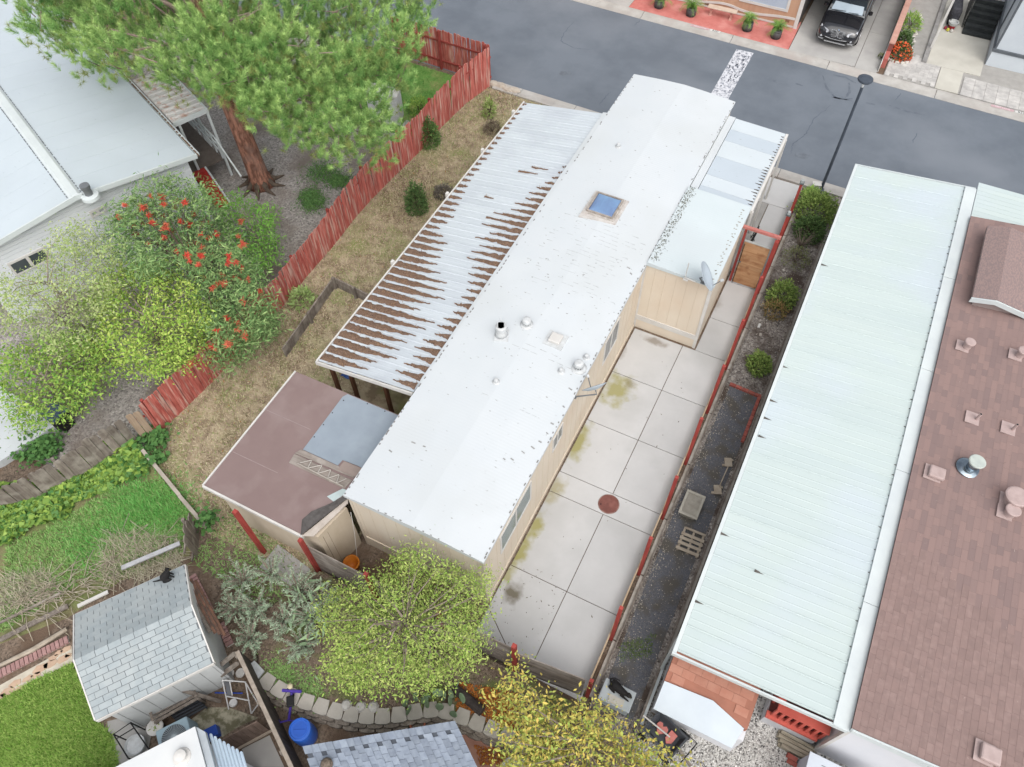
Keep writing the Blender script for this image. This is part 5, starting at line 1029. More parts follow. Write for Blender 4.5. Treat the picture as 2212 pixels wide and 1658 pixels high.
# ---- red divider wall, flower bed
rw = thing('red_divider_wall', (.66, 39, 0), 'narrow red brown wall between the two driveways', 'wall')
rwm = mat('red_wall', (176, 112, 100), (150, 88, 80), 3); MB().bb(.56, .76, 37.1, 46, 0, .82).build('wall', rwm, rw); MB().bb(.53, .79, 37.05, 46, .82, .88).build('coping', mat('wall_coping', (222, 176, 160), (206, 156, 142), 3), rw); MB().bb(.56, .76, 36.4, 37.09, 0, .45).build('low_end', mat('red_wall_end', (206, 122, 112), (186, 104, 96), 3), rw); MB().bb(.52, .557, 35.95, 46, 0, .4).build('white_side', trimw, rw)
st_ = thing('stone_edging', (1.2, 37.1, .05), 'curved white stone edging round the orange flower bush', 'edging')
for i, a in enumerate(np.linspace(math.radians(190), math.radians(330), 6)):
    MB().box((1.15+.5*math.cos(a), 37.35+.42*math.sin(a), .1), (.2, .12, .14), a+1.57).build('stone', mat('edge_white', (226, 222, 214), (204, 198, 190), 5, rnd=.05), st_, bevel=.03)
# ---- white home at the right
wn = thing('white_house', (6, 39, 0), 'white house with dark grey trim band across the road', 'house')
gtr = mat('grey_trim', (110, 116, 122), (98, 104, 110), 3, rough=.6); wsd = mat('white_siding', (226, 234, 240), (216, 224, 232), .8)
MB().bb(4.86, 14, 38.6, 46, 0, .72).build('skirt', wsd, wn); MB().bb(4.84, 14, 38.57, 46, .725, .85).build('trim_band', gtr, wn); MB().bb(4.92, 14, 38.66, 46, .85, 3.2).build('wall', wsd, wn)
MB().bb(4.89, 4.97, 38.63, 38.72, .85, 3.2).build('corner_trim', gtr, wn)
for y in (40.3, 40.55): MB().bb(4.89, 4.915, y, y+.05, .9, 2.6).build('side_trim', gtr, wn)
wst = thing('dark_steps', (4.1, 41, .08), 'dark slatted steps beside the white house', 'steps')
dkw = mat('dark_slats', (62, 66, 66), (46, 50, 52), 4, rnd=.08)
for i in range(6): MB().bb(3.5, 4.8, 40.72+i*.3, 41.02+i*.3+.02, .06+.0*i, .2+i*.17).build('step', dkw, wst)
MB().bb(3.4, 3.46, 41.3, 43.8, .08, 1.9).build('side_panel', mat('speckled_screen', (120, 120, 116), (60, 62, 62), 14, contrast=(.45, .55)), wst)
tag(MB().bb(2.34, 2.44, 38.74, 38.84, .083, 2.6).build('white_post', trimw), 'white carport post before the dark steps', 'post')
fp = thing('flower_pot', (2.97, 40.85, .08), 'red and white pot with small toys beside the dark steps', 'pot')
MB().lathe((2.97, 40.95, .083), [(.13, 0), (.18, .22)], 18).build('red_pot', mat('pot_red', (190, 60, 66)), fp); MB().lathe((2.97, 40.95, .303), [(.2, 0), (.24, .14), (.2, .14), (.17, .05)], 18).build('white_rim_pot', mat('pot_white', (212, 214, 212)), fp)
for x, y, c, nm in ((2.85, 40.68, (222, 214, 90), 'yellow_toy'), (3.03, 40.66, (224, 220, 214), 'white_toy'), (2.72, 40.8, (170, 70, 84), 'red_toy')): MB().lathe((x, y, .083), [(.05, 0), (.08, .05), (.06, .12), (.02, .15)], 12).build(nm, mat(nm, c), fp)
tb_ = thing('parked_bike', (2.85, 41.8, .08), 'dark covered two wheeler parked behind the flower pot', 'bike')
MB().box((2.85, 41.9, .55), (.5, 1.4, .7), .1).build('cover', mat('bike_cover', (58, 58, 64), (84, 84, 90), 8), tb_, bevel=.15)
for y in (41.3, 42.6): MB().lathe((2.75, y, .36), [(.2, -.05), (.27, -.05), (.27, .05), (.2, .05)], 18, rotto((1, .1, 0))).build('wheel', tyr, tb_)
# ============================================================ LEFT HOME
C0 = np.array((-20.31, 14.77)); E1 = np.array((-.918, .397)); E2 = np.array((-.397, -.918)); LA = math.atan2(E1[1], E1[0])
def LH(a, b, z): p = C0+E1*a+E2*b; return (p[0], p[1], z)
lh = thing('left_home', (*(C0+E1*6+E2*4.2), 0), 'wide white metal roofed home with lap siding beside the pine tree', 'house')
HWD, ZE, ZR = 4.19, 3.3, 3.8
lrm = roofmat('left_roof_white', (217, 228, 235), (212, 223, 231), speck=(176, 186, 194), lines=False)
for s in range(2):
    for i in range(16):
        a0, a1 = i*.92, (i+1)*.92-.006; b0, b1 = (0, HWD-.16) if s == 0 else (2*HWD, HWD+.16); z0, z1 = ZE, ZR-.02
        MB().loft([[LH(a0, b0, z0-.05), LH(a1, b0, z0-.05), LH(a1, b0, z0), LH(a0, b0, z0)], [LH(a0, b1, z1-.05), LH(a1, b1, z1-.05), LH(a1, b1, z1), LH(a0, b1, z1)]]).build('roof_sheet', lrm, lh)
MB().loft([[LH(a, HWD-.2, ZR-.01), LH(a, HWD-.12, ZR+.05), LH(a, HWD+.12, ZR+.05), LH(a, HWD+.2, ZR-.01)] for a in (0, 14.7)]).build('ridge_cap', gw, lh)
m = MB()
for i in range(90):
    for b in (HWD-.23, HWD+.23): m.box(LH(i*.163+random.uniform(-.03, .03), b, ZR-.015), (random.uniform(.06, .13), .03, .02), LA)
tag(m.build('ridge_sealant', mat('sealant_dark', (140, 146, 150), (116, 120, 122), 6), lh), kind='stuff')
for b0, b1, z0, z1 in ((-.02, HWD, ZE, ZR), (2*HWD+.02, HWD, ZE, ZR)):
    MB().loft([[LH(-.06, b, z-.14), LH(.0, b, z-.14), LH(.0, b, z+.04), LH(-.06, b, z+.04)] for b, z in ((b0, z0), (b1, z1))]).build('barge_board', gw, lh)
MB().loft([[LH(a, -.14, ZE-.1), LH(a, -.02, ZE-.1), LH(a, -.02, ZE+.0), LH(a, -.03, ZE-.05), LH(a, -.13, ZE-.05), LH(a, -.14, ZE+.01)] for a in (0, 14.7)]).build('eave_gutter', gw, lh)
m = MB()
for i in range(60): m.box(LH(i*.24, -.08, ZE-.04), (random.uniform(.1, .24), .05, .03), LA)
tag(m.build('gutter_litter', mulch, lh), kind='stuff')
lsm = mat('white_lap_siding', (246, 250, 253), (240, 245, 250), 1.2, rnd=.015)
core = MB().loft([[LH(a, .3, 0), LH(a, 2*HWD-.3, 0), LH(a, 2*HWD-.3, 3.25), LH(a, HWD, 3.72), LH(a, .3, 3.25)] for a in (.3, 14.5)]).build('wall', mat('left_wall_core', (176, 184, 190)), lh)  # darker core in the board gaps stands in for shadow lines under laps
N = 24
for i in range(N):
    z0 = i*.152; z1 = z0+.140
    def bl(z): return .3 if z < 3.25 else .3+(z-3.25)/.47*(HWD-.3)
    b0 = bl(z1); b1 = 2*HWD-b0
    if b1-b0 < .3: continue
    MB().loft([[LH(.3, b, z0), LH(.262, b, z0), LH(.262, b, z1), LH(.3, b, z1)] for b in (b0, b1)]).build('siding_board', lsm, core)
def gp(p, a=.26):
    d = ray(p); n = np.array((*E1, 0)); o = np.array((*(C0+E1*a), 0)); t = (o-np.array((0, 0, H)))@n/(d@n); q = np.array((0, 0, H))+d*t; return (q[:2]-C0)@E2, q[2]
def lwin(pl, pr, n, gm):
    (b0, zt_), (b1, zb_) = pl, pr; f = .07; o = MB()
    def bx(ba, bb_, za, zb__): o.loft([[LH(.20, ba, z_) for z_ in (za, zb__)]+[LH(.262, ba, z_) for z_ in (zb__, za)], [LH(.20, bb_, z_) for z_ in (za, zb__)]+[LH(.262, bb_, z_) for z_ in (zb__, za)]])
    bx(b0-f, b1+f, zb_-f, zb_); bx(b0-f, b1+f, zt_, zt_+f); bx(b0-f, b0, zb_, zt_); bx(b1, b1+f, zb_, zt_)
    for k in range(1, n): c = b0+(b1-b0)*k/n; bx(c-.05, c+.05, zb_, zt_)
    o = o.build('window', trimw, lh)
    for k in range(n):
        a = b0+(b1-b0)*k/n+(.05 if k else 0); b = b0+(b1-b0)*(k+1)/n-(.05 if k < n-1 else 0); MB().loft([[LH(.225, a, zb_), LH(.225, a, zt_), LH(.255, a, zt_), LH(.255, a, zb_)], [LH(.225, b, zb_), LH(.225, b, zt_), LH(.255, b, zt_), LH(.255, b, zb_)]]).build('pane', gm, o)
q = [gp(Q('a1', *p)) for p in ((745, 230), (830, 195), (862, 240), (775, 290))]; b0, b1 = min(v[0] for v in q), max(v[0] for v in q); lwin((b0, max(v[1] for v in q)-.1), (b1, min(v[1] for v in q)+.1), 2, mat('grey_louvre', (186, 190, 194), (170, 174, 178), 20))
q = [gp(Q('a1', *p)) for p in ((60, 650), (330, 535), (420, 650), (170, 750))]; b0, b1 = min(v[0] for v in q), max(v[0] for v in q); lwin((b0, max(v[1] for v in q)-.15), (b1, min(v[1] for v in q)+.15), 2, glassd)
x, y = g(Q('a0', 710, 1560), 3.95); o = MB().lathe((x, y, 3.6), [(.3, 0), (.28, .1), (.14, .14)], 20).build('roof_vent', gw, lh); MB().lathe((x, y, 3.7), [(.13, 0), (.13, .3), (.16, .3), (.16, .42)], 18).build('pipe', grey, o)
# porch awning, posts, landing, ramp
po = thing('side_porch', (*LH(3, -1, 0)[:2], 0), 'white porch with ribbed rusty awning, railings and stairs beside the left home', 'porch')
q = [(np.array(g(Q('a0', *p), 3.2))-C0) for p in ((1120, 700), (1430, 640), (1700, 890), (1420, 1010))]; aa = [v@E1 for v in q]; bb = [v@E2 for v in q]
PA0, PA1, PB0, PB1 = (aa[2]+aa[3])/2, (aa[0]+aa[1])/2+.6, (bb[0]+bb[3])/2, (bb[1]+bb[2])/2
rustaw = mat('rust_stained_white', (224, 222, 220), (196, 158, 142), 3, stretch=(1.5, 1.5, 1), contrast=(.5, .66), rnd=.04)
n_ = 11
for i in range(n_):
    a0 = PA0+(PA1-PA0)*i/n_; a1 = PA0+(PA1-PA0)*(i+1)/n_; w_ = a1-a0
    MB().loft([[LH(a0, b, z), LH(a0+w_*.6, b, z), LH(a0+w_*.68, b, z+.05), LH(a0+w_*.92, b, z+.05), LH(a1-.005, b, z), LH(a1-.005, b, z-.02), LH(a0, b, z-.02)] for b, z in ((PB0, 3.2), (PB1, 3.12))]).build('awning_panel', rustaw, po)
MB().loft([[LH(PA0-.06, b, 3.02), LH(PA0-.01, b, 3.02), LH(PA0-.01, b, 3.2), LH(PA0-.06, b, 3.2)] for b in (PB0, PB1-.05)]).build('fascia', gw, po)
MB().loft([[LH(a, PB1-.06, 3.0), LH(a, PB1-.01, 3.0), LH(a, PB1-.01, 3.17), LH(a, PB1-.06, 3.17)] for a in (PA0-.06, PA1)]).build('fascia', gw, po)
for a, b in ((PA0, PB1), (PA0, PB0-.2), (PA1-.4, PB1), (PA0+1.6, PB1)): MB().box(LH(a, b, 1.5), (.09, .09, 3.0), LA).build('post', gw, po)
MB().loft([[LH(PA0+.0, b, .82), LH(PA1, b, .82), LH(PA1, b, .9), LH(PA0+.0, b, .9)] for b in (PB0+.05, PB1+.1)]).build('landing', mat('landing_brown', (126, 116, 108), (108, 98, 92), 4), po)
for z in (1.25, 1.55, 1.85): MB().tube([LH(PA0+.0, PB1+.08, z), LH(PA1, PB1+.08, z)], .035, 4).build('rail', gw, po)
for i in range(9): MB().box(LH(PA0+.0+i*.5, PB1+.08, 1.37), (.05, .05, .96), LA).build('baluster', gw, po)
MB().tube([LH(PA0+.0, PB1+.08, 1.85), LH(PA0-1.6, PB1+.1, 1.0)], .04, 4).build('stair_rail', gw, po); MB().tube([LH(PA0+.0, PB0+.3, 1.75), LH(PA0-1.5, PB0+.3, .95)], .04, 4).build('stair_rail', gw, po)
MB().loft([[LH(PA0+.0, b, 0), LH(PA0+.0, b, .9), LH(PA0-1.5, b, .05), LH(PA0-1.5, b, 0)] for b in (PB0-.45, PB0-.52)]).build('ramp_side', gw, po)
for i in range(6): a = PA0-.02-i*.25; MB().loft([[LH(a, b, .87-.145*i-.1), LH(a, b, .915-.145*i), LH(a-.26, b, .915-.145*i), LH(a-.26, b, .87-.145*i-.1)] for b in (PB0+.1, PB0-.42)]).build('red_tread', mat('red_carpet', (206, 72, 66), (190, 60, 56), 3), po)
# storage box behind the fence by the lawn
x, y = g(Q('b0', 1200, 1050)); bxx = thing('white_cabinet', (x-.6, y+.3, 0), 'white storage cabinet half hidden by the pine behind the fence', 'cabinet')
MB().box((x-.6, y+.35, .7), (1.3, .8, 1.4), .35).build('body', vw, bxx); MB().box((x-.6, y+.35, 1.43), (1.4, .9, .06), .35).build('lid', trimw, bxx)
# pale annexe at the frame's left edge
ap = [g(Q('a2', *p), .3) for p in ((-400, 900), (0, 720), (440, 430), (250, 250), (0, 100), (-400, -100))]
tag(MB().prism(ap, 0, .3).build('terrace', mat('pale_terrace', (220, 226, 228), (210, 216, 220), .8, rough=.6)), kind='structure')
wh = thing('wheelie_bin', (*g(Q('a2', 480, 350)), 0), 'dark blue lidded bin under the lime tree', 'bin')
x, y = g(Q('a2', 485, 360), .5); BASES[wh.name] = (x, y, 0); wh.location = (x, y, 0)
MB().loft([[(x-.2, y-.2, 0), (x+.2, y-.2, 0), (x+.2, y+.2, 0), (x-.2, y+.2, 0)], [(x-.27, y-.27, .8), (x+.27, y-.27, .8), (x+.27, y+.27, .8), (x-.27, y+.27, .8)]]).build('body', black, wh); MB().loft([[(x-.3, y-.3, .8), (x+.3, y-.3, .8), (x+.3, y+.3, .8), (x-.3, y+.3, .8)], [(x-.28, y-.24, .92), (x+.28, y-.24, .92), (x+.28, y+.28, .88), (x-.28, y+.28, .88)]]).build('lid', mat('bin_blue', (92, 110, 140), (78, 94, 122), 4, rough=.5), wh)
# ============================================================ LOWER LEFT: SHINGLED SHED AND YARD CLUTTER
A2 = math.radians(54.5); U = np.array((math.cos(A2), math.sin(A2))); Vv = np.array((-U[1], U[0])); O2 = np.array((-10.40, -1.12))
def S2(a, b, z): p = O2+U*a+Vv*b; return (p[0], p[1], z)
s2 = thing('shingled_shed', S2(1.4, 1.37, 0), 'small shed with pale grey three tab shingle roof and white walls', 'shed')
LEN, WID, ZE2, ZR2 = 2.75, 2.76, 2.2, 2.72
wht = mat('shed_white', (226, 230, 230), (212, 216, 216), 1.5)
MB().loft([[S2(a, .18, 0), S2(a, WID-.18, 0), S2(a, WID-.18, 2.15), S2(a, WID/2, 2.62), S2(a, .18, 2.15)] for a in (.12, LEN-.12)]).build('wall', wht, s2)
m = MB()
for i in range(8): m.box(S2(.25+i*.33, .176, 1.05), (.012, .01, 2.1), A2)
m.build('wall_grooves', mat('groove_grey', (190, 192, 192)), s2)
rd2 = []
slp = math.atan((ZR2-ZE2)/(WID/2)); sll = (WID/2)/math.cos(slp)
shg = mat('grey_shingle', (182, 190, 192), (168, 178, 182), 2.5, rough=.95, rnd=.055, bump=.25, bscale=130, bdist=.003, c3=(186, 193, 194), s3=1.2)
tabw, exp = .302, sll/10
me2 = MB().add([(0, 0, 0), (tabw-.012, 0, 0), (tabw-.012, exp*1.1, 0), (0, exp*1.1, 0), (0, 0, .016), (tabw-.012, 0, .016), (tabw-.012, exp*1.1, .006), (0, exp*1.1, .006)], [(3, 2, 1, 0), (4, 5, 6, 7), (0, 1, 5, 4), (1, 2, 6, 5), (2, 3, 7, 6), (3, 0, 4, 7)]).mesh('shingle'); me2.materials.append(shg)
for s in range(2):
    b0, b1 = (0, WID/2) if s == 0 else (WID, WID/2)
    dk_ = MB().loft([[S2(a, b0, ZE2-.06), S2(a, b0, ZE2), S2(a, b1, ZR2), S2(a, b1, ZR2-.06)] for a in (0, LEN)]).build('roof_slope', mat('shingle_gap', (128, 134, 138)), s2)
    for r in range(10):
        off = (.15 if r % 2 else 0); i = -1
        while True:
            i += 1; a = i*tabw-off; 
            if a > LEN-.02: break
            a0 = max(a, 0); a1 = min(a+tabw, LEN); w_ = (a1-a0)/tabw
            if w_ < .15: continue
            t = r*exp; bpos = t*math.cos(slp); z = ZE2+t*math.sin(slp)+.003
            if s == 0: inst('shingle', me2, s2, S2(a0, bpos, z), (slp, 0, A2), (w_, .845, 1)).parent = dk_
            else: inst('shingle', me2, s2, S2(a1, WID-bpos, z), (slp, 0, A2+math.pi), (w_, 1, 1)).parent = dk_
    MB().loft([[S2(a, b0+(-.03 if s == 0 else .03), ZE2-.12), S2(a, b0+(.02 if s == 0 else -.02), ZE2-.12), S2(a, b0+(.02 if s == 0 else -.02), ZE2-.01), S2(a, b0+(-.03 if s == 0 else .03), ZE2-.01)] for a in (0, LEN)]).build('fascia', trimw, s2)
    for a in (-.03, LEN): MB().loft([[S2(a, b0, ZE2-.1), S2(a+.03, b0, ZE2-.1), S2(a+.03, b0, ZE2+.03), S2(a, b0, ZE2+.03)], [S2(a, b1, ZR2-.1), S2(a+.03, b1, ZR2-.1), S2(a+.03, b1, ZR2+.03), S2(a, b1, ZR2+.03)]]).build('barge_board', trimw, s2)
# rusty planks and brick edging on its far side
rk = thing('rusty_planks', S2(LEN+.3, 1.6, 0), 'rusty brown planks leaning along the shingled shed end', 'planks')
rkm = mat('rust_wood', (164, 122, 100), (112, 92, 82), 2.2, stretch=(2, 2, 1), rnd=.12)
e0, e1_ = np.array(g3(Q('a3', 1490, 90), 1.6)), np.array(g3(Q('a3', 1730, 545), 1.6)); d = e1_-e0
for k in range(4):
    o_ = np.array((.07*k, .045*k, -.12*k)); MB().tube([e0+o_, e1_+o_], .05, 4).build('plank', rkm if k else greyw, rk)
brm = mat('pink_brick', (190, 152, 148), (170, 132, 128), 6, rnd=.08)
bk2 = MB().bb(-.105, .105, -.048, .048, 0, .08).mesh('brick'); bk2.materials.append(brm)
def brickrow(name, pa, pb, label, cat='edging'):
    a, b = np.array(pa), np.array(pb); l = np.hypot(*(b-a)); n = int(l/.112); r = thing(name, (*((a+b)/2), 0), label, cat); an = math.atan2(*(b-a)[::-1])+math.pi/2
    MB().box((*((a+b)/2), .02), (l, .2, .04), an-math.pi/2).build('mortar_bed', mat('mortar', (224, 216, 208), (206, 198, 190), 5), r)
    for i in range(n): p = a+(b-a)*(i+.5)/n; inst('brick', bk2, r, (*p, .01), (0, 0, an+random.gauss(0, .02)))
brickrow('brick_row', g(EZ(610, 900)), g(EZ(985, 1640)), 'row of pink bricks along the shingled shed end wall')
brickrow('brick_row', g(Q('a3', 1820, 480)), g(Q('a3', 1900, 660)), 'short row of pink bricks at the junk yard corner')
brickrow('brick_row', g(Q('a3', -120, 960)), g(Q('a3', 570, 610)), 'row of pink bricks above the flagstone strip')
fl = tag(MB().sheet([g(Q('a3', *p)) for p in ((-200, 1090), (0, 985), (590, 660), (600, 800), (250, 960), (0, 1100), (-200, 1180))], .009).build('flagstone_path', mat('flag_mortar', (226, 218, 200), (206, 196, 178), 4)), kind='structure')
fsm = mat('flagstone', (218, 190, 164), (204, 172, 148), 3, rnd=.12)
for cx_, cy_, r_ in ((60, 1040, 70), (130, 970, 60), (20, 1075, 40), (230, 930, 50), (330, 850, 75), (300, 900, 45), (420, 810, 60), (440, 760, 45), (520, 770, 60), (545, 690, 50), (560, 740, 30), (480, 720, 40), (160, 1010, 35), (-60, 1100, 60)):
    k = random.randint(5, 7); ph = random.random()
    pp_ = [g(Q('a3', cx_+r_*math.cos(6.283*(j+ph)/k)*random.uniform(.8, 1.2), cy_-.45*r_*math.cos(6.283*(j+ph)/k)+r_*.5*math.sin(6.283*(j+ph)/k))) for j in range(k)]
    MB().prism(pp_, .005, .022).build('flagstone', fsm, fl)
# old boards and logs beside the yard
ow = [((0, 610), (560, 330), 'long grey board above the brick row', .13), ((-60, 500), (500, 225), 'thin grey rail in the dead grass', .06), ((0, 820), (550, 520), 'pale driftwood log lying above the brick row', .09), ((640, 335), (890, 215), 'white plank against the shed eave', .1)]
for (a, b, lab, w_) in ow:
    A_, B_ = np.array(g3(Q('a3', *a), .12)), np.array(g3(Q('a3', *b), .12)); d = B_-A_; m_ = (A_+B_)/2
    if 'log' in lab: o = MB().tube([A_, m_+np.array((.05, -.06, .02)), B_], [.05, .07, .06], 8).build('old_log', mat('driftwood', (196, 184, 168), (168, 156, 140), 4))
    else: o = MB().box(m_, (np.linalg.norm(d), w_, .05), math.atan2(d[1], d[0])).build('old_board', trimw if 'white' in lab else greyw)
    tag(o, lab, 'log' if 'log' in lab else 'board')
A_, B_ = np.array(g3(Q('a2', 1000, 1600), .3)), np.array(g3(Q('a2', 1480, 1395), .3)); d = B_-A_
tag(MB().box((A_+B_)/2, (np.linalg.norm(d), .13, .05), math.atan2(d[1], d[0])).build('old_board', mat('bleached_board', (214, 216, 220), (190, 190, 192), 4)), 'bleached white board in the dead grass above the shed', 'board')
st_m = mat('dead_sticks', (206, 196, 176), (160, 148, 128), 5)
m = MB()
for i in range(150):
    t = random.random(); a = np.array(g(Q('a3', -50+t*1000+random.gauss(0, 60), 430-t*380+random.gauss(0, 70)))); an = random.gauss(.6, .9); L_ = random.uniform(.25, .9)
    m.tube([(a[0], a[1], .05), (a[0]+math.cos(an)*L_*.5, a[1]+math.sin(an)*L_*.5, .1+.15*random.random()), (a[0]+math.cos(an)*L_, a[1]+math.sin(an)*L_, .04)], .011, 4)
for i in range(60):
    p = g(Q('a2', random.uniform(850, 1500), random.uniform(1320, 1640))); an = random.random()*6; L_ = random.uniform(.3, .8); m.tube([(*p, .05), (p[0]+math.cos(an)*L_, p[1]+math.sin(an)*L_, .2*random.random()+.05)], .01, 4)
tag(m.build('dead_branches', st_m), 'tangle of bleached dead branches around the shingled shed', 'branches', kind='stuff')
# junk yard floor
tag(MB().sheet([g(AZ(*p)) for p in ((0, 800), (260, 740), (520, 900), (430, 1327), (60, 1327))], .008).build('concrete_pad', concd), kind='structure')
tag(MB().sheet([g(AZ(*p)) for p in ((900, 830), (1150, 640), (1400, 640), (1740, 760), (1500, 870), (1330, 980), (1100, 900))], .008).build('mossy_slab', mat('mossy_concrete', (188, 182, 160), (120, 116, 92), 4, contrast=(.42, .58), bump=.4, bscale=25)), kind='structure')
tag(MB().sheet([g(AZ(*p)) for p in ((1550, 1120), (1870, 960), (2040, 1327), (1620, 1327))], .008).build('grey_path', conc), kind='structure')
def T2(p, z): return np.array(g3(p, z))
hrl = thing('black_handrail', (*g(AZ(260, 1000)), 0), 'black tube handrail at the edge of the clipped lawn', 'handrail')
zz_ = .9; cor = [T2(AZ(470, 1110), zz_), T2(AZ(265, 815), zz_), T2(AZ(70, 950), zz_), T2(AZ(240, 1225), zz_)]
MB().tube(cor, .018, 6).build('top_tube', black, hrl); MB().tube([T2(AZ(300, 880), .62), T2(AZ(95, 1005), .62)], .014, 6).build('mid_tube', black, hrl)
for c in cor: MB().tube([c, (c[0], c[1], 0)], .018, 6).build('leg', black, hrl)
wb2 = tag(MB().lathe((*g(AZ(360, 1090)), 0), [(.2, 0), (.26, .2), (.25, .26), (.2, .2)], 20).build('white_basin', vw), 'white basin inside the black handrail', 'basin')
px_, py_ = g(AZ(545, 865), .35); pt = thing('planter_pot', (px_, py_, 0), 'black tub planter with white rim beside the air conditioner', 'pot')
MB().lathe((px_, py_, 0), [(.16, 0), (.2, .34), (.17, .34), (.16, .28)], 22).build('pot', black, pt, True); MB().lathe((px_, py_, .33), [(.185, 0), (.21, .02), (.185, .04)], 22).build('rim', trimw, pt)
V, F = leaves(np.c_[px_+RN.normal(0, .06, 45), py_+RN.normal(0, .06, 45), .33+RN.random(45)*.06], .06); MB().lathe((px_, py_, .3), [(.17, 0), (.17, .015)], 20).build('soil', mat('pot_soil', (60, 54, 50)), pt); pobj('leaves', V, F, greenb, pt, RN.random(len(F)))
ac = thing('air_conditioner', (*g(AZ(760, 960), .8), 0), 'pale blue air conditioning unit with round fan grille', 'air conditioner'); x, y = g(AZ(770, 985), .8); BASES[ac.name] = (x, y, 0); ac.location = (x, y, 0)
MB().box((x, y, .4), (.78, .72, .8), A2).build('casing', mat('ac_blue', (172, 196, 208), (160, 184, 196), 2, rough=.5), ac, bevel=.04)
MB().lathe((x, y, .8), [(.3, 0), (.3, .012)], 28).build('fan_opening', mat('fan_dark', (96, 104, 110)), ac)
m = MB()
for k in range(40): an = 6.283*k/40; m.tube([(x+.07*math.cos(an), y+.07*math.sin(an), .822), (x+.3*math.cos(an), y+.3*math.sin(an), .818)], .005, 4)
m.lathe((x, y, .812), [(.07, 0), (.07, .016)], 14); m.build('grille', mat('ac_grille', (196, 208, 214)), ac)
# bench, rack, beams, walker
bq = thing('slatted_bench', (*g(AZ(770, 540), .4), 0), 'weathered slatted wooden bench standing against the white shed wall', 'bench')
a0, a1 = T2(AZ(500, 690), .45), T2(AZ(1030, 395), .45); dv_ = unit(a1-a0); nv = np.array((dv_[1], -dv_[0], 0)); an = math.atan2(dv_[1], dv_[0]); Lb = np.linalg.norm(a1-a0)
for k in range(5): MB().box((a0+a1)/2+nv*(k*.1-.1), (Lb, .075, .03), an).build('seat_slat', greyw, bq)
for k in range(3): MB().box((a0+a1)/2-nv*.2+np.array((0, 0, .15+k*.14)), (Lb, .03, .1), an).build('back_slat', greyw, bq)
for s in (.04, .96):
    for q_ in (-.16, .32): p = a0+(a1-a0)*s+nv*q_; MB().box((p[0], p[1], .22), (.06, .06, .43), an).build('leg', greyw, bq)
    p = a0+(a1-a0)*s+nv*.08; MB().box((p[0], p[1], .66), (.06, .5, .04), an).build('armrest', greyw, bq)
rk2 = thing('black_rack', (*g(AZ(920, 680), .2), 0), 'black plastic slatted rack in front of the bench', 'rack')
cn = [T2(AZ(*p), .25) for p in ((690, 690), (1030, 530), (1150, 640), (820, 830))]; bp_ = mat('black_rack_plastic', (58, 62, 68), (46, 50, 56), 4, rough=.45)
for k in range(5):
    f0, f1 = (k+.04)/5, (k+.72)/5; q_ = [cn[0]+(cn[3]-cn[0])*f0, cn[1]+(cn[2]-cn[1])*f0, cn[1]+(cn[2]-cn[1])*f1, cn[0]+(cn[3]-cn[0])*f1]; MB().prism([tuple(v[:2]) for v in q_], .22, .26).build('slat', bp_, rk2)
for f in (.03, .97): p0 = cn[0]+(cn[1]-cn[0])*f; p1 = cn[3]+(cn[2]-cn[3])*f; MB().tube([p0-np.array((0, 0, .06)), p1-np.array((0, 0, .06))], .03, 4).build('side_bar', bp_, rk2); MB().box((*((p0+p1)/2)[:2], .09), (.05, .05, .18), an).build('foot', bp_, rk2)
for (a, za), (b, zb_), lab in ((((700, 395), 1.25), ((1300, 570), .05), 'grey beam leaning across the slatted bench'), (((1095, 430), .06), ((1500, 130), 1.2), 'lower grey beam leaning on the yard fence'), (((1060, 350), .5), ((1470, 15), 1.3), 'upper grey beam between the shed and the yard fence')):
    tag(MB().tube([T2(AZ(*a), za), T2(AZ(*b), zb_)], .06, 4).build('beam', greyw), lab, 'beam')
wk_ = thing('walking_frame', (*g(AZ(1520, 500)), 0), 'white tubular walking frame lying in the junk yard', 'walking frame')
tubew = mat('white_tube', (232, 232, 232), rough=.4)
fr_ = [T2(AZ(*p), z) for p, z in (((1325, 325), .5), ((1400, 660), .06), ((1590, 345), .5), ((1740, 600), .1), ((1370, 510), .28), ((1640, 560), .28), ((1660, 710), .06))]
for a, b in ((0, 1), (0, 2), (2, 3), (4, 5), (2, 6), (3, 6)): MB().tube([fr_[a], fr_[b]], .018, 6).build('tube', tubew, wk_)
MB().tube([T2(AZ(1410, 340), .45), T2(AZ(1440, 500), .3)], .016, 6).build('tube', tubew, wk_)
MB().prism([tuple(T2(AZ(*p), .3)[:2]) for p in ((1350, 345), (1405, 345), (1430, 500), (1385, 505))], .3, .32).build('seat_panel', mat('seat_grey', (120, 122, 128)), wk_)
for p in ((1620, 560),): MB().lathe(T2(AZ(1455, 590), .02), [(.07, 0), (.1, 0), (.11, .03), (.1, .06), (.07, .05)], 18).build('wheel', tubew, wk_)
for i, p in enumerate(((1535, 245), (1410, 250))): tag(MB().lathe(T2(AZ(*p), .01), [(.085, 0), (.12, 0), (.125, .02), (.12, .04), (.09, .03)], 20).build('bucket_ring', trimw), ['white ring by the fence in the junk yard', 'smaller white ring beside the walking frame'][i], 'ring')
tag(MB().lathe(T2(AZ(1285, 365), 0), [(.07, 0), (.1, .16), (.085, .16), (.075, .06)], 16).build('clay_pot', mat('clay', (176, 112, 84), (156, 94, 70), 5)), 'small brown clay pot in the junk yard', 'pot')
tag(MB().tube([T2(AZ(1240, 470), .05), T2(AZ(1560, 475), .08)], .018, 6).build('blue_pole', mat('blue_paint', (64, 96, 200))), 'thin blue pole under the walking frame', 'pole')
bu = thing('blue_crate', (*g(AZ(1200, 925), .2), 0), 'bright blue crate by the white roof corner', 'crate')
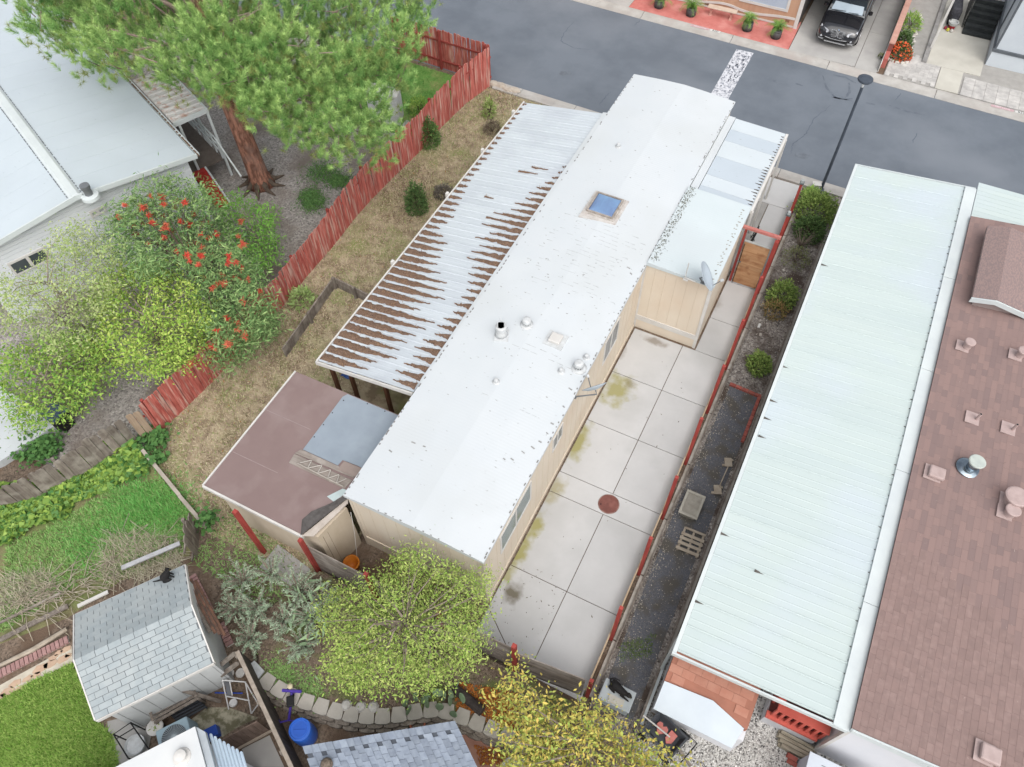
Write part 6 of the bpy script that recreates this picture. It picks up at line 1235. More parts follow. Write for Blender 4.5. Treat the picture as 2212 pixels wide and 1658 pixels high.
x, y = g(AZ(1205, 930), .2); MB().box((x, y, .15), (.32, .26, .3), A2).build('body', mat('crate_blue', (66, 112, 214), (54, 96, 196), 3, rough=.5), bu, bevel=.02); MB().box((x, y, .31), (.28, .22, .02), A2).build('inside', mat('crate_in', (48, 84, 176)), bu)
# panel fence and yard fence
gp1 = thing('brown_gate_panel', (-7.65, .25, 0), 'brown board gate panel standing by the grey path', 'gate')
ga, gb2 = np.array((-7.92, -.16)), np.array((-7.42, .56)); gl_ = np.hypot(*(gb2-ga)); gan = math.atan2(*(gb2-ga)[::-1]); brn = mat('brown_board', (142, 122, 110), (110, 94, 84), 1.8, stretch=(6, 6, .8), rnd=.12)
for i in range(6): p = ga+(gb2-ga)*(i+.5)/6; MB().box((*p, .62), (gl_/6-.008, .022, 1.2), gan).build('board', brn, gp1)
MB().box((*((ga+gb2)/2+np.array((.03, -.02))), .1), (gl_+.1, .05, .07), gan).build('bottom_rail', mat('pale_rail', (196, 182, 166)), gp1)
yf = thing('yard_fence', (-7.4, .85, 0), 'dark board fence with pale cap rail between the junk yard and the block wall', 'fence')
fa, fb = np.array((-8.87, 1.66)), np.array((-5.3, -.32)); fl_ = np.hypot(*(fb-fa)); fan = math.atan2(*(fb-fa)[::-1]); dkb = mat('dark_fence_board', (104, 94, 88), (80, 72, 68), 1.8, stretch=(6, 6, .8), rnd=.12)
for i in range(28): p = fa+(fb-fa)*(i+.5)/28; MB().box((p[0]+.025, p[1]+.04, .62), (fl_/28-.006, .022, 1.24), fan).build('board', dkb, yf)
MB().box((*((fa+fb)/2), 1.28), (fl_, .1, .04), fan).build('cap_rail', mat('pale_cap_rail', (190, 178, 164), (160, 148, 136), 3, stretch=(2, 2, 2)), yf)
for t in (.02, .35, .68, .98): p = fa+(fb-fa)*t; MB().box((p[0]-.03, p[1]-.05, .62), (.09, .09, 1.25), fan).build('post', greyw, yf)
# white roof at the frame bottom
wr2 = thing('white_cottage', (-8.6, -2, 0), 'white flat roofed cottage corner at the bottom of the junk yard', 'cottage')
cc = np.array((-8.13, -.2)); n2_ = np.array((.814, -.581))
poly = [cc, cc-U*4, cc-U*4+n2_*.95, cc+n2_*.95]
MB().prism([tuple(p) for p in poly], 2.4, 2.5).build('roof', mat('cottage_white', (236, 238, 238), (224, 228, 230), .8, rough=.5), wr2)
MB().prism([tuple(cc-U*.12+n2_*.1), tuple(cc-U*4+n2_*.1), tuple(cc-U*4+n2_*.9), tuple(cc-U*.12+n2_*.9)], 0, 2.4).build('wall', ww, wr2)
o = MB().lathe((*g(AZ(850, 1205), 2.55), 2.5), [(.2, 0), (.19, .02), (.12, .04), (.12, .1), (.14, .1), (.13, .15), (.05, .17)], 24).build('roof_vent', trimw, wr2)
cor2 = mat('corrugated_blue', (198, 216, 232), (184, 204, 222), 1, rough=.45)
MB().prism([tuple(cc+U*.01), tuple(cc+U*.16+n2_*.2), tuple(cc+U*.16+n2_*3), tuple(cc+U*.01+n2_*3)], 2.3, 2.44).build('flashing', mat('flash_grey', (196, 204, 210), (180, 188, 194), 3, rough=.45), wr2)
for i in range(8):
    u0 = .17+i*.07; st0 = 1.35*u0
    R_ = [[(*(cc+U*(u0+.07*k/4)+n2_*(s_+(.03 if k in (0, 4) else 0))), 2.24-.012*i+.02*math.sin(k*math.pi/4)) for k in range(5)] for s_ in (st0, 3.2)]
    MB().add(R_[0]+R_[1], [(k+5, k+6, k+1, k) for k in range(4)]).build('awning_sheet', cor2, wr2)
MB().prism([tuple(cc+U*.1+n2_*.4), tuple(cc+U*.6+n2_*1.0), tuple(cc+U*.6+n2_*3), tuple(cc+U*.1+n2_*3)], 0, 2.1).build('lean_to', ww, wr2)
# ============================================================ BLOCK RETAINING WALL AND BED
bc_ = [(-8.75, 2.05)]
arc = [g(Q('b3', *p), .42) for p in ((90, 930), (210, 1010), (325, 1075), (445, 1125), (575, 1165), (705, 1205), (835, 1235), (970, 1250), (1105, 1250), (1245, 1235), (1385, 1210), (1515, 1195), (1650, 1215), (1780, 1265), (1910, 1320), (2040, 1370), (2170, 1440), (2300, 1510))]
rt_ = thing('block_retaining_wall', (-5.2, 2, 0), 'curved retaining wall of tan concrete blocks below the lime tree', 'retaining wall')
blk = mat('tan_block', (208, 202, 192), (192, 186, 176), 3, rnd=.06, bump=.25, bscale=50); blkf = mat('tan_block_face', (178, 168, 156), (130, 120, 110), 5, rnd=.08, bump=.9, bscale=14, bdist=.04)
arcn = np.array(arc)
def arcpt(s):
    cum = np.r_[0, np.cumsum(np.hypot(*np.diff(arcn, axis=0).T))]; s = s*cum[-1]; x, y = np.interp(s, cum, arcn[:, 0]), np.interp(s, cum, arcn[:, 1]); x2, y2 = np.interp(s+.05, cum, arcn[:, 0]), np.interp(s+.05, cum, arcn[:, 1]); x1, y1 = np.interp(s-.05, cum, arcn[:, 0]), np.interp(s-.05, cum, arcn[:, 1]); return np.array((x, y)), math.atan2(y2-y1, x2-x1), cum[-1]
nb = 18; _, _, TL = arcpt(.5); bw = TL/nb
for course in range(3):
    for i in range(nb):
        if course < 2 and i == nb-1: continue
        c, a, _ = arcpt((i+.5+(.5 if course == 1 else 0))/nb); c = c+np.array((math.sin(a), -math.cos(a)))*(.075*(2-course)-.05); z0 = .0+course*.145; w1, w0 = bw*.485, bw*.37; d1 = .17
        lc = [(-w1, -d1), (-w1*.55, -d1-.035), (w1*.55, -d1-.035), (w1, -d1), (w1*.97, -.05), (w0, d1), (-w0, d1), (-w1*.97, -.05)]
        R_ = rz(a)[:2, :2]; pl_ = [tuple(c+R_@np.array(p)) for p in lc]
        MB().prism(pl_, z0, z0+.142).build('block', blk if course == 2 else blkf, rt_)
bed = [tuple(p) for p in arcn]+[(-.7, 3.2), (-.7, 4.55), (-8.6, 4.55), (-9.4, 2.6)]
soil = gravel('bed_soil', [(92, 80, 70), (126, 110, 96), (146, 130, 114), (108, 92, 78)], 24, .6, patch=(112, 120, 72), pscale=1.3)
tag(MB().prism(bed, 0, .36).build('garden_bed', soil), kind='structure')
lv_ = mat('fallen_leaves', (204, 134, 60), (168, 92, 48), attr=1)
Pf = scatter([g(Q('b3', *p), .37) for p in ((1700, 950), (2211, 1050), (2211, 1380), (1700, 1200))], 1500)
V, F = leaves(np.c_[Pf, np.full(len(Pf), .385)], .07, .45, 0, 2.5); tag(pobj('fallen_leaves', V, F, lv_, None, RN.random(len(F))), 'orange fallen leaves on the bed under the yellow tree', 'leaves', kind='stuff')
tag(MB().sheet([g(Q('b3', *p)) for p in ((1700, 1300), (2211, 1500), (2211, 1750), (1700, 1750))], .008).build('terracotta_paving', mat('terracotta_paving', (202, 156, 138), (182, 134, 116), 2.5)), kind='structure')
Pf = scatter([g(Q('b3', *p)) for p in ((1850, 1480), (2150, 1520), (2150, 1640), (1900, 1640))], 500); V, F = leaves(np.c_[Pf, np.full(len(Pf), .025)], .06, .4, 0, 2.5); tag(pobj('fallen_leaves', V, F, lv_, None, RN.random(len(F))), 'orange fallen leaves on the terracotta paving', 'leaves', kind='stuff')
tag(MB().tube([np.array(g3(Q('b3', 1690, 1010), .5)), np.array(g3(Q('b3', 1920, 1200), .5))], [.12, .14], 10).build('fallen_log', mat('dark_bark', (92, 84, 80), (62, 56, 54), 4, bump=.8, bscale=12, bdist=.03)), 'dark bark log lying on the garden bed', 'log')
tag(MB().prism([g(Q('a3', *p), .38) for p in ((2070, 810), (2100, 785), (2180, 870), (2130, 935), (2110, 930))], .36, .44).build('white_tray', vw), 'white plastic tray lying on the garden bed', 'tray')
for i, p in enumerate(((920, 1165), (800, 1150), (1020, 1165))):
    x, y = g(Q('b3', *p), .4); tag(MB().lathe((x, y, .34), [(.13, 0), (.15, .06), (.1, .13), (.03, .15)], 9).build('white_rock', mat('white_rock', (226, 224, 218), (196, 192, 186), 6), None), ['largest white rock behind the block wall', 'white rock left of the largest one behind the blocks', 'white rock right of the largest one behind the blocks'][i], 'rock')
# barrel and purple ride-on toy
bb_ = thing('blue_barrel', (-6.5, .88, 0), 'bright blue plastic barrel beside the block wall', 'barrel'); bm2 = mat('barrel_blue', (60, 118, 224), (50, 104, 208), 2, rough=.4)
MB().lathe((-6.5, .88, 0), [(.24, 0), (.275, .08), (.285, .3), (.285, .6), (.275, .78), (.25, .86)], 28).build('drum', bm2, bb_, True); MB().lathe((-6.5, .88, .84), [(.262, 0), (.265, .045), (.23, .05), (.22, .03)], 28).build('lid', bm2, bb_)
MB().lathe((-6.5, .88, .868), [(.17, 0), (.17, .015), (.15, .015)], 26).build('lid_ring', mat('barrel_blue2', (52, 106, 214), rough=.4), bb_); MB().box((-6.5, .88, .885), (.3, .012, .01), .5).build('lid_seam', mat('seam_blue', (40, 84, 180)), bb_)
pu = mat('purple_plastic', (92, 72, 176), (76, 58, 158), 3, rough=.4); tz = .43
sc_ = thing('toy_scooter', (-7.4, 1.4, tz), 'purple ride on toy with black seat on the block wall', 'toy')
p1, p2, p3 = np.array(g3(AZ(2110, 470), tz+.15)), np.array(g3(AZ(2105, 560), tz+.1)), np.array(g3(AZ(2085, 715), tz-.1))
MB().tube([np.array(g3(AZ(2030, 460), tz+.25)), np.array(g3(AZ(2195, 470), tz+.25))], .03, 8).build('handlebar', pu, sc_); MB().tube([p1+np.array((0, 0, .1)), p1-np.array((0, 0, .12))], .035, 8).build('fork', pu, sc_); MB().tube([p1, p2, p3], .025, 8).build('frame', pu, sc_)
MB().box(p2+np.array((0, 0, .06)), (.2, .14, .06), -.9).build('seat', black, sc_, bevel=.02); MB().tube([np.array(g3(AZ(2000, 735), tz-.1)), p3, np.array(g3(AZ(2150, 725), tz-.1))], .018, 8).build('rear_axle', pu, sc_)
for q_ in (np.array(g3(AZ(2000, 735), tz-.1)), np.array(g3(AZ(2150, 725), tz-.1))): MB().lathe(q_, [(.02, -.015), (.05, -.015), (.05, .015), (.02, .015)], 14, rotto((.8, .5, 0))).build('wheel', pu, sc_)
MB().lathe(p1-np.array((0, 0, .13)), [(.02, -.02), (.06, -.02), (.06, .02), (.02, .02)], 14, rotto((.8, .5, 0))).build('wheel', black, sc_); MB().lathe(p1+np.array((-.02, .05, .14)), [(.05, 0), (.05, .05), (.02, .07)], 12).build('headlamp', mat('cream_knob', (226, 214, 180)), sc_)
sc_.scale = (1.35, 1.35, 1.35)  # SCL
# ============================================================ GREY DIMENSIONAL SHINGLE SHED at frame bottom
s3 = thing('grey_shingle_shed', (-3.8, .9, 0), 'shed with slate grey laminated shingles below the block wall', 'shed')
L3, R3 = np.array((-5.78, .58)), np.array((-2.99, 2.57)); cd = np.array((.83, -.56)); ex = (R3-L3); eL = np.hypot(*ex); ex = ex/eL
z3 = lambda s: 2.28-.03*s
base3 = [tuple(L3), tuple(R3), tuple(R3+cd*2.2), tuple(L3+cd*2.2)]
rf3 = MB().prism(base3, 2.08, 2.17).build('roof', mat('dark_felt', (96, 102, 112)), s3)
MB().prism([tuple(L3+cd*.1+ex*.1), tuple(R3+cd*.1-ex*.1), tuple(R3+cd*2.1-ex*.1), tuple(L3+cd*2.1+ex*.1)], 0, 2.08).build('wall', ww, s3)
sg3 = mat('slate_shingle', (164, 174, 188), (142, 152, 168), 4, rough=.95, rnd=.14, bump=.3, bscale=110, bdist=.004)
nr = 22; e3 = eL/nr; cl = .19
pl_ = MB().add([tuple(v) for v in ((0, 0, 0), (*(cd*cl*.97), 0), (*(cd*cl*.97-ex*e3*1.25), 0), (*(-ex*e3*1.25), 0), (0, 0, .02), (*(cd*cl*.97), .02), (*(cd*cl*.97-ex*e3*1.25), .004), (*(-ex*e3*1.25), .004))], [(3, 2, 1, 0), (4, 5, 6, 7), (0, 1, 5, 4), (1, 2, 6, 5), (2, 3, 7, 6), (3, 0, 4, 7)])
me3 = pl_.mesh('shingle'); me3.materials.append(sg3)
for i in range(1, nr+1):
    for j in range(11):
        off = (random.random()*.4)*cl if j else 0
        p = L3+ex*e3*i+cd*(j*cl+(.5*cl if (i % 2 and j) else 0)); 
        if j*cl < 2.0: inst('shingle', me3, s3, (p[0], p[1], 2.172+.012*(random.random() < .45)), (0, 0, random.gauss(0, .01)), (1, 1, 1)).parent = rf3
x, y = g(Q('b3', 630, 1630), 2.35); MB().lathe((x, y, 2.15), [(.1, 0), (.13, .06), (.14, .14), (.1, .22), (.03, .25)], 16).build('turbine_vent', mat('rusty_turbine', (140, 126, 112), (92, 82, 74), 14, bump=.8, bscale=40), s3)
tb3 = thing('white_table', (*g(Q('c3', 145, 1725), .72), 0), 'white round garden table on the terracotta paving', 'table')
x, y = g(Q('c3', 145, 1725), .72); MB().lathe((x, y, .69), [(.42, 0), (.44, .02), (.42, .035)], 30).build('top', vw, tb3); MB().tube([(x, y, 0), (x, y, .69)], .04, 10).build('stem', vw, tb3); MB().lathe((x, y, 0), [(.25, 0), (.24, .03), (.06, .06)], 20).build('base', vw, tb3)
tag(MB().lathe((*g(Q('b3', 1385, 1300), .2), 0), [(.14, 0), (.19, .24), (.21, .24), (.21, .28), (.17, .28), (.14, .1)], 20).build('terracotta_pot', mat('terracotta_pot', (190, 120, 92), (168, 102, 78), 4)), 'terracotta pot behind the slate grey shed roof', 'pot')
# ============================================================ VEGETATION
bark = mat('pine_bark', (186, 134, 112), (120, 84, 70), 3.2, stretch=(2.2, 2.2, .6), contrast=(.42, .58), bump=1., bscale=7, bdist=.06, c3=(150, 120, 108), s3=1.5)
twig = mat('grey_twig', (176, 162, 148), (136, 122, 110), 6); twigd = mat('dark_branch', (112, 98, 86), (84, 72, 62), 6)
def clumps(poly, n, zr, axis, R, mind):
    """3-D clump centres whose positions fall inside a crown outline: height drawn at random where the crown's radius allows"""
    out = []; px = []; p = np.array(poly); lo, hi = p.min(0), p.max(0); tries = 0
    while len(out) < n and tries < 40000:
        tries += 1; q = RN.uniform(lo, hi)
        if not inpoly(q[None], poly)[0]: continue
        if px and np.min(np.hypot(*(np.array(px)-q).T)) < mind: continue
        zs_ = RN.uniform(*zr, 14); best = None
        for z in zs_:
            x, y = g(q, z); d = math.hypot(x-axis[0], y-axis[1]); tt = (z-zr[0])/(zr[1]-zr[0]); Rz = R*math.sqrt(max(.08, 1-(tt-.35)**2*1.6))
            if d < Rz: best = (x, y, z); break
            if best is None or d < best[3]: best = (x, y, z, d)
        out.append(best[:3]); px.append(q)
    return np.array(out)
def branches(C, axis, z0, m_, name, parent, r0, up=.35, n=5, frac=1.):
    m = MB()
    for c in C:
        if random.random() > frac: continue
        d = math.hypot(c[0]-axis[0], c[1]-axis[1]); zs_ = max(z0, c[2]-up*d-.2); s = np.array((axis[0], axis[1], zs_)); c = np.array(c); mid = (s+c)/2+np.array((0, 0, .12*d))+RN.normal(size=3)*.06*d
        m.tube([s, mid, c], [r0, r0*.6, r0*.25], n)
    return m.build(name, m_, parent)
def tree(name, label, poly, cpix, zr, R, n, mind, per, cr, leaf, mat_, trunk_r=.06, tm=None, ratio=.42, droop=.3, upb=.5, stems=1, flat=.7, cat='tree', frac=1., group=None):
    ax = g(cpix, (zr[0]+zr[1])/2); root = thing(name, (ax[0], ax[1], 0), label, cat, group); C = clumps(poly, n, zr, ax, R, mind); tm = tm or twigd
    m = MB()
    for k in range(stems):
        o = np.array((math.cos(k*2.4), math.sin(k*2.4), 0))*.25*(stems > 1); m.tube([(ax[0]+o[0]*.4, ax[1]+o[1]*.4, 0), (ax[0]+o[0], ax[1]+o[1], zr[0]), (ax[0]+o[0]*1.6, ax[1]+o[1]*1.6, zr[0]+(zr[1]-zr[0])*.6)], [trunk_r, trunk_r*.8, trunk_r*.4], 8)
    m.build('trunk', tm, root); branches(C, ax, zr[0]*.7, tm, 'branches', root, trunk_r*.35, frac=frac)
    P = np.repeat(C, per, 0)+RN.normal(size=(len(C)*per, 3))*np.array((cr, cr, cr*flat)); P[:, 2] = P[:, 2].clip(.05)
    V, F = leaves(P, leaf, ratio, droop, upb); o = pobj('crown', V, F, mat_, root, RN.random(len(F))); return root, C, ax
# ---- big pine
PAX = (-20.4, 17.25); pn = thing('pine_tree', (*PAX, 0), 'tall pine tree with reddish trunk and long bright green needles', 'pine tree')
t = [(-20.4, 17.25, -.0), (-20.42, 17.27, .5), (-20.45, 17.25, 2), (-20.5, 17.2, 4), (-20.5, 17.3, 7), (-20.4, 17.4, 10), (-20.3, 17.4, 12.5)]
tr_ = MB().tube(t, [.56, .40, .36, .32, .25, .14, .05], 16).build('trunk', bark, pn, True)
m = MB()
for k in range(9): an = k*.7+.2; m.tube([(PAX[0]+.25*math.cos(an), PAX[1]+.25*math.sin(an), .35), (PAX[0]+.6*math.cos(an), PAX[1]+.6*math.sin(an), .1), (PAX[0]+1.0*math.cos(an+.15), PAX[1]+1.0*math.sin(an+.15), .0)], [.16, .09, .03], 6)
m.build('roots', twigd, pn)
ppoly = [(45, 25), (120, 95), (170, 130), (245, 165), (310, 150), (400, 188), (470, 165), (525, 205), (600, 270), (645, 302), (720, 328), (790, 335), (830, 320), (840, 285), (812, 250), (850, 205), (868, 150), (898, 100), (880, 70), (915, 10), (910, -160), (20, -160)]
C = clumps(ppoly, 380, (3.6, 9.0), PAX, 7.2, 25)
C = np.vstack([C, clumps([(400, 40), (600, 40), (620, 230), (560, 250), (510, 215), (440, 190)], 45, (5.2, 9.0), PAX, 7.2, 17)])
m = MB()
for i, c in enumerate(C):
    d = math.hypot(c[0]-PAX[0], c[1]-PAX[1])
    if i % 7 == 0:
        s = np.array((PAX[0], PAX[1], max(3.2, c[2]-.35*d))); c_ = np.array(c); mid = (s*.45+c_*.55)+np.array((0, 0, .08*d))+RN.normal(size=3)*.08*d; m.tube([s, mid, c_], [.055, .035, .014], 6)
    else:
        j = np.argsort(((C-c)**2).sum(1))[1+i % 3]; m.tube([C[j]*.6+c*.4-np.array((0, 0, .15)), c], [.02, .01], 5)
tag(m.build('limbs', mat('pine_limb', (176, 158, 146), (136, 118, 108), 5), pn), kind='stuff')
nsh, nneed = 15, 88
u = unit(C-np.array((PAX[0], PAX[1], 4.5))); B_ = np.repeat(C, nsh, 0)+RN.normal(size=(len(C)*nsh, 3))*np.array((.33, .33, .18))
ax_ = unit(np.repeat(u, nsh, 0)*.55+np.array((0, 0, .85))+RN.normal(size=B_.shape)*.38); n_ = len(B_)*nneed
tt = RN.random((n_, 1)); A3 = np.repeat(ax_, nneed, 0); rad = unit(np.cross(A3, RN.normal(size=(n_, 3)))); Pn = np.repeat(B_, nneed, 0)+A3*(.36*tt); Dn = unit(A3*(.55+.5*tt)+rad*.8); Ln = .19*(.75+.5*RN.random((n_, 1)))*(1.1-.3*tt)
sdv = unit(np.cross(Dn, RN.normal(size=Dn.shape)))*.0072
V = np.stack([Pn-sdv, Pn+sdv, Pn+Dn*Ln], 1).reshape(-1, 3); F = np.arange(len(V)).reshape(-1, 3)
tv = (-.05+.5*tt[:, 0]+.2*np.repeat(RN.random(len(B_)), nneed)+.4*np.repeat(RN.random(len(C)), nneed*nsh)).clip(0, 1)
pnm = mat('pine_needles', (98, 160, 78), (206, 238, 146), attr=1, rough=.6)
pobj('needles', V, F, pnm, pn, tv)
# old yellowish needles deeper in the crown
C2 = C[RN.random(len(C)) < .55]-u[:1]*0; T = np.repeat(C2-np.array((0, 0, .45)), 7, 0)+RN.normal(size=(len(C2)*7, 3))*np.array((.34, .34, .2)); Pn = np.repeat(T, 34, 0); Dn = unit(RN.normal(size=Pn.shape)+np.array((0, 0, .2))); sdv = unit(np.cross(Dn, RN.normal(size=Dn.shape)))*.006
V = np.stack([Pn-sdv, Pn+sdv, Pn+Dn*.19], 1).reshape(-1, 3); F = np.arange(len(V)).reshape(-1, 3); pobj('old_needles', V, F, mat('old_needles', (176, 190, 108), (140, 154, 88), attr=1, rough=.7), pn, RN.random(len(F)))
# ---- trees by the left home
bbm = mat('bottlebrush_leaf', (92, 138, 78), (170, 198, 128), attr=1)
bt, C, ax = tree('bottlebrush_tree', 'dark leaved tree dotted with red and orange flowers by the left home', [(243, 470), (300, 410), (370, 392), (430, 405), (480, 450), (500, 520), (560, 600), (600, 690), (590, 720), (540, 750), (480, 790), (450, 750), (460, 640), (400, 580), (300, 600), (245, 540)], (420, 580), (.8, 3.9), 3.4, 120, 18, 210, .26, .15, bbm, .08, ratio=.2, droop=.0, frac=.5)
fm = MB()
for k in range(60): d = unit(RN.normal(size=3)+np.array((0, 0, .3))); s = unit(np.cross(d, RN.normal(size=3)))*.012; o = RN.normal(size=3)*.03; fm.add([o-s, o+s, o+d*.12], [(0, 1, 2)])
fme = fm.mesh('flower'); fme.materials.append(mat('red_flower', (230, 84, 70), (226, 128, 96), 1.2, rnd=.1, contrast=(.45, .55)))
fxy = [(1030, 190), (1180, 205), (1240, 120), (1325, 125), (1350, 185), (1450, 160), (1525, 165), (1440, 210), (1590, 265), (970, 290), (1100, 345), (1180, 350), (1260, 275), (1220, 270), (1340, 280), (1260, 340), (1370, 350), (1350, 380), (1490, 330), (1565, 320), (1560, 355), (1650, 345), (1720, 335), (1110, 430), (1350, 455), (1410, 415), (1300, 500), (1220, 510), (1650, 430), (1725, 465), (1780, 430), (1550, 520), (1615, 500), (1660, 540), (1810, 500), (1460, 570), (1540, 605), (1660, 605), (1750, 600), (1450, 635), (1560, 645), (1885, 615), (1630, 680), (1875, 665), (1940, 660), (1990, 715), (1680, 795), (1830, 770), (1790, 840), (1840, 835), (1745, 870), (1920, 795), (1970, 810), (2045, 800), (2005, 985), (2060, 930), (2140, 895), (1865, 1125), (1950, 1215), (1920, 1290), (1880, 1330), (2020, 1265), (1965, 1160), (1755, 1365), (1570, 1490), (1830, 1195), (1780, 1220), (1985, 320), (1960, 450), (1990, 515)]
for (a, b) in fxy:
    q = Q('a1', a, b); dd = []
    for c in C:
        r = ray(q); r = r/np.linalg.norm(r); o = np.array(c)-np.array((0, 0, H)); tt = o@r; dd.append((np.linalg.norm(o-r*tt), tt, r))
    k = int(np.argmin([v[0] for v in dd])); pos = np.array((0, 0, H))+dd[k][2]*(dd[k][1]-.5)
    if pos[2] > .1: inst('flower', fme, bt, pos, tuple(RN.uniform(0, 6, 3)), [random.uniform(.8, 1.3)]*3)
lime = mat('lime_leaf', (138, 188, 70), (208, 224, 118), attr=1); limed = mat('green_lime_leaf', (116, 172, 68), (184, 208, 104), attr=1); palel = mat('pale_lime_leaf', (158, 190, 104), (206, 216, 152), attr=1)
tree('lime_tree', 'bright lime green bushy tree beside the red flowering tree', [(190, 640), (230, 600), (320, 560), (350, 590), (430, 620), (465, 690), (460, 745), (410, 790), (330, 810), (250, 800), (190, 770)], (330, 700), (.9, 3.3), 2.6, 80, 18, 170, .21, .105, lime, .07, twig, ratio=.4, droop=.5, frac=.6)
tree('feathery_tree', 'pale feathery thin branched tree against the white siding', [(0, 605), (60, 605), (85, 590), (115, 520), (150, 480), (220, 500), (270, 520), (250, 600), (230, 680), (200, 720), (130, 760), (60, 700), (0, 720)], (120, 640), (1.8, 4.6), 2.8, 75, 19, 150, .2, .085, palel, .05, twig, ratio=.38, droop=.5, stems=3, frac=.6)
tree('green_bush', 'leafy green bush at the lower end of the tree row, over the bin', [(0, 770), (60, 740), (140, 720), (200, 740), (230, 820), (190, 870), (130, 900), (60, 930), (20, 880), (0, 860)], (110, 830), (.4, 2.6), 2.0, 60, 19, 120, .24, .11, limed, .05, twig, ratio=.4, droop=.4, cat='bush', stems=3)
tree('young_tree', 'fresh green young tree between the gravel yard and the red ramp', [(480, 430), (520, 430), (590, 450), (600, 560), (560, 590), (530, 560), (490, 500)], (545, 495), (.5, 2.4), 1.5, 30, 17, 130, .2, .13, mat('fresh_leaf', (108, 172, 66), (150, 196, 96), attr=1), .04, twig, ratio=.25, droop=.6)
# ---- lower trees
ctree = tree('yellow_green_tree', 'airy yellow green tree growing on the bed before the cream end wall', [(700, 1290), (760, 1270), (840, 1240), (880, 1190), (930, 1205), (1000, 1230), (1050, 1230), (1065, 1290), (1030, 1350), (1040, 1400), (1000, 1440), (950, 1465), (880, 1490), (800, 1485), (730, 1475), (700, 1440), (740, 1390), (695, 1345)], (880, 1360), (1.1, 3.7), 2.6, 120, 18, 210, .2, .07, mat('olive_lime_leaf', (136, 176, 70), (202, 214, 124), attr=1), .08, twig, ratio=.36, droop=.2, stems=3)
tree('autumn_tree', 'yellow and orange autumn tree below the patio corner', [(1085, 1490), (1105, 1440), (1125, 1450), (1130, 1510), (1230, 1545), (1300, 1520), (1325, 1550), (1375, 1610), (1440, 1650), (1490, 1690), (1540, 1760), (1090, 1760), (1100, 1600), (1075, 1530)], (1270, 1620), (1.0, 3.2), 2.6, 100, 19, 140, .24, .09, mat('autumn_leaf', (176, 202, 98), (234, 204, 108), attr=1), .08, twig, ratio=.42, droop=.3, stems=2)
# ---- grey green spiny shrub with silvery leaves
gs = thing('grey_green_shrub', (*g((590, 1310), .6), .36), 'sprawling grey green needle leaved shrub beside the grey plank fence', 'shrub')
poly = [(490, 1240), (560, 1215), (640, 1235), (700, 1290), (720, 1340), (690, 1420), (640, 1430), (600, 1380), (520, 1400), (485, 1330)]; gc = np.array(g((590, 1320), .5))
Pp, Dd = [], []; stm = MB()
heads = [np.array(g(p_, .4)) for p_ in ((530, 1260), (590, 1245), (650, 1280), (560, 1320), (615, 1345), (680, 1340), (660, 1400), (515, 1320), (545, 1385), (700, 1300))]
for k in range(270):
    hc = heads[k % len(heads)]; an_ = random.random()*6.283; L_ = random.uniform(.25, .62); z1 = random.uniform(.55, 1.15); e = np.array((hc[0]+L_*math.cos(an_), hc[1]+L_*math.sin(an_), z1)); s = np.array((hc[0], hc[1], .38)); mid = (s+e)/2+np.array((0, 0, .22)); stm.tube([s, mid, e], [.016, .012, .006], 4)
    for t_ in np.linspace(.25, 1, 55):
        a = s*(1-t_)**2+2*mid*t_*(1-t_)+e*t_**2; Pp.append(a); Dd.append(RN.normal(size=3))
stm.build('stems', twig, gs); Pp = np.array(Pp); V, F = leaves(Pp+RN.normal(size=Pp.shape)*.02, .1, .15, -.2, .4, D=unit(np.array(Dd))); pobj('leaves', V, F, mat('grey_green_leaf', (166, 196, 160), (200, 216, 190), attr=1), gs, RN.random(len(F)))
Pp = np.array([g3(Q('b3', 450+RN.normal()*110, 430+RN.normal()*150), .6+.3*random.random()) for i in range(45)]); V, F = leaves(Pp, .42, .2, .1, .9); pobj('silvery_leaves', V, F, mat('silvery_leaf', (160, 190, 150), (180, 208, 160), attr=1), gs, RN.random(len(F)))
# ---- prickly pear
pp = thing('prickly_pear', (*g(Q('b3', 1480, 1130), .5), .36), 'prickly pear cactus behind the tan block wall', 'cactus')
pad = MB(); pad.loft([[(r*.085*math.cos(a), .018*math.sin(a)*(1 if r else 1)*min(1, r*2), z) for a in np.linspace(0, 2*math.pi, 10, endpoint=False)] for r, z in ((.3, 0), (.75, .05), (1., .13), (.95, .2), (.6, .26), (.15, .28))]); pdm = pad.mesh('pad'); pdm.materials.append(mat('cactus_pad', (140, 162, 128), (120, 144, 112), 6, rnd=.06))
for i, (a, b, z) in enumerate(((1290, 1160, .4), (1350, 1100, .55), (1380, 1060, .75), (1480, 1160, .4), (1490, 1070, .7), (1580, 1100, .5), (1600, 1060, .75), (1660, 1150, .4), (1680, 1080, .7), (1650, 1220, .5), (1760, 1130, .6), (1560, 1190, .4), (1420, 1130, .5), (1300, 1230, .4), (1700, 1000, .7))): inst('pad', pdm, pp, g3(Q('b3', a, b), z), (random.uniform(-.7, .7), random.uniform(-.7, .7), random.random()*6), [random.uniform(.9, 1.4)]*3)
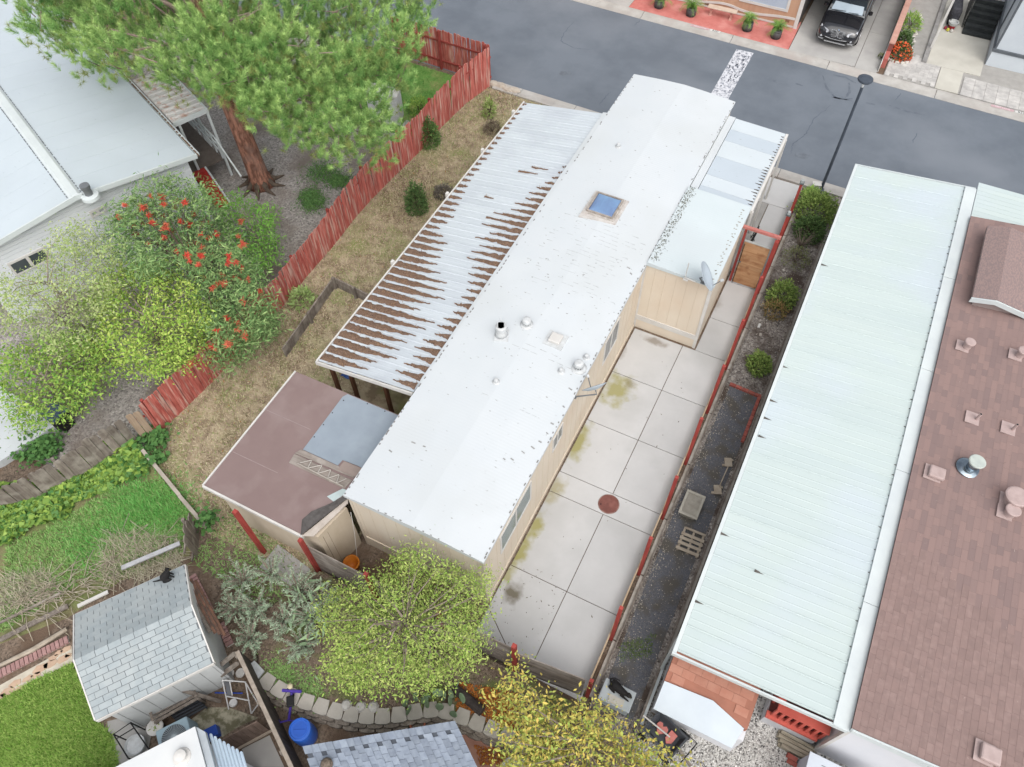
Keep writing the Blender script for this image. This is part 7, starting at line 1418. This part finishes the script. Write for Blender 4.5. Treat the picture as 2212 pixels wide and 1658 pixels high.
# ---- shrubs
def shrub(name, label, c, r, n, leaf, m_, ratio=.5, group=None, h=None, lobes=5):
    root = thing(name, (c[0], c[1], c[2] if len(c) > 2 else 0), label, 'shrub', group); z0 = c[2] if len(c) > 2 else 0; h = h or r*1.5
    st2 = MB()
    for k in range(5): an = k*1.3; st2.tube([(c[0], c[1], z0), (c[0]+r*.4*math.cos(an), c[1]+r*.4*math.sin(an), z0+h*.7)], [.018, .008], 4)
    st2.build('stems', twigd, root)
    d = unit(RN.normal(size=(n, 3))); d[:, 2] = np.abs(d[:, 2]); rr = .62+.38*RN.random((n, 1))**.5; lob = 1+.16*np.sin(d[:, :1]*5+c[0]*3)*np.cos(d[:, 1:2]*6+c[1])+.1*RN.normal(size=(n, 1))
    P = np.array((c[0], c[1], z0+.06))+d*rr*lob*np.array((r, r, h)); V, F = leaves(P, leaf, ratio, -.1, .8, D=d); pobj('foliage', V, F, m_, root, RN.random(n)); return root
boxm = mat('clipped_leaf', (112, 146, 70), (172, 192, 106), attr=1); dkl = mat('dark_green_leaf', (72, 104, 58), (112, 140, 80), attr=1); twl = mat('sparse_leaf', (120, 134, 84), (150, 148, 110), attr=1)
shrub('round_shrub', 'largest rounded green shrub at the street end of the planting bed', (.25, 25.2), .78, 3800, .085, boxm, h=1.0)
shrub('round_shrub', 'darker green shrub just below the largest shrub in the planting bed', (.32, 24.1), .6, 2200, .08, dkl, h=.8)
shrub('bare_shrub', 'sparse twiggy half bare shrub in the gravel bed', (.25, 22.5), .55, 700, .06, twl, h=.5)
shrub('round_shrub', 'ball shaped clipped shrub in the middle of the planting bed', (.28, 20.4), .52, 2400, .075, boxm, h=.85)
shrub('round_shrub', 'brown tinged low shrub in front of the ball shaped shrub', (.22, 19.75), .45, 1000, .07, mat('browned_leaf', (110, 118, 70), (196, 160, 110), attr=1), h=.45)
shrub('round_shrub', 'small green shrub nearest the red brick edging', (.4, 17.1), .42, 1700, .08, boxm, h=.65)
m = MB()
for k in range(46): an = random.random()*6.28; m.tube([(.22, 23.35, .05), (.22+.35*math.cos(an), 23.35+.35*math.sin(an), .35+.4*random.random())], [.01, .004], 4)
tag(m.build('twig_bush', twig), 'bare fan of grey twigs between two shrubs', 'bush')
shrub('iris_clump', 'bright green strap leaved clump by the lamp post', (-.2, 26.2), .3, 260, .25, mat('iris_leaf', (150, 196, 80), (186, 214, 120), attr=1), ratio=.15, h=.45)
shrub('dark_bush', 'dark upright bush beside the awning edge in the dry lawn', (*g(Q('b1', 1385, 240)),), .42, 2200, .085, dkl, h=1.35)
shrub('dark_bush', 'dark climbing bush against the red fence', (*g(Q('b0', 1485, 1190)),), .45, 2000, .09, mat('ivy_dark', (78, 112, 60), (120, 150, 80), attr=1), h=1.2)
shrub('thin_bush', 'thin pale green bush near the awning street corner', (*g(Q('b0', 1975, 960)),), .3, 420, .1, greenb, h=.9)
shrub('dry_bush', 'dry grey brown bush below the thin green bush', (*g(Q('b0', 2000, 1090)),), .4, 900, .06, mat('dry_brown_leaf', (150, 136, 116), (110, 98, 84), attr=1), h=.5)
shrub('dry_bush', 'dark dry heap beside the awning post', (*g(Q('b1', 1600, 110)),), .42, 1100, .06, mat('dark_dry_leaf', (104, 98, 92), (140, 132, 122), attr=1), h=.4)
shrub('broad_leaf_plant', 'light green broad leaved plant by the timber bed', (*g(Q('b1', 440, 990)),), .5, 420, .16, mat('light_broad_leaf', (150, 180, 100), (186, 206, 140), attr=1), ratio=.3, h=.55)
shrub('broad_leaf_plant', 'green plant with orange blooms beside the red fence foot', (*g(Q('b1', 110, 1210)),), .5, 600, .13, bbm, ratio=.25, h=.5)
shrub('fence_shrub', 'small green shrub on the lawn side of the street corner', (*g(Q('b0', 1400, 930)), 0), .5, 900, .08, limed, h=.7)
for i, (k, a, b, r) in enumerate((('b0', 600, 1430, .75), ('b0', 740, 1500, .5), ('b1', 520, 180, .55), ('b0', 500, 1620, .4))):
    x, y = g(Q(k, a, b)); P = np.c_[x+RN.normal(0, r*.5, 1500), y+RN.normal(0, r*.5, 1500), .03+RN.random(1500)*.1]; V, F = leaves(P, .06, .6, 0, 1.6); tag(pobj('ground_cover', V, F, mat('cover_leaf', (84, 128, 70), (120, 158, 90), attr=1), None, RN.random(len(F))), 'low green ground cover patch in the gravel by the pine', 'ground cover', kind='stuff')
fb_ = shrub('flower_bush', 'bush covered in orange flowers beside the red divider wall', (1.15, 37.5, .05), .5, 1500, .09, mat('flower_bush_leaf', (92, 112, 66), (130, 144, 90), attr=1), h=.6)
d = unit(RN.normal(size=(520, 3))); d[:, 2] = np.abs(d[:, 2]); P = np.array((1.15, 37.5, .08))+d*np.array((.56, .56, .66)); V, F = leaves(P, .1, .6, 0, 1.); pobj('flowers', V, F, mat('orange_flower', (236, 116, 66), (216, 84, 52), attr=1), fb_, RN.random(520))
shrub('hedge_plant', 'green and red plants along the divider wall', (1.1, 38.6, .05), .42, 900, .1, dkl, h=.6); shrub('hedge_plant', 'yellow green grassy plant further along the divider wall', (1.15, 40.2, .05), .5, 600, .2, limed, ratio=.15, h=.7)
m = MB()
for i in range(16): y = 38.2+i*.22; m.lathe((1.5+.06*math.sin(i*2.), y, .05), [(.09, 0), (.1, .05), (.05, .11)], 7)
tag(m.build('white_pebble_edge', mat('edge_white', (226, 222, 214))), 'row of white stones edging the divider wall plants', 'stones', kind='stuff')
shrub('weed', 'small weed at the driveway edge', (.45, 37.0, .075), .18, 120, .07, twl, h=.2)
# ivy over the slope
ip = [g(Q('a2', *p)) for p in ((-300, 1000), (0, 930), (300, 900), (600, 800), (800, 600), (960, 520), (1130, 560), (1210, 700), (1230, 830), (980, 930), (800, 1000), (620, 1060), (560, 1200), (300, 1260), (100, 1400), (-300, 1500))]
Pi = scatter(ip, 4000); z = .08+.3*RN.random(len(Pi))*(.5+.5*np.sin(Pi[:, 0]*2)*np.cos(Pi[:, 1]*1.7)); V, F = leaves(np.c_[Pi, z], .19, .85, 0, 1.5, sv=.25)
tag(pobj('ivy', V, F, mat('ivy_leaf', (72, 124, 62), (160, 190, 86), attr=1, rough=.5), None, RN.random(len(F))), 'dense round leaved ivy below the grey board fence', 'ivy', kind='stuff')
for (k, a, b, r, n) in (('a2', 1270, 550, .4, 350), ('a2', 1290, 700, .25, 120), ('a2', 1730, 1230, .3, 110), ('a2', 280, 590, .6, 350), ('a2', 390, 620, .4, 250)):
    x, y = g(Q(k, a, b), .1); P = np.c_[x+RN.normal(0, r*.6, n), y+RN.normal(0, r*.6, n), .05+RN.random(n)*(.7 if a == 1730 else .3)]; V, F = leaves(P, .14, .8, 0, 1.4); tag(pobj('ivy', V, F, mat('dark_ivy_leaf', (70, 116, 60), (104, 148, 80), attr=1), None, RN.random(n)), 'separate patch of dark ivy near the fences', 'ivy', kind='stuff')
Pg = scatter([(-12.3, 3.2), (-9, 3), (-9.2, 4.4), (-12.2, 5.5)], 2200); tag(blades(Pg, .12, .013, gg, 'weeds', 0, .7), 'weedy grass round the foot of the red posts', 'weeds', kind='stuff')
gq = np.array(g(Q('b3', 270, 900), .37)); Pg = np.vstack([gq+RN.normal(size=(1400, 2))*np.array((.3, .22)), np.array(g(Q('b3', 500, 1010), .37))+RN.normal(size=(700, 2))*.2]); tag(blades(Pg, .06, .012, gg, 'weeds', .36, .7), 'low green weeds on the garden bed above the blocks', 'weeds', kind='stuff')
Pg = scatter([g(Q('c3', *p)) for p in ((1000, 640), (1300, 560), (1250, 740), (980, 800))], 420); tag(blades(Pg, .07, .012, mat('moss_blades', (92, 112, 60), (120, 140, 84), attr=1), 'moss', .01, .7), 'mossy weeds on the dark weed fabric', 'weeds', kind='stuff')
# leaf litter on lawn and patio
Pl = scatter(lawn_poly, 700); V, F = leaves(np.c_[Pl, np.full(len(Pl), .05)], .07, .4, 0, 2.5); tag(pobj('lawn_litter', V, F, mat('tan_leaf', (206, 172, 120), (170, 120, 80), attr=1), None, RN.random(len(F))), 'fallen tan leaves on the dry lawn', 'leaves', kind='stuff')
Pl = np.vstack([scatter([(-3.9, 4.9), (-2.2, 4.9), (-2.2, 7.5), (-3.9, 7.5)], 60), scatter([(-3.9, 5), (-.7, 5), (-.7, 16.5), (-3.9, 16.5)], 40)]); V, F = leaves(np.c_[Pl, np.full(len(Pl), .036)], .06, .3, 0, 3.); tag(pobj('patio_litter', V, F, mat('grey_leaf', (130, 122, 104), (96, 90, 80), attr=1), None, RN.random(len(F))), 'scattered dead leaves on the patio slabs', 'leaves', kind='stuff')
# ============================================================ CATS
furm = mat('black_fur', (30, 29, 30), (44, 42, 42), 12, rough=.8, bump=.4, bscale=90, bdist=.01)
def cat(name, label, loc, rot, curled):
    root = thing(name, loc, label, 'cat', 'black cats'); m = MB(); x0, y0, z0 = loc; R_ = rz(rot)*1.18
    def w(p): return np.array(loc)+R_@np.array(p)
    def ell(c, r, n=12):
        V_ = []; ps = [(math.sin(a)*1., -math.cos(a)) for a in np.linspace(.15, math.pi-.15, 8)]
        m.loft([[w((c[0]+r[0]*s*math.cos(b), c[1]+r[1]*s*math.sin(b), c[2]+r[2]*q)) for b in np.linspace(0, 2*math.pi, n, endpoint=False)] for s, q in ps])
    if curled:   # lying with head and paws stretched forward
        m.tube([w((-.20, 0, .09)), w((-.13, 0, .10)), w((.0, .0, .105)), w((.10, .0, .105)), w((.17, .01, .13)), w((.215, .015, .15))], [.05, .105, .11, .095, .07, .05], 14); ell((.25, .02, .155), (.065, .055, .052)); ell((.305, .02, .14), (.03, .028, .024))
        for s in (-1, 1):
            m.tube([w((.24, .02+s*.03, .19)), w((.235, .02+s*.04, .23))], [.024, .004], 6); m.tube([w((.1, s*.06, .05)), w((.2, s*.055, .03)), w((.32, s*.05, .022))], [.04, .028, .02], 8); ell((-.12, s*.08, .06), (.09, .045, .06)); m.tube([w((-.1, s*.1, .03)), w((-.01, s*.11, .025))], [.03, .022], 8)
        m.tube([w((-.2, 0, .07)), w((-.26, .06, .03)), w((-.2, .14, .025)), w((-.08, .17, .022))], [.03, .024, .02, .014], 8)
    else:        # sitting, seen from above
        m.tube([w((-.1, 0, .06)), w((-.06, 0, .12)), w((0, 0, .2)), w((.04, 0, .27)), w((.07, 0, .32))], [.08, .11, .09, .07, .05], 14); ell((.1, 0, .36), (.06, .055, .052)); ell((.15, 0, .345), (.028, .026, .024))
        for s in (-1, 1): m.tube([w((.085, s*.03, .395)), w((.08, s*.038, .435))], [.022, .004], 6); m.tube([w((.04, s*.035, .22)), w((.09, s*.035, .1)), w((.11, s*.035, .02))], [.035, .024, .02], 8); ell((-.03, s*.075, .055), (.1, .04, .055))
        m.tube([w((-.14, 0, .05)), w((-.24, .02, .03)), w((-.34, .06, .0))], [.03, .022, .012], 8)
    o = m.build('body', furm, root); rm = o.modifiers.new('r', 'REMESH'); rm.mode = 'VOXEL'; rm.voxel_size = .011; rm.use_smooth_shade = True; sm = o.modifiers.new('s', 'SMOOTH'); sm.iterations = 3
    em = mat('cat_eye', (176, 168, 70), rough=.2)
    for s in (-1, 1):
        c = (.30, .02+s*.026, .172) if curled else (.145, s*.026, .375); MB().lathe(w(c), [(.002, -.007), (.007, -.003), (.007, .003), (.002, .007)], 8).build('eye', em, root)
cat('cat', 'black cat lying on the pale blue chest', (*g(Q('c3', 985, 1015), .6), .521), math.radians(-15), True)
cat('cat', 'black cat sitting on the eave of the shingled shed', tuple(np.array(S2(LEN-.42, WID-.2, ZE2+.085))), math.radians(50), False)
